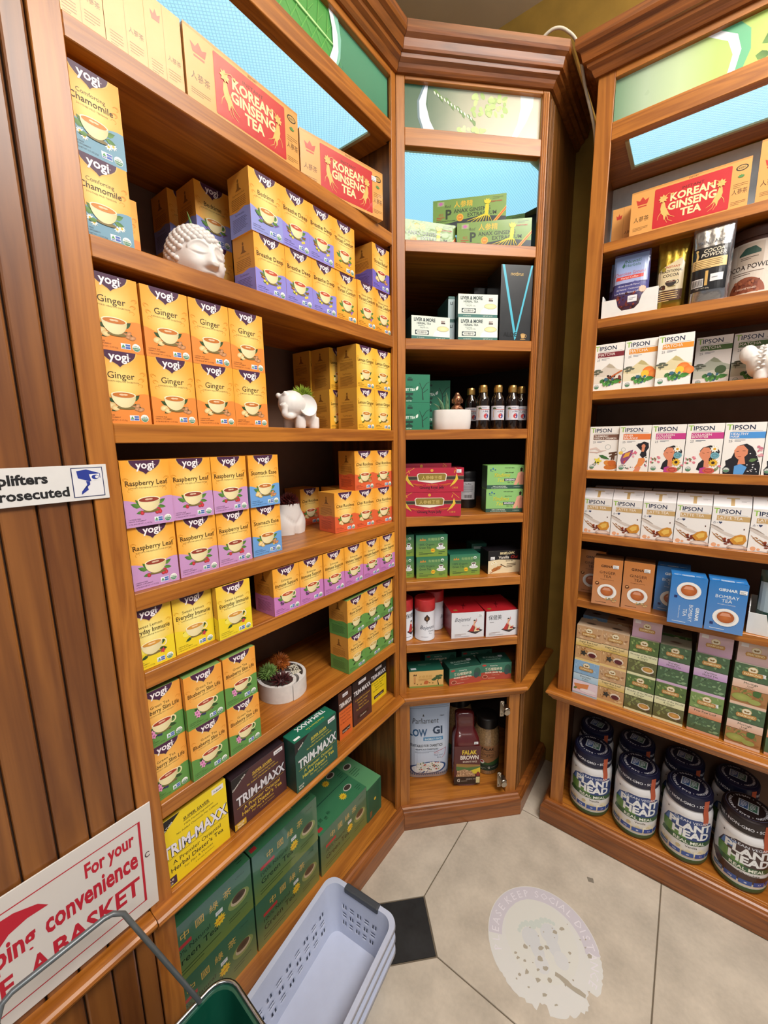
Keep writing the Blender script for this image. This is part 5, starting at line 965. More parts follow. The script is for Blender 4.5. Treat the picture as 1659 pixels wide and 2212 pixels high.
for i, (P, s, l) in enumerate(((FL, .6975, 'lilac tea box lying flat on the third stack from left'), (FL, .8685, 'lilac tea box lying flat on the fifth stack from left'), (FO, .958, 'beige tea box lying flat on the sixth stack from left'))): put(P, at('R', s, .026, ZR['G']+.2599, 0), l, 'tea box', G)
# ------------------------------------------------------------------ planters, tubs, bottles, bags
CER = plain('white_ceramic', '#e2dedb', .42, var=.03, scale=30); CEM = plain('white_cement', '#d6d2cf', .75, var=.06, scale=60, bump=.1)
def remeshed(bm, voxel, smooth=4):
    me = bpy.data.meshes.new('t'); bm.to_mesh(me); bm.free(); o = bpy.data.objects.new('t', me); COL.objects.link(o)
    m = o.modifiers.new('r', 'REMESH'); m.mode = 'VOXEL'; m.voxel_size = voxel; s = o.modifiers.new('s', 'SMOOTH'); s.iterations = smooth; s.factor = .5
    r = bpy.data.meshes.new_from_object(o.evaluated_get(bpy.context.evaluated_depsgraph_get())); bpy.data.objects.remove(o); bpy.data.meshes.remove(me)
    for p in r.polygons: p.use_smooth = True
    return r
def spikes(bm, c, R, n, l, w, seed, zmin=-.3, sq=1):
    r = random.Random(seed)
    for i in range(n):
        z = zmin+(1-zmin)*(i+.5)/n; a = i*2.39996+r.uniform(-.2, .2); q = math.sqrt(max(0, 1-z*z)); d = Vector((q*math.cos(a), q*math.sin(a), z*sq)).normalized()
        b = Vector(c)+d*R*.55; t = Vector(c)+d*(R*.55+l*r.uniform(.75, 1.15)); u = d.cross(Vector((0, 0, 1)) if abs(d.z) < .9 else Vector((1, 0, 0))).normalized(); v = d.cross(u)
        m = b.lerp(t, .45); vs = [bm.verts.new(b)]+[bm.verts.new(m+w*(math.cos(k*2.094)*u+math.sin(k*2.094)*v)) for k in range(3)]+[bm.verts.new(t)]
        for k in range(3): bm.faces.new((vs[0], vs[1+(k+1) % 3], vs[1+k])); bm.faces.new((vs[4], vs[1+k], vs[1+(k+1) % 3]))
def succ(name, c, R, n, l, w, col, col2, par, seed=1, zmin=-.3, sq=1):
    bm = bmesh.new(); spikes(bm, c, R, n, l, w, seed, zmin, sq); add_ball(bm, c, R*.6, 10, 6)
    m = plain(name, mix(col, col2, .5), .55, var=.45, scale=160); return tag(obj(name, bm, m, par), kind='stuff')
# head planter
bm = bmesh.new(); bmesh.ops.create_uvsphere(bm, u_segments=180, v_segments=128, radius=1)
g = lambda x, c, s: math.exp(-((x-c)/s)**2)
def hair_z(az): return .073-.020*min(1, (abs(az)/1.15)**3) if abs(az) < 1.2 else .030
for v in bm.verts:
    x, y, z = v.co; az = math.atan2(x, -y); Z = .046+.064*z; P = Vector((x*.052, y*.058, 0)); n = Vector((x, y, 0)); d = 0
    if y < 0:
        d += .013*g(az, 0, .16+.06*g(Z, .030, .012))*max(0, min(1, (.068-Z)/.036))*(1 if Z > .026 else g(Z, .026, .003)) + .004*g(abs(az), .13, .07)*g(Z, .030, .006)
        arc = .060+.010*(1-((abs(az)-.42)/.36)**2); d += .0030*g(Z, arc, .0032)*(1 if .08 < abs(az) < .85 else 0)
        d -= .0045*g(abs(az), .40, .20)*g(Z, .053, .008); d += .0042*g(abs(az), .42, .22)*g(Z, .0505, .0055); d -= .0034*g(Z, .0445+.004*((abs(az)-.42)/.3)**2, .0016)*g(abs(az), .42, .26)
        d += .005*g(az, 0, .26)*(g(Z, .016, .0035)+g(Z, .008, .004)) - .003*g(az, 0, .22)*g(Z, .012, .0012); d += .004*g(abs(az), .62, .3)*g(Z, .028, .014)
    if n.length > .05: P += n.normalized()*d
    v.co = Vector((P.x, P.y, max(0, Z)))
hp = tag(obj('head_planter', bm, CER, None, at('L', -.590, .087, ZL['B']+.0004, 2), smooth=180), 'white ceramic planter shaped as a serene head with curled hair', 'planter')
bm = bmesh.new(); N = 260
for i in range(N):
    z = 1-1.15*(i+.5)/N; a = i*2.39996; q = math.sqrt(max(0, 1-z*z)); x, y = q*math.cos(a), q*math.sin(a); az = math.atan2(x, -y); Z = .046+.064*z
    if Z > hair_z(az): add_ball(bm, (x*.052, y*.058, Z), (.0064, .0064, .0056), 8, 5)
tag(obj('hair_curls', bm, CER, hp, smooth=180), kind='stuff')
LEAFM = plain('leaf_green', '#55803a', .5, var=.2); bm = bmesh.new(); add_tube(bm, [(.0, .0, .105), (-.003, .002, .125), (-.008, .002, .140)], [.003, .0022, .0003], 5); add_tube(bm, [(.012, .01, .105), (.016, .012, .118), (.022, .012, .126)], [.003, .002, .0003], 5); obj('sprig', bm, LEAFM, hp)
# elephant planter
bm = bmesh.new(); add_ball(bm, (.024, .0, .043), (.039, .034, .039), 20, 14); add_ball(bm, (-.022, -.010, .060), (.037, .031, .033), 20, 14); add_ball(bm, (-.048, -.016, .082), (.007, .007, .007)); add_ball(bm, (-.047, .010, .080), (.007, .007, .007))
for x, y in ((-.006, -.02), (.046, -.018), (-.006, .02), (.046, .018)): add_lathe(bm, [(0, 0), (.0135, 0), (.0145, .006), (.0145, .03), (0, .032)], 14, (x, y, 0))
add_tube(bm, spline([(-.022, -.020, .036), (-.044, -.024, .028), (-.062, -.026, .032), (-.062, -.026, .046), (-.069, -.026, .058)], 5), .008, 10)
me = remeshed(bm, .0022, 5); el = tag(link('elephant_planter', me, None, at('L', -.366, .062, ZL['C']+.0004, 4)), 'white ceramic elephant planter with a green succulent on its back', 'planter'); me.materials.append(CER)
for sy in (-1, 1):
    bm = bmesh.new(); add_lathe(bm, [(0, .002), (.014, .0012), (.023, -.003), (.0265, -.006), (.0275, -.0045), (.024, .001), (.016, .0055), (0, .007)], 24)
    M = Matrix.Translation((.004, -.036 if sy < 0 else .034, .056)) @ Matrix.Rotation(sy*PI/2-.15, 4, 'X') @ Matrix.Rotation(.2, 4, 'Y'); bmesh.ops.transform(bm, matrix=M, verts=bm.verts[:]); obj('ear', bm, CER, el, smooth=60)
succ('succulent', (.024, 0, .078), .028, 150, .020, .0022, '#a8b83a', '#6a8a2a', el, 4, -.1)
# torso vase
bm = bmesh.new(); rings = []; NS, NR = 48, 22
for j in range(NR+1):
    t = j/NR; z = .087*t; rx = .050+.004*math.sin(PI*min(1, t*1.4))-.020*max(0, (t-.38)/.62)**1.3+.004*max(0, (t-.85)/.15); ry = .034-.009*max(0, (t-.3)/.7); R = []
    for k in range(NS):
        a = 2*PI*k/NS; x, y = rx*math.cos(a), ry*math.sin(a)
        if y < 0: y += (.012*g(x, 0, .0045)*max(0, 1-t/.30) + .005*g(abs(x), max(0, (t-.26)*.075), .005)*g(t, .42, .2))
        R.append(bm.verts.new((x, y, z)))
    rings.append(R)
for s_, zz in ((.88, .086), (.84, .066)): rings.append([bm.verts.new((v.co.x*s_, v.co.y*s_, zz)) for v in rings[NR]])
for A, B in zip(rings, rings[1:]):
    for k in range(NS): bm.faces.new((A[k], A[(k+1) % NS], B[(k+1) % NS], B[k]))
bm.faces.new(rings[0][::-1]); bm.faces.new(rings[-1])
tv = tag(obj('torso_vase', bm, CER, None, at('L', -.325, .162, ZL['D']+.0004, -3), smooth=50), 'white ceramic vase shaped like hips with a dark red succulent', 'planter')
succ('red_succulent', (.0, .0, .088), .026, 170, .020, .0024, '#6a1f1c', '#35100f', tv, 6, -.1)
# two-part round planter
pl = empty('split_planter', at('L', -.425, .107, ZL['F']+.0004, -22), 'round white cement planter in two interlocking halves with three succulents', 'planter')
def half_outline(R, gap, n=16):
    P = [(R*math.cos(a), R*math.sin(a)) for a in [PI/2+.18+(PI-.24)*i/n for i in range(n+1)]]          # left arc from top to bottom
    P += [(R/2*math.cos(a)-gap, -R/2+R/2*math.sin(a)) for a in [-PI/2+PI*i/n for i in range(1, n)]]
    P += [(-R/2*math.sin(b)-gap*1, R/2-R/2*math.cos(b)) for b in [PI*i/n for i in range(0, n)]]
    return P
def half(flip):
    P = half_outline(.067, .0040); P = [(-x, -y) for x, y in P] if flip else P
    bm = bmesh.new(); f = bm.faces.new([bm.verts.new((x, y, 0)) for x, y in P]); bmesh.ops.recalc_face_normals(bm, faces=[f])
    if f.normal.z < 0: f.normal_flip()
    r = bmesh.ops.extrude_face_region(bm, geom=[f]); top = [q for q in r['geom'] if isinstance(q, bmesh.types.BMFace)][0]
    for v in top.verts: v.co.z = .048
    bmesh.ops.recalc_face_normals(bm, faces=bm.faces[:])
    ar = lambda cx, cy, r, a0, a1, n=12: [(cx+r*math.cos(math.radians(a0+(a1-a0)*i/n)), cy+r*math.sin(math.radians(a0+(a1-a0)*i/n))) for i in range(n+1)]
    Q = ar(0, 0, .0585, 146, 260)+ar(-.004, -.0335, .0245, -86, 80)+ar(-.004, .0335, .042, 262, 184); add_prism(bm, [(-x, -y) for x, y in Q] if flip else Q, .046, .0487, 1); return bm
SOIL = plain('dark_soil', '#3a2f28', .9, var=.4, scale=200)
obj('planter_half', half(False), [CEM, SOIL], pl, smooth=40); obj('planter_half', half(True), [CEM, SOIL], pl, smooth=40)
succ('green_succulent', (-.036, .010, .056), .023, 170, .018, .0018, '#9ab86a', '#5f8a3a', pl, 3, -.25); succ('orange_succulent', (.004, .038, .060), .026, 260, .020, .0012, '#c8742a', '#9a4a18', pl, 5, -.3); succ('maroon_succulent', (-.012, -.034, .046), .021, 60, .024, .0026, '#5a2422', '#35141a', pl, 8, 0)
bm = bmesh.new(); rr = random.Random(2)
for i in range(60): add_ball(bm, (.038+rr.uniform(-.012, .012), .004+rr.uniform(-.024, .022), .0492), (.0024, .002, .002), 6, 4)
tag(obj('pebbles', bm, plain('pale_pebble', '#cfc8b4', .8), pl), kind='stuff')
# oval planter with a bronze bust
op = empty('oval_planter', at('M', .2005, .075, ZM['3']+.0004, -4), 'white oval planter holding a snake plant and a small bronze bust', 'planter')
bm = bmesh.new(); pr = [(0, 0), (.060, 0), (.063, .004), (.0645, .03), (.0645, .058), (.063, .065), (.060, .066), (.056, .064), (.055, .056), (0, .056)]; add_lathe(bm, pr, 48, (0, 0, 0), 0, 0, 1, .62)
for v in bm.verts:
    r = math.hypot(v.co.x, v.co.y/.62)
    if r > 1e-5: q = (abs(v.co.x/r)**3.2+abs(v.co.y/.62/r)**3.2)**(-1/3.2); v.co.x *= min(q, 1.1); v.co.y *= min(q, 1.1)
obj('pot', bm, CER, op, smooth=40)
bm = bmesh.new()
for x, y, hx, hz, w in ((-.026, .0, -.024, .05, .006), (-.018, -.004, -.002, .036, .005), (-.012, .006, -.006, .066, .006), (-.03, .008, -.032, .03, .005)): add_tube(bm, spline([(x, y, .054), (x+hx*.4, y, .06+hz*.55), (x+hx, y, .06+hz)], 5), [w*.8]*3+[w]*3+[w*.8, w*.6, w*.4, w*.25, .0004], 6)
obj('snake_plant', bm, plain('snake_plant_leaf', '#5a7a5a', .45, var=.35, scale=90), op)
bm = bmesh.new(); add_ball(bm, (.02, 0, .086), (.0115, .0115, .014), 14, 10); add_ball(bm, (.02, .001, .099), (.006, .006, .006)); add_ball(bm, (.020, .003, .060), (.017, .012, .016), 14, 10); add_tube(bm, [(.006, -.006, .060), (.013, -.012, .064), (.024, -.013, .067)], .0036, 7); add_tube(bm, [(.034, -.004, .060), (.030, -.012, .062), (.024, -.013, .066)], .0036, 7); add_ball(bm, (.02, -.0115, .085), (.002, .0025, .004)); add_ball(bm, (.008, 0, .084), (.0025, .003, .006)); add_ball(bm, (.032, 0, .084), (.0025, .003, .006))
bmesh.ops.scale(bm, vec=(1.4, 1.4, 1.4), space=Matrix.Translation((-.022, 0, -.052)), verts=bm.verts[:]); me = remeshed(bm, .0014, 3); me.materials.append(plain('aged_bronze', '#a8765a', .35, metal=.85, var=.35, scale=120)); link('bronze_bust', me, op)
# bottles
GLS = plain('dark_bottle_glass', '#1c1210', .07, var=.1, coat=.6); CAP = plain('gold_cap', '#c9a25e', .3, metal=.9, var=.08)
bt = empty('tonic_bottle', at('M', .3115, .034, ZM['3']+.0004), 'x', 'bottle')
bm = bmesh.new(); add_lathe(bm, [(0, 0), (.0195, 0), (.0215, .003), (.0215, .092), (.019, .104), (.0125, .113), (.0115, .125), (0, .126)], 28); obj('glass', bm, GLS, bt, smooth=40)
bm = bmesh.new(); pr = [(.0135, .120)]+[(.0135+.0008*(i % 2), .1215+.0028*i) for i in range(7)]+[(.0125, .143), (0, .1435)]; add_lathe(bm, pr, 24); obj('cap', bm, CAP, bt, smooth=50)
a = Art(72, 46); a.rect(0, 0, 72, 46, '#cfcdd6'); a.rect(20, 33, 56, 35, '#b8442e'); a.lines(24, 38, 54, 1, 3, 3, '#9aa0b8', 1); a.text('人參飲', 36, 25, 7, '#3a3a5a', fit=26)
a.line([(14, 8), (13, 26), (17, 36)], [2.4, 2, 1.2], '#c89a6a')
for an in (20, 70, 120, 160): a.leaf(17, 36, 7, an, '#4a5a3a', .3)
a.leaf(60, 38, 7, 60, '#4a5a3a', .3); a.leaf(60, 38, 7, 120, '#4a5a3a', .3); a.ell(38, 13, 8, 8, '#2c3f8a', 20); a.ell(38, 13, 8, 8, '#c0343a', 16, a0=90, a1=270); a.ell(38, 10, 2.6, 2, '#e8e0e0', 10); a.ell(38, 16, 3, 2.4, '#d86a5a', 10)
link('label', art_mesh(a, 'label', m_cyl(.0215, 0, .072, .030), CARD, (5, 0)), bt)
NB = ['first', 'second', 'third', 'fourth']
for i, (s, o, r) in enumerate(((.2965, .036, 6), (.3485, .034, 0), (.4005, .036, 4), (.4535, .060, -6), (.281, .110, 10), (.331, .118, 0), (.384, .120, 4))):
    b = bt if i == 0 else copy_tree(bt); b.matrix_local = at('M', min(s, .4435) if i == 3 else s, o, ZM['3']+.0004, r)
    tag(b, f'dark tonic bottle with gold cap, {NB[i]} from left in front' if i < 4 else f'dark tonic bottle with gold cap, {NB[i-4]} from left in the back row', 'bottle', 'dark tonic bottles with gold caps')
# red capped tins
TIN = plain('white_tin', '#d9dbe4', .35, var=.02, coat=.3); RED = plain('red_tin_lid', '#b02a2c', .35, var=.05, coat=.3)
tn = empty('tea_tin', at('M', .104, .052, ZM['6']+.0004), 'x', 'tin')
bm = bmesh.new(); add_lathe(bm, [(0, 0), (.0355, 0), (.037, .0015), (.037, .004), (.0362, .005), (.0362, .118), (0, .118)], 36); obj('body', bm, TIN, tn, smooth=40)
bm = bmesh.new(); add_lathe(bm, [(.0372, .112), (.0376, .114), (.0376, .150), (.036, .153), (.033, .1535), (.032, .152), (0, .152)], 36); obj('lid', bm, RED, tn, smooth=40)
a = Art(100, 108); a.poly([(50, 68), (40, 76), (40, 84), (50, 96), (60, 84), (60, 76)], '#3a2a24'); a.poly([(50, 74), (46, 78), (50, 88), (54, 78)], '#8a5a2a'); a.line([(50, 62), (50, 74)], 2, '#3a2a24'); a.text('Bojenmi', 52, 40, 20, '#1f2a4a', shear=.3, fit=54); a.text('Chinese', 66, 30, 8, '#1f2a4a', shear=.1, res=1); a.text('Tea', 62, 21, 8, '#1f2a4a', shear=.1, res=1); a.lines(30, 10, 72, 1, 3, 1.4, '#8a8a9a', 2)
link('label', art_mesh(a, 'label', m_cyl(.0362, 0, .1, .005), CARD, (5, 0)), tn)
tag(tn, 'white tea tin with red lid and cursive lettering in the middle', 'tin', 'white tea tins with red lids')
t2 = copy_tree(tn); t2.matrix_local = at('M', .0655, .128, ZM['6']+.0004, 40) if 0 else at('M', .158, .128, ZM['6']+.0004, 70); tag(t2, 'white tea tin with red lid at the back, turned away', 'tin')
t3 = empty('tea_tin', at('M', .0245, .062, ZM['6']+.0004, 30), 'white tea tin with red lid half hidden by the left post', 'tin', 'white tea tins with red lids')
for ch in tn.children:
    if ch.name.split('.')[0] != 'label': c = ch.copy(); COL.objects.link(c); c.parent = t3
a = Art(100, 108); a.text('保健美', 62, 82, 19, '#22242c', fit=52)
a.poly([(40, 30), (60, 14), (84, 26), (66, 44)], '#3a3236'); a.poly([(46, 28), (62, 24), (66, 52), (54, 58)], '#b8322e'); a.ell(60, 62, 5, 5.6, '#e6c0a0', 10); a.ell(60, 67, 5, 3, '#1e1a1e', 10); a.poly([(62, 26), (78, 26), (70, 40)], '#e6d2a6'); a.lines(34, 8, 76, 1, 3, 1.4, '#5a5a6a', 2)
link('label', art_mesh(a, 'label', m_cyl(.0362, 0, .1, .005), CARD, (5, 0)), t3)
# black tub behind the royal jelly
BLKP = plain('black_plastic', '#1b1b1d', .35, var=.1); tb = empty('supplement_tub', at('M', .292, .165, ZM['4']+.0004, -8), 'black plastic tub with a white barcode label behind crimson boxes', 'tub')
bm = bmesh.new(); add_lathe(bm, [(0, 0), (.033, 0), (.036, .004), (.037, .10), (.034, .112), (0, .113)], 28, (0, 0, 0), 0, 0, 1, .85); obj('body', bm, BLKP, tb, smooth=40); bm = bmesh.new(); add_lathe(bm, [(.034, .112), (.0345, .114), (.0345, .134), (.032, .138), (0, .138)], 28, (0, 0, 0), 0, 0, 1, .85); obj('lid', bm, BLKP, tb, smooth=40)
a = Art(54, 66); a.rect(0, 0, 54, 66, '#c9ccd2'); a.text('Sea Moss', 27, 56, 6, '#2a2a30', bold=.03, res=1); a.lines(4, 50, 50, 8, 3.4, 1.2, '#6a6e76', 3)
for i in range(10): a.rect(12+3*i, 5, 12+3*i+1.4+(i % 3)*.4, 17, '#22242a')
link('label', art_mesh(a, 'label', lambda x, y, o: ((.0372+o)*math.sin((x-.027)/.037), -(.0372+o)*.85*math.cos((x-.027)/.037), .034+y), CARD, (5, 0)), tb)
# pouches
def pouch(name, w, h, d, art, mat, M, label, cat, group=None, topw=1.0, lean=0, gz=.82):
    """A filled pouch: full at the foot, drawn flat to a sealed top edge; print lies on the front skin."""
    def sk(u, v):
        prof = (1-max(0, (v-.25)/.75)**1.7)*(.55+.45*min(1, v/.12)) if v < gz+.18 else 0
        wd = w*(1+(topw-1)*v); x = (u-.5)*wd
        return x, d/2*max(.02, prof)*max(0, 1-(2*u-1)**4)**.6+.0008, v*h, lean*v*h
    bm = bmesh.new(); NU, NV = 16, 22; F, B = [], []
    for j in range(NV+1):
        fr, bk = [], []
        for i in range(NU+1):
            x, t, z, sh = sk(i/NU, j/NV); wr = .0016*math.sin(i*1.7+j*.9)*math.sin(j*.8) if 2 < j < NV else 0
            fr.append(bm.verts.new((x, d/2-t+sh+wr, z))); bk.append(bm.verts.new((x, d/2+t+sh, z)))
        F.append(fr); B.append(bk)
    for j in range(NV):
        for i in range(NU): bm.faces.new((F[j][i], F[j][i+1], F[j+1][i+1], F[j+1][i])); bm.faces.new((B[j][i+1], B[j][i], B[j+1][i], B[j+1][i+1]))
        for i, s in ((0, 1), (NU, -1)): bm.faces.new((F[j][i], F[j+1][i], B[j+1][i], B[j][i])[::s])
    bm.faces.new(F[0][::-1]+B[0]) if 0 else None
    for i in range(NU): bm.faces.new((F[0][i+1], F[0][i], B[0][i], B[0][i+1])); bm.faces.new((F[NV][i], F[NV][i+1], B[NV][i+1], B[NV][i]))
    o = tag(obj(name, bm, mat, None, M, smooth=50), label, cat, group)
    def mp(x, y, off):
        X, t, z, sh = sk(max(0, min(1, x/w)), max(0, min(1, y/h))); return (X, d/2-t+sh-off-.0016, y)
    link('front_print', art_mesh(art, 'front_print', mp, GLOSS, (w*1000/14, h*1000/20)), o); return o
PFOIL = plain('silver_foil', '#b9bcc4', .22, metal=.9, var=.06, scale=35, bump=.5); GFOIL = plain('gold_foil', '#a8903a', .28, metal=.85, var=.08, scale=35, bump=.5); WBAG = plain('white_film_bag', '#cfd6e2', .3, var=.03, coat=.4); BBAG = plain('brown_film_bag', '#5a1c1e', .22, var=.08, coat=.6, scale=25, bump=.2)
a = Art(168, 352); a.rect(2, 20, 166, 348, '#c6d2e6'); a.vgrad(2, 150, 166, 348, '#cfd8e6', '#a9c4ea'); b = '#2b5a86'
a.rect(4, 318, 164, 321, '#8ea2c0'); a.rect(4, 326, 164, 328, '#8ea2c0'); a.poly([(56, 286), (60, 296), (64, 286)], '#1b1e2a'); a.text('Parliament', 68, 258, 31, '#1b1e2a', shear=.1, fit=104); a.text('PARLA', 136, 284, 6, '#2a3a5a', bold=.03, res=1)
a.text('LOW', 38, 206, 42, b, bold=.03, fit=72); a.text('GI', 116, 214, 42, '#1d3a5a', bold=.04, fit=46); a.rect(58, 186, 138, 201, '#3f86b8'); a.text('BASMATI RICE', 98, 189, 11, '#dcecf4', bold=.02, fit=70); a.text('SUITABLE FOR DIABETICS', 72, 160, 15, '#1d2432', bold=.02, fit=128); a.text('ADAPTÉ AUX DIABÉTIQUES', 72, 146, 9, '#3a4252', bold=.02, fit=92); a.lines(24, 138, 120, 2, 4, 1.2, '#6a7282', 2)
a.text('Mother', 112, 128, 7, '#b8343a', shear=.2, res=1); a.text('Than Just', 118, 118, 10, '#2a3a6a', shear=.2, res=1); a.text('Rice', 122, 107, 10, '#2a3a6a', shear=.2, res=1); a.line([(100, 132), (126, 142), (150, 148), (146, 120), (132, 104)], [1, 2, 2.4, 2, 1], '#b8343a')
a.ell(78, 60, 74, 32, '#2f558c', 28, 6); a.ell(78, 62, 66, 26, '#e4e8ee', 26, 6); blobs(a, 80, 70, 48, 20, 130, ['#f0efe8', '#e6e4da', '#dcdad0'], 3, 4.4); blobs(a, 80, 74, 42, 18, 26, ['#4a6a3a', '#b8483a', '#3a4a5a', '#5f8038'], 8, 3.6)
for i in range(18): a.rect(4+i*9, 20, 9+i*9, 34, '#4f7cb0')
pouch('rice_bag', .170, .352, .08, a, WBAG, at('M', .139, .098, ZM['H']+.0006, -3), 'tall pale blue rice bag printed with a bowl of rice', 'rice bag', None, 1.0, -.05, .9)
a = Art(104, 150); a.rect(0, 0, 104, 150, '#531a1c'); a.text('FALAK', 60, 118, 23, '#e2c63a', bold=.03, fit=58); a.text('BROWN', 60, 98, 22, '#efe6dc', bold=.03, fit=72); a.text('BASMATI RICE', 62, 86, 9, '#d8c8b8', bold=.02, fit=56); a.poly([(8, 82), (104, 76), (104, 50), (8, 60)], '#9a7438'); a.poly([(8, 72), (50, 66), (104, 70), (104, 52), (8, 56)], '#4a7034'); a.poly([(60, 52), (104, 66), (104, 42), (70, 40)], '#d8c22e'); a.poly([(8, 36), (20, 56), (42, 60), (64, 52), (84, 38), (84, 30), (8, 30)], '#b08a64'); blobs(a, 42, 44, 30, 11, 60, ['#c8a07c', '#a87c58', '#8f6848', '#d8b48e'], 3, 3); a.rect(0, 0, 104, 30, '#231a16'); a.text('G', 18, 10, 17, '#e4ddd2', bold=.02); a.text('GINSENG GOLD', 48, 18, 6, '#d8d0c4', 'l', fit=44, res=1); a.lines(28, 12, 70, 1, 3, 1.6, '#a89f90', 2); a.rect(88, 4, 103, 28, '#d8cf9a'); a.ell(96, 40, 7, 9, '#8a2a20', 12)
bm = bmesh.new(); NU = 20; prof = [(0, .96), (.012, 1), (.10, 1.03), (.185, 1.0), (.203, .95), (.218, .82), (.230, .70), (.262, .72), (.292, .70), (.300, .45)]; rg = []
for z, k in prof:
    R = []
    for i in range(32):
        t = 2*PI*i/32; c, s = math.cos(t), math.sin(t); q = (abs(c)**4+abs(s)**4)**(-.25); R.append(bm.verts.new((c*q*.053*k-.004*max(0, (z-.2)/.1), .036+.016*min(1, max(0, (z-.19)/.04))+s*q*.036*k*(1 if z < .22 else .75), z)))
    rg.append(R)
for A, B in zip(rg, rg[1:]):
    for i in range(32): bm.faces.new((A[i], A[(i+1) % 32], B[(i+1) % 32], B[i]))
bm.faces.new(rg[0][::-1]); bm.faces.new(rg[-1])
bb = tag(obj('rice_bag', bm, BBAG, None, at('M', .2795, .049, ZM['H']+.0006, -6), smooth=60), 'glossy maroon brown rice bag in front of the open cupboard', 'rice bag')
link('front_print', art_mesh(a, 'front_print', lambda x, y, o: ((x-.052)*1.0, -.0016-o, .010+y*1.14), GLOSS), bb); link('price_sticker', sticker_mesh(), bb, Matrix.Translation((.026, .0025, .186)))
# rice jars
JG = plain('jar_of_brown_rice', '#9a7a54', .12, var=.35, scale=170, coat=.9); JL = plain('black_jar_lid', '#1a1614', .4, var=.1)
def rice_jar(M, label, dark=False):
    j = empty('rice_jar', M, label, 'jar', 'clear rice jars with black lids'); bm = bmesh.new(); add_lathe(bm, [(0, 0), (.048, 0), (.052, .006), (.0525, .15), (.048, .185), (.040, .205), (.038, .21), (0, .21)], 36); obj('glass', bm, JG, j, smooth=40)
    bm = bmesh.new(); pr = [(.043, .204)]+[(.043+.0012*(i % 2), .206+.003*i) for i in range(12)]+[(.042, .245), (.036, .248), (0, .248)]; add_lathe(bm, pr, 32); obj('lid', bm, JL, j, smooth=50)
    a = Art(150, 112); a.rect(0, 0, 150, 112, '#9a6c46'); a.text('FALAK', 75, 92, 18, '#2a1814', bold=.03, fit=54); a.rect(44, 58, 108, 85, '#2a1814'); a.rect(45.2, 59.2, 106.8, 83.8, '#9a6c46'); a.text('Organic', 75, 68, 18, '#2a1814', shear=.2, fit=54); a.lines(84, 64, 104, 2, 3, 1, '#2a1814', 2); a.poly([(0, 0), (150, 0), (150, 44), (110, 46), (75, 36), (30, 42), (0, 36)], '#35582e'); a.rect(0, 0, 150, 26, '#22352a'); a.ell(52, 38, 9, 9, '#e6e0da', 16); a.ell(52, 40, 6, 4, '#a82a2e', 12); a.text('G', 80, 10, 13, '#dcd8d0', bold=.02); a.text('GINSENG GOLD', 88, 14, 5, '#cfcac0', 'l', res=1); a.lines(44, 10, 70, 2, 4, 1.4, '#a8a89a', 3)
    link('label', art_mesh(a, 'label', m_cyl(.0526, 0, .15, .022), CARD, (6, 0)), j); return j
rice_jar(at('M', .394, .137, ZM['H']+.0006, -14), 'clear jar of brown rice with black lid beside the maroon bag'); rice_jar(at('M', .300, .235, ZM['H']+.0006, 0) @ Matrix.Scale(1.22, 4), 'taller rice jar in shadow behind the maroon bag'); rice_jar(at('M', .15, .27, ZM['H']+.0006, 0) @ Matrix.Scale(1.2, 4), 'rice jar in deep shadow behind the tall pale bag')
# coffee tray, coffee bags and cocoa pouches on the right cabinet
CARDW = plain('white_cardboard', '#dfdfdd', .7, var=.03)
def tray(M, w, d, h, label, notch=True):
    bm = bmesh.new(); t = .0025; add_box(bm, -w/2, w/2, 0, d, 0, t); add_box(bm, -w/2, w/2, d-t, d, t, h*1.3); add_box(bm, -w/2, -w/2+t, t, d-t, t, h*1.3); add_box(bm, w/2-t, w/2, t, d-t, t, h*1.3)
    P = [(-w/2, t), (w/2, t), (w/2, h*1.3), (w*.30, h*1.3), (w*.22, h*1.0), (w*.18, h*.55), (w*.10, h*.32), (-w*.12, h*.30), (-w*.20, h*.55), (-w*.24, h*1.0), (-w*.30, h), (-w/2, h)]
    A = [bm.verts.new((x, 0, z)) for x, z in P]; B = [bm.verts.new((x, t, z)) for x, z in P]; bm.faces.new(A); bm.faces.new(B[::-1])
    for i in range(len(P)): bm.faces.new((A[i], B[i], B[(i+1) % len(P)], A[(i+1) % len(P)]))
    return tag(obj('display_tray', bm, CARDW, None, M), label, 'tray')
tray(at('R', .5685, .0115, ZR['2']+.0006, 0), .142, .105, .050, 'white card display tray with a cut-out front holding coffee bags')
def coffee_art():
    a = Art(92, 170); a.vgrad(0, 90, 92, 170, '#a0a8d0', '#7f9fd8'); a.vgrad(0, 0, 92, 90, '#4a1a18', '#3a3a70'); a.poly([(0, 74), (20, 88), (40, 80), (60, 92), (92, 84), (92, 64), (0, 60)], '#4a4a86'); blobs(a, 46, 36, 42, 24, 40, ['#6a2a20', '#8a3a2a', '#4a1a18', '#3a1414'], 5, 4); a.text('Nuwati', 52, 146, 14, '#2f6a5a', fit=46); a.text('Herbals', 52, 135, 13, '#2f6a5a', fit=48); a.line([(26, 136), (30, 156)], 1.4, '#2f5a4a'); a.leaf(26, 134, 14, 80, '#2f6a5a', .3); a.text('Cherokee Ground', 46, 113, 13, '#b8444a', fit=80); a.rect(10, 100, 82, 110, '#c8403a'); a.text('Herbal Coffee', 46, 102, 8, '#f0d8d0', fit=60); a.text('Great Smooth Flavor', 46, 80, 7, '#e0dcea', fit=56, res=1); a.text('All Natural - Unsweetened', 46, 70, 7, '#e0dcea', fit=64, res=1); a.text('Low Acidity - Natural Caffeine', 46, 60, 7, '#e0dcea', fit=72, res=1); a.star(82, 66, 10, 10, '#d8a890', .8); a.rect(46, 34, 70, 52, '#e4e4e8'); a.lines(49, 44, 67, 2, 4, 1.4, '#8a8a92', 2); return a
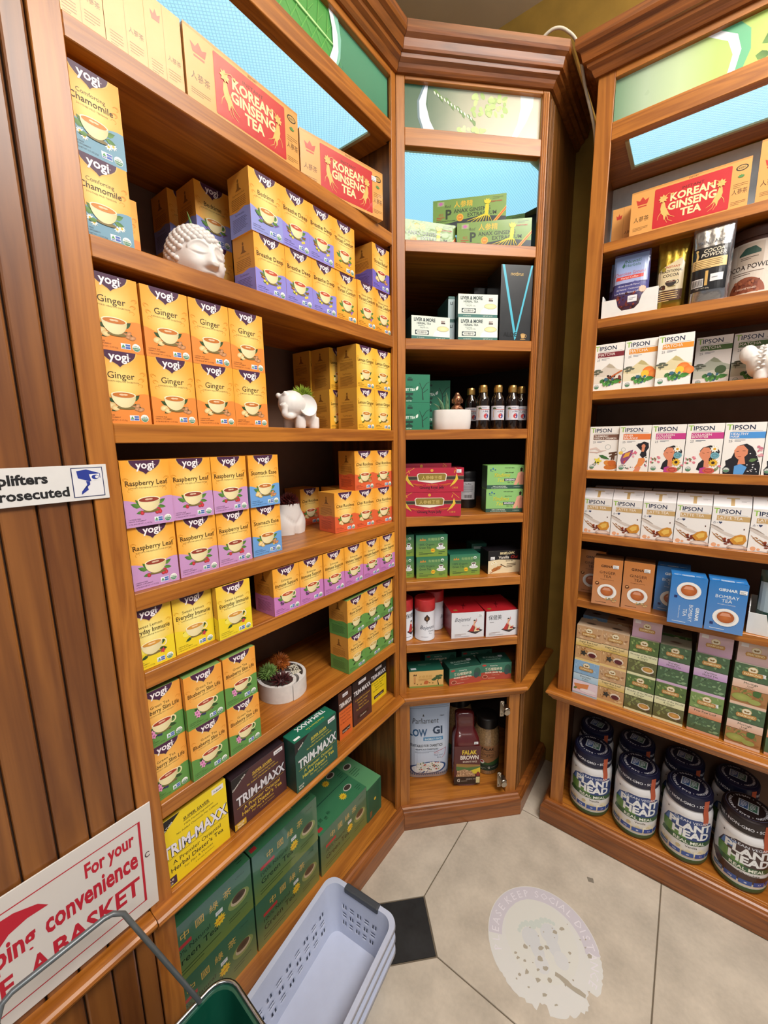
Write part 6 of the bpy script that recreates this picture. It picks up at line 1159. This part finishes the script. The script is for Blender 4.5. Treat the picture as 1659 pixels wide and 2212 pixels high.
CB = plain('coffee_bag_film', '#5a5a90', .25, var=.1, coat=.6)
pouch('coffee_bag', .096, .176, .04, coffee_art(), CB, at('R', .566, .020, ZR['2']+.0036, 0), 'blue and brown coffee bag in front of the white tray', 'coffee bag', 'coffee bags in the white tray', .95); pouch('coffee_bag', .096, .165, .035, coffee_art(), CB, at('R', .552, .070, ZR['2']+.0036, 4), 'shaded coffee bag behind the first in the white tray', 'coffee bag', 'coffee bags in the white tray', .95)
a = Art(66, 176); a.poly([(4, 22), (62, 22), (62, 118), (54, 134), (12, 112), (4, 100)], '#c8b894'); a.rect(4, 22, 62, 50, '#4a2a18'); a.text('TRADITIONAL', 33, 98, 10, '#2a1c14', bold=.02, fit=52); a.text('COCOA', 33, 86, 11, '#2a1c14', bold=.02, fit=36); a.text('INSTANT', 36, 110, 8, '#a84a2a', bold=.02, fit=36); a.ell(16, 108, 5, 6, '#8a7a2a', 10); bowl(a, 34, 74, 13, '#5a2e1a', True, '#2a1c18', '#1a100c'); blobs(a, 12, 58, 8, 8, 10, ['#3a1f14', '#5a2e1a'], 3, 4); a.lines(6, 44, 58, 5, 5.6, 1.8, '#d8b87a', 4)
pouch('cocoa_pouch', .072, .186, .045, a, GFOIL, at('R', .6685, .024, ZR['2']+.0006, 3), 'gold foil cocoa pouch between the tray and the silver pouch', 'cocoa pouch', None, 1.05)
a = Art(80, 180); a.rect(3, 24, 77, 132, '#16161a'); a.text('TRINITARIO', 40, 141, 11, '#5a5c64', fit=66, bold=.01); a.text('COCOA', 46, 118, 13, '#d8cdb8', shear=.15, fit=42, bold=.01); a.text('POWDER', 46, 107, 13, '#d8cdb8', shear=.15, fit=50, bold=.01); a.line([(12, 100), (14, 112), (12, 122)], [4, 5, 3], '#c8a86a'); a.ell(12, 125, 3, 3.4, '#c8a86a', 8); a.rect(4, 78, 74, 102, '#d8b87e'); a.lines(8, 97, 70, 5, 4.4, 1.4, '#7a6038', 3); a.rect(6, 34, 30, 54, '#d8d6d6')
for i in range(9): a.rect(8+2.4*i, 36, 9.2+2.4*i, 52, '#26262a')
a.rect(33, 36, 39, 72, '#c8a05a'); a.rect(44, 44, 70, 62, '#e2e2e4'); a.lines(47, 52, 67, 1, 4, 2, '#8a8a92', 2); a.text('NET WT 454g', 30, 28, 4.6, '#d8cdb8', res=1)
pouch('cocoa_pouch', .084, .202, .05, a, PFOIL, at('R', .752, -.006, ZR['2']+.0006, -2), 'silver foil cocoa powder pouch with black label', 'cocoa pouch', None, 1.05, -.02)
BRN = plain('brown_tub', '#4a2c22', .5, var=.06)
def cocoa_tub(M, label):
    j = empty('cocoa_tub', M, label, 'tub', 'brown cocoa tubs'); bm = bmesh.new(); add_lathe(bm, [(0, 0), (.060, 0), (.063, .004), (.063, .150), (.060, .154), (0, .155)], 36); obj('body', bm, BRN, j, smooth=40); bm = bmesh.new(); add_lathe(bm, [(.0645, .150), (.0655, .152), (.0655, .172), (.062, .176), (0, .177)], 36); obj('lid', bm, BRN, j, smooth=40)
    a = Art(170, 128); a.rect(0, 0, 170, 128, '#cfc4b8'); a.rect(56, 72, 112, 124, '#b8a898'); a.poly([(62, 100), (74, 114), (94, 116), (106, 104), (106, 98), (62, 96)], '#2c4a40'); a.lines(66, 90, 102, 2, 4, 1.6, '#5a4a40', 2); a.text('COCOA POWDER', 84, 62, 17, '#2a1a16', fit=122, bold=.008); a.lines(50, 54, 124, 2, 5, 1.6, '#6a5448', 4); a.ell(84, 4, 38, 38, '#8a4a30', 24, a0=0, a1=180); blobs(a, 84, 20, 26, 14, 40, ['#7a3e28', '#9a5a3c', '#6a3222'], 3, 4); a.text('UNSWEETENED', 84, 12, 6, '#e8d8c8', res=1, fit=44); a.rect(8, 6, 36, 30, '#3a4a3a'); blobs(a, 20, 44, 12, 8, 12, ['#3a1f14', '#5a2e1a'], 3, 5)
    link('label', art_mesh(a, 'label', m_cyl(.0632, 0, .17, .012), CARD, (6, 0)), j); return j
cocoa_tub(at('R', .852, .115, ZR['2']+.0006, -18), 'brown cocoa powder tub behind the silver pouch'); cocoa_tub(at('R', .988, .10, ZR['2']+.0006, -12), 'brown cocoa powder tub at the photo edge')
# ribbed white creature planter
bm = bmesh.new()
for i, (x, r) in enumerate(((-.030, .030), (-.010, .036), (.014, .038), (.038, .036), (.060, .030))): add_ball(bm, (x, 0, .037), (r*.62, r*.95, r), 24, 14)
add_ball(bm, (-.045, -.014, .056), (.016, .012, .020), 12, 8); add_ball(bm, (-.050, .016, .058), (.014, .012, .018), 12, 8); add_ball(bm, (.085, 0, .034), (.022, .022, .022))
for x, y in ((-.02, -.02), (.045, -.02), (-.02, .02), (.045, .02)): add_lathe(bm, [(0, 0), (.012, 0), (.012, .02), (0, .02)], 12, (x, y, 0))
me = remeshed(bm, .0024, 3); me.materials.append(CER); hippo = tag(link('animal_planter', me, None, at('R', .912, .052, ZR['3']+.0004, -10) @ Matrix.Scale(1.22, 4)), 'white ceramic animal planter with ribbed body at the right edge', 'planter')
bm = bmesh.new()
for x in (-.021, .002, .026, .049):
    for k in range(26): t = -.4+PI*1.25*k/25; bx = x+.0035*(1 if k % 2 else -1); add_ball(bm, (bx, -.0345*math.cos(t)*.98, .037+.0352*math.sin(t)), (.0038, .0026, .0026), 6, 4)
tag(obj('ruffles', bm, CER, hippo, smooth=60), kind='stuff'); succ('succulent', (.018, .006, .080), .014, 26, .034, .003, '#3f6a3a', '#2a4a2a', hippo, 2, .1)
# tray with a dark green bag beside the blue boxes
tray(at('R', .998, .004, ZR['6']+.0006, -6), .142, .12, .060, 'white card tray at the right edge beside the blue boxes')
a = Art(100, 150); a.rect(2, 60, 98, 140, '#9fb0b8'); a.text('TEA', 50, 84, 20, '#24443a', bold=.02); a.rect(2, 4, 98, 60, '#1f3d34'); pouch('tea_bag_pouch', .104, .172, .06, a, plain('green_film_bag', '#2c463e', .3, var=.1, coat=.4), at('R', .995, .018, ZR['6']+.0036, -6), 'dark green and grey pouch standing in the white tray', 'tea pouch', None, 1.0, .05)
# protein jars
PJ = plain('white_jar_plastic', '#dcdcdf', .28, var=.02, coat=.4); NAV = plain('navy_lid', '#171a35', .35, var=.08); DBR = plain('dark_brown_lid', '#241a1c', .35, var=.08); GRNB = plain('green_jar_base', '#3f5a34', .4, var=.05); SEAL = plain('orange_seal', '#b8583a', .5, var=.1)
JR = .0615
def jar_label(flav, fc, top):
    a = Art(232, 124); cx = 116; a.vgrad(0, 0, 232, 34, '#cfc4ae' if flav == 'Vanilla' else '#d8cdb8', '#e2e0dc'); a.rect(0, 34, 232, 124, '#e2e1e2')
    P = [(cx-54, 60), (cx-56, 80), (cx-46, 104), (cx-22, 118), (cx+16, 120), (cx+44, 108), (cx+56, 84), (cx+54, 60), (cx+46, 50), (cx-46, 50)]
    a.poly(P, '#27407c' if top is NAV else '#3f2a2c'); a.poly([(cx-54, 60), (cx-56, 82), (cx-40, 84), (cx-10, 66), (cx, 50), (cx-46, 50)], '#5f8a44'); a.poly([(cx-50, 84), (cx-44, 104), (cx-20, 112), (cx-26, 90)], '#4f74b0')
    a.text('CLEAN VEGAN', cx+2, 107, 10, '#dde4f0', fit=78, bold=.01); a.text('PLANT', cx+2, 84.6, 28, '#eceff2', bold=.045, fit=88); a.text('HEAD', cx+4, 61.6, 28, '#eceff2', bold=.045, fit=78)
    a.poly([(cx-58, 42), (cx-54, 56), (cx+54, 56), (cx+58, 42)], '#2f5a34'); a.text('REAL MEAL', cx+2, 44.5, 12.5, '#e8ecdf', fit=98, bold=.02); a.text(flav, cx+6, 32, 9, '#3a2a1c', bold=.01)
    if flav == 'Vanilla': blobs(a, cx-20, 22, 60, 8, 30, ['#d8cba8', '#e6dcc0', '#c4b48c', '#efe8d4'], 3, 6)
    else: a.poly([(cx-70, 44), (cx-56, 54), (cx-40, 40), (cx, 34), (cx+50, 30), (cx+60, 12), (cx-40, 12), (cx-56, 26)], '#3f2620'); a.line([(cx-84, 60), (cx-66, 44)], [1, 5], '#3f2620'); a.line([(cx-60, 30), (cx-76, 38)], [6, 2], '#efe8d8')
    for i in range(5): x0 = cx-60+i*25; a.rect(x0, 6, x0+22, 18, '#2f4f9a' if i else '#4a6f9a'); a.text(('NO SUGAR', '20g', '4B', '3.3', '7g')[i], x0+11, 10, 5, '#e4e8f2', bold=.02, res=1, fit=18)
    for i in range(7): a.line([(16+4*i % 9, 108-i*8), (34+4*i % 9, 102-i*8)], [2.6, 1], '#6a7a6a')
    a.ell(cx-46, 121.5, 1.8, 2.2, '#4a3a2a', 8); return a
m_lab = lambda x, y, o: m_cyl(JR+.0002, 0, 0, .0235)((x-.116)*1.32, y*1.15, o)
LBV = art_mesh(jar_label('Vanilla', '', NAV), 'label', m_lab, GLOSS, (5, 0)); LBC = art_mesh(jar_label('Chocolate', '', DBR), 'label', m_lab, GLOSS, (5, 0))
def lid_top():
    a = Art(110, 110); a.arc('SOY FREE • VEGAN • GLUTEN FREE •', 55, 55, 37, 90, 9, '#cfd2dc', .02); a.arc('NON-GMO • DAIRY FREE •', 55, 55, 37, -90, 9, '#cfd2dc', .02); a.ring(55, 55, 50, 50, .8, '#5a6080', 36); a.rect(33, 38, 77, 74, '#b8c4cc'); a.rect(36, 41, 54, 71, '#3a5a8a'); a.rect(56, 41, 74, 71, '#3f6a5a'); a.lines(38, 64, 52, 4, 6, 2.4, '#d8e0e8', 2); a.lines(58, 64, 72, 4, 6, 2.4, '#d8e0e8', 4); return a
LT = art_mesh(lid_top(), 'lid_print', lambda x, y, o: (x-.055, y-.055, .2312+o), GLOSS)
def lid_side():
    a = Art(300, 16); s = 'GLUTEN FREE • NON-GMO • SOY FREE • DAIRY FREE'; a.text(s, 150, 4, 12, '#d2d5de', fit=286, bold=.025); return a
LS = art_mesh(lid_side(), 'rim_print', m_cyl(.0578, 0, .300, .198), GLOSS, (6, 0))
def jar(lidm, lab, M, label, ang):
    j = empty('protein_jar', M, label, 'jar', 'round protein powder jars'); bm = bmesh.new(); add_lathe(bm, [(0, .0), (.054, 0), (JR-.002, .005), (JR, .012), (JR, .164), (.0605, .172), (.056, .181), (.0535, .184), (.0535, .192), (0, .193)], 44); obj('body', bm, PJ, j, smooth=40)
    bm = bmesh.new(); add_lathe(bm, [(.053, -.0002), (JR-.0016, .0045), (JR+.0005, .0115), (JR+.0005, .020), (JR, .0202)], 44); obj('base_band', bm, GRNB, j, smooth=40)
    bm = bmesh.new(); add_lathe(bm, [(.0540, .186), (.0572, .187), (.0576, .190), (.0576, .224), (.0560, .2285), (.052, .2305), (.0500, .2312), (0, .2312)], 48); obj('lid', bm, lidm, j, smooth=30)
    link('label', lab, j, Matrix.Rotation(ang, 4, 'Z')); link('lid_print', LT, j, Matrix.Rotation(ang-.25, 4, 'Z')); link('rim_print', LS, j, Matrix.Rotation(ang, 4, 'Z'))
    bm = bmesh.new(); P = [(.0582, .226), (.0582, .190), (.0600, .180), (JR+.0008, .166), (JR+.0008, .146)]; vs = []
    for r, z in P: vs.append([bm.verts.new((r*math.sin(t+ang+.62), -r*math.cos(t+ang+.62), z)) for t in (-.13, -.04, .05, .14)])
    for A, B in zip(vs, vs[1:]):
        for k in range(3): bm.faces.new((A[k], A[k+1], B[k+1], B[k]))
    obj('seal_strip', bm, SEAL, j, smooth=60); return j
for i, s in enumerate((.569, .7145, .857, 1.0)): jar(NAV if i < 3 else DBR, LBV if i < 3 else LBC, at('R', s, .072, ZR['H']+.0006) @ Matrix.Diagonal((1.08, 1.08, 1.055, 1)), f'white protein jar with {"navy" if i < 3 else "dark brown"} lid, {ORD[i]} from left in front', .26-.05*i)
for i, s in enumerate((.560, .697, .842, .985)): jar(NAV, LBV, at('R', s, .2065, ZR['H']+.0006) @ Matrix.Diagonal((1.0, 1.0, 1.055, 1)), f'shaded white protein jar with navy lid, {ORD[i]} from left at the back', .1)
# ------------------------------------------------------------------ signs, backlit panels, cable, decal, baskets
SGW = plain('sign_plate', '#d9d8d8', .45, var=.02)
def plate(name, M, w, h, mat, art, label, t=.0024, par=None, cat='sign'):
    bm = bmesh.new(); add_box(bm, 0, w, 0, t, 0, h, .0004); o = obj(name, bm, mat, par, M)
    if label: tag(o, label, cat)
    link('sign_print', art_mesh(art, 'sign_print', lambda x, y, q: (x, -q, y), CARD), o); return o
a = Art(304, 55); k = '#16161a'; a.text('Shoplifters', 227, 31, 20, k, 'r', bold=.035, fit=110); a.text('Will Be Prosecuted', 251, 9, 20, k, 'r', bold=.03, fit=172)
a.rect(256, 5, 298, 51, '#1a2a5c'); a.rect(257.2, 6.2, 296.8, 49.8, '#dcdce0'); b = '#1f3490'; a.poly([(263, 46), (276, 48), (294, 41), (294, 34), (279, 29), (264, 35)], b); a.poly([(279, 40), (293, 40.6), (293, 31), (281, 30)], '#e4e4e8'); a.ell(287, 35.6, 5, 3.6, b, 16); a.ell(289, 35.6, 2.8, 2.6, '#e4e4e8', 12); a.ring(289, 35.6, 2.9, 2.7, .5, b, 12); a.poly([(274, 30), (279, 29), (279, 24), (267, 14), (266, 9), (276, 16), (275, 24)], b)
plate('warning_sign', at('L', -1.130, -.0029, 1.3655, 0), .304, .055, SGW, a, 'silver shoplifting warning sign with a blue camera across the planks')
a = Art(420, 222); r = '#b81f33'
for x0, y0, x1, y1 in ((18, 24, 400, 26), (18, 194, 400, 196), (18, 24, 20.4, 196), (396, 24, 400, 196)): a.rect(x0, y0, x1, y1, r)
a.text('For your', 350, 157, 38, r, fit=76, bold=.03); a.text('convenience', 391, 108, 52, r, 'r', fit=136, bold=.03); a.text('shopping', 243, 108, 52, r, 'r', fit=106, bold=.03); a.text('BASKET', 391, 52, 48, r, 'r', fit=130, bold=.028); a.text('A', 243, 52, 48, r, bold=.028, sx=.7); a.text('TAKE', 212, 52, 48, r, 'r', fit=86, bold=.028)
a.poly([(150, 178), (186, 186), (222, 184), (250, 172), (262, 158), (236, 160), (214, 154), (200, 140), (186, 150), (160, 152), (140, 166)], r)
a.ring(408, 118, 5, 6, 2, '#5a4648', 12, 40, 330)
plate('basket_sign', at('L', -.8285, -.0029, .5615, 0) @ Matrix.Translation((-.004, 0, .002)) @ Matrix.Rotation(math.radians(1.6), 4, 'Y') @ Matrix.Translation((-.420, 0, 0)), .420, .222, plain('white_board', '#d4cfcc', .5, var=.03, scale=8), a, 'white board with red lettering inviting shoppers to take a basket')
# backlit header panels of the cabinets
def panel(cab, x0, x1, z0, z1, a, y=.014):
    bm = bmesh.new(); add_box(bm, x0, x1, y, y+.004, z0, z1); p = obj('sign_panel', bm, LFRAME, cab); link('panel_print', art_mesh(a, 'panel_print', lambda x, yy, q: (x0+x, y-q, z0+yy), BACKLIT), p)
w = 786; a = Art(w, 112); a.field(0, 0, w, 112, 8, 2, lambda x, y: mix('#4a8468', '#57987a', y/112))
a.poly([(250, 0), (560, 0), (568, 30), (572, 70), (568, 112), (200, 112)], '#4f9a4c')
for i in range(11): x = 250+i*30; a.line([(x, 0), (x+26, 46), (x+34, 112)], [2.4, 2, 1], '#63ab55'); a.line([(x+22, 40), (x+44, 16)], [1.4, .6], '#66ad58'); a.line([(x+28, 60), (x+46, 84)], [1.4, .6], '#66ad58')
a.line([(240, 96), (340, 70), (450, 52), (566, 44)], [3, 5, 5, 3], '#b4dc98'); a.poly([(552, 112), (566, 112), (582, 74), (584, 40), (572, 0), (548, 0), (566, 40), (564, 76)], '#dfe8f2'); a.poly([(566, 112), (584, 112), (594, 70), (590, 30), (576, 0), (572, 0), (584, 40), (582, 74)], '#88c4b4')
panel(cL, -.807, -.0215, 2.3362, 2.4438, a)
w = 415; a = Art(w, 116); a.field(0, 0, w, 116, 10, 4, lambda x, y: mix(mix('#37604c', '#8f9a86', (x-60)/120), '#cfc4b0', (x-150)/240+.25*(1-y/116))); a.rect(0, 0, 70, 116, '#37604c')
a.poly([(62, 116), (70, 116), (64, 70), (76, 30), (94, 0), (60, 0), (46, 36), (44, 76)], '#cfdcea'); a.poly([(44, 76), (46, 36), (60, 0), (54, 0), (40, 34), (38, 76), (56, 116), (62, 116)], '#5a7a8a')
for i in range(12): a.leaf(86+i*11, 108-i*6, 18, -30-(i % 3)*20, '#54803f', .3); a.ell(90+i*10, 100-i*5, 2, 5, '#e4ecd8', 8, 30)
blobs(a, 255, 80, 50, 26, 36, ['#a8c87a', '#b4d088', '#98b86c'], 4, 9); blobs(a, 200, 12, 60, 8, 14, ['#a8c87a', '#c0d49a'], 6, 8); a.poly([(350, 116), (392, 116), (390, 90), (372, 50), (340, 0), (324, 0), (344, 44), (352, 84)], '#d8e2e2')
panel(cM, .0265, .4412, 2.3362, 2.4518, a)
w = 900; a = Art(w, 112); a.field(0, 0, w, 112, 12, 3, lambda x, y: mix(mix('#6f9478', '#bcd0b4', x/110), '#a8c468', (x-110)/130))
a.poly([(196, 112), (222, 112), (262, 84), (272, 48), (262, 0), (248, 0), (256, 44), (244, 78)], '#e2eaf2'); a.poly([(222, 112), (262, 112), (286, 84), (290, 40), (276, 0), (262, 0), (272, 48), (262, 84)], '#5fae86')
for x, y, l, an in ((310, 40, 46, 20), (330, 90, 50, -10), (380, 60, 60, 30), (300, 20, 30, -20), (450, 40, 70, 15), (520, 90, 60, -20)): a.leaf(x, y, l, an, '#5f8a4a', .32, '#3f6a3a')
panel(cR, .491, RX-.03, 2.3362, 2.4438, a)
# white cable looping between the cabinets
bm = bmesh.new(); P = spline([(.262, .30, 2.556), (.290, .292, 2.560), (.315, .290, 2.580), (.342, .296, 2.588), (.368, .312, 2.580), (.392, .345, 2.555), (.405, .40, 2.48), (.424, .418, 2.41), (.436, .43, 2.35), (.438, .46, 2.26)], 8)
add_tube(bm, P, .0042, 10); tag(obj('cable', bm, plain('white_cable', '#d8d2c4', .45, var=.03), None, None, smooth=60), 'white cable looping over the top between corner and right cabinets', 'cable')
# worn round floor decal
rd = random.Random(12); R0 = 155; N = 150; P = []
for i in range(N):
    t = 2*PI*i/N; dg = math.degrees(t); r = R0
    if 190 < dg < 345: r -= rd.choice((0, 0, 0, 1, 2, 4, 7))
    if 236 < dg < 247: r -= 17
    if 291 < dg < 300: r -= 20
    P.append((155+r*math.cos(t), 155+r*math.sin(t)))
a = Art(310, 310); WHT, FL_ = '#cfcfcd', '#a39b8c'; a.poly(P, WHT); a.ring(155, 155, 153, 153, 38, '#c3bec8', 44, -20, 160); a.ell(155, 168, 100, 104, '#cfcfca', 30)
a.arc('PLEASE KEEP SOCIAL DISTANCE', 155, 155, 124, 62, 29, '#d8d4dc', .0)
for fx, k in ((128, -1), (186, 1)):
    a.ell(fx, 176, 25, 26, '#c6c8cb', 20); a.ell(fx-k*4, 146, 17, 30, '#c6c8cb', 18); a.ell(fx, 112, 19, 22, '#cacbcd', 18)
    for q, (dx, dy, rr) in enumerate(((k*20, 28, 10.5), (k*4, 34, 7.5), (-k*8, 33, 6.5), (-k*18, 28, 5.8), (-k*26, 21, 5))): a.ell(fx-dx, 176+dy, rr, rr*1.15, '#c0c8c3', 12)
for i in range(46):
    t, q = rd.uniform(0, 2*PI), rd.uniform(.1, .92)**.7; x, y = 155+135*q*math.cos(t)+8, 120+110*q*math.sin(t)
    if math.hypot(x-155, y-155) < 138 and y < 200: s = rd.choice((2, 3, 3, 5, 8)); m = rd.randint(5, 8); a.poly([(x+s*rd.uniform(.5, 1.2)*math.cos(2*PI*j/m), y+s*rd.uniform(.4, 1)*math.sin(2*PI*j/m)) for j in range(m)], FL_)
a.poly([(150, 84), (158, 78), (170, 60), (186, 44), (204, 30), (210, 36), (200, 48), (186, 58), (180, 70), (166, 84), (156, 92)], FL_)
ca, sa = math.cos(math.radians(45)), math.sin(math.radians(45))
DEC = printed('worn_vinyl', .55)
tag(link('floor_decal', art_mesh(a, 'floor_decal', lambda x, y, q: (.547+(x-.155)*ca-(y-.155)*sa, -.058+(x-.155)*sa+(y-.155)*ca, .0002+q*.5), DEC), None), 'worn white round floor decal with footprints and faded lettering', 'decal')
# shopping baskets
def perim(w, l, r, cols):
    """Points round a rounded rectangle; each side carries its own list of fractions."""
    out = []
    for k, (cx, cy, a0) in enumerate(((w/2-r, l/2-r, 0), (-w/2+r, l/2-r, 90), (-w/2+r, -l/2+r, 180), (w/2-r, -l/2+r, 270))):
        for i in range(7): t = math.radians(a0+15*i); out.append((cx+r*math.cos(t), cy+r*math.sin(t)))
        nx, ny, na = ((-w/2+r, l/2-r, 90), (-w/2+r, -l/2+r, 180), (w/2-r, -l/2+r, 270), (w/2-r, l/2-r, 0))[k]
        e = (nx+r*math.cos(math.radians(na)), ny+r*math.sin(math.radians(na))); s = out[-1]
        for f in cols[k % 2]: out.append((s[0]+(e[0]-s[0])*f, s[1]+(e[1]-s[1])*f))
    return out
def slot_fracs(n):
    fr = [.02]; 
    for c in range(n):
        for f in (.10, .30, .46, .62, .80, .98): fr.append(.02+.96*(c+f)/n)
    return fr+[.99]
def basket(w, l, h, taper, r, mat, slots=(7, 12), rows=3, rim=.012, thick=.0022, ribs=False):
    cols = [slot_fracs(slots[0]), slot_fracs(slots[1])]; top = perim(w, l, r, cols); bot = perim(w*taper, l*(1-(1-taper)*w/l), r*.8, cols); n = len(top)
    vz = [0, .16]; 
    for c in range(rows):
        for f in (.10, .30, .46, .62, .80, .98): vz.append(.16+.50*(c+f)/rows)
    vz += [.80, 1.0]
    bm = bmesh.new(); G = []
    for v in vz: G.append([bm.verts.new((b[0]+(t[0]-b[0])*v, b[1]+(t[1]-b[1])*v, h*v)) for b, t in zip(bot, top)])
    idx = 0; cell = {}
    for k in range(4):
        idx += 7; m = slots[k % 2]
        for c in range(m):
            for q in range(5): cell[idx+1+c*6+q] = (k, c, q)
        idx += len(cols[k % 2])
    for j in range(len(vz)-1):
        rj_ = (j-2) % 6 if 2 <= j < 2+6*rows else None; rc = (j-2)//6 if rj_ is not None else None
        for i in range(n):
            hole = False
            if rj_ is not None and i in cell and rj_ < 5:
                k, c, q = cell[i]
                hole = (q in (1, 3) and 1 <= rj_ <= 3) if (c+rc) % 2 == 0 else (rj_ in (1, 3) and 1 <= q <= 3)
                if ribs: hole = False
            if not hole: bm.faces.new((G[j][i], G[j][(i+1) % n], G[j+1][(i+1) % n], G[j+1][i]))
    fl = bm.faces.new(G[0][::-1])
    for k_, (dr, dz) in enumerate(((rim, .001), (rim+.0015, -.009))):
        sx, sy = (w/2+dr)/(w/2), (l/2+dr)/(l/2); G.append([bm.verts.new((t[0]*sx, t[1]*sy, h+dz)) for t in top]); A, B = (G[-2], G[-1])
        for i in range(n): bm.faces.new((A[i], A[(i+1) % n], B[(i+1) % n], B[i]))
    bmesh.ops.recalc_face_normals(bm, faces=bm.faces[:]); me = mesh_from(bm, 'basket', [mat]); smooth_by_angle(me, 40); return me, thick
PLW = plain('pale_blue_plastic', '#b9c1d8', .38, var=.02, coat=.15); GRY = plain('dark_grey_grip', '#3f434a', .5, var=.05); PLG = plain('dark_green_plastic', '#0c4a39', .35, var=.06, coat=.25); CHR = plain('chrome_wire', '#b8bcc0', .15, metal=1, var=.03); WIR = plain('grey_wire', '#70777c', .4, metal=.6, var=.08)
me, th = basket(.205, .345, .125, .76, .030, PLW, (5, 8))
BM_ = Matrix.Translation((.162, -.566, 0)) @ Matrix.Rotation(math.radians(6.5), 4, 'Z')
for i, (z, l) in enumerate(((.0006, 'pale storage basket at the bottom of the nested stack'), (.0391, 'pale storage basket in the middle of the nested stack'), (.0771, 'pale storage basket with dark grip on top of the nested stack'))):
    b = tag(link('storage_basket', me, None, BM_ @ Matrix.Translation((0, 0, z))), l, 'basket', 'nested pale baskets'); s = b.modifiers.new('wall', 'SOLIDIFY'); s.thickness = th; s.offset = -1
    for sy in (1, -1):
        bm = bmesh.new(); y0, y1 = sorted((sy*.168, sy*.1875)); add_box(bm, -.056, .056, y0, y1, .112, .1285, .004, seg=3); obj('grip', bm, GRY, b)
me, th = basket(.36, .27, .20, .82, .035, PLG, (9, 6), 3, .008, .003, True)
GM = Matrix.Translation((.292, -.915, 0)) @ Matrix.Rotation(math.radians(-2), 4, 'Z')
for i in range(5):
    b = tag(link('hand_basket', me, None, GM @ Matrix.Translation((0, 0, .0006+.0498*i))), f'dark green plastic hand basket, {["lowest","second from bottom","middle","second from top","topmost"][i]} of the stack', 'basket', 'stacked green hand baskets'); s = b.modifiers.new('wall', 'SOLIDIFY'); s.thickness = th; s.offset = -1
    P = perim(.378, .288, .04, [[], []]); bm = bmesh.new(); add_tube(bm, [(x, y, .2035) for x, y in P], .0042, 8, closed=True); obj('rim_wire', bm, CHR, b, smooth=60)
    bm = bmesh.new()
    for t in [x*.03 for x in range(-4, 5)] if i == 4 else []:
        add_box(bm, t-.005, t+.005, .1225, .1275, .03, .16, .001); add_box(bm, -.1775+.009, -.1725+.009, t*.8-.005, t*.8+.005, .03, .16, .001)
    for v in bm.verts: k_ = .82+.18*v.co.z/.2; v.co.x *= k_; v.co.y *= k_
    if i == 4: obj('rib', bm, PLG, b)
    else: bm.free()
    if i == 4:
        inv = (GM @ Matrix.Translation((0, 0, .0006+.0498*i))).inverted(); hp_ = [Vector(p) for p in ((.1105, -.822, .405), (.058, -.905, .662), (.052, -.918, .671), (.050, -.93, .673), (.050, -1.045, .676), (.052, -1.057, .672), (.060, -1.066, .655), (.112, -1.045, .405))]
        bm = bmesh.new(); add_tube(bm, [inv @ p for p in hp_], .0042, 10); obj('handle', bm, WIR, b, smooth=60)
bm = bmesh.new(); add_prism(bm, [(.611, .219), (.629, .225), (.634, .211), (.618, .206)], .0002, .0007); tag(obj('tape_scrap', bm, plain('grey_tape', '#7d766a', .6)), 'small grey tape scrap stuck on the floor near the right cabinet', 'tape')
a = Art(20, 14); a.rect(0, 0, 20, 14, '#d6d4d0'); a.lines(3, 9, 17, 2, 3.4, 1.4, '#9a9a98', 2); tag(link('paper_label', art_mesh(a, 'paper_label', lambda x, y, q: (.405+x, .365+y, .0004+q), CARD)), 'tiny white paper label lying on the floor in the gap between cabinets', 'label')
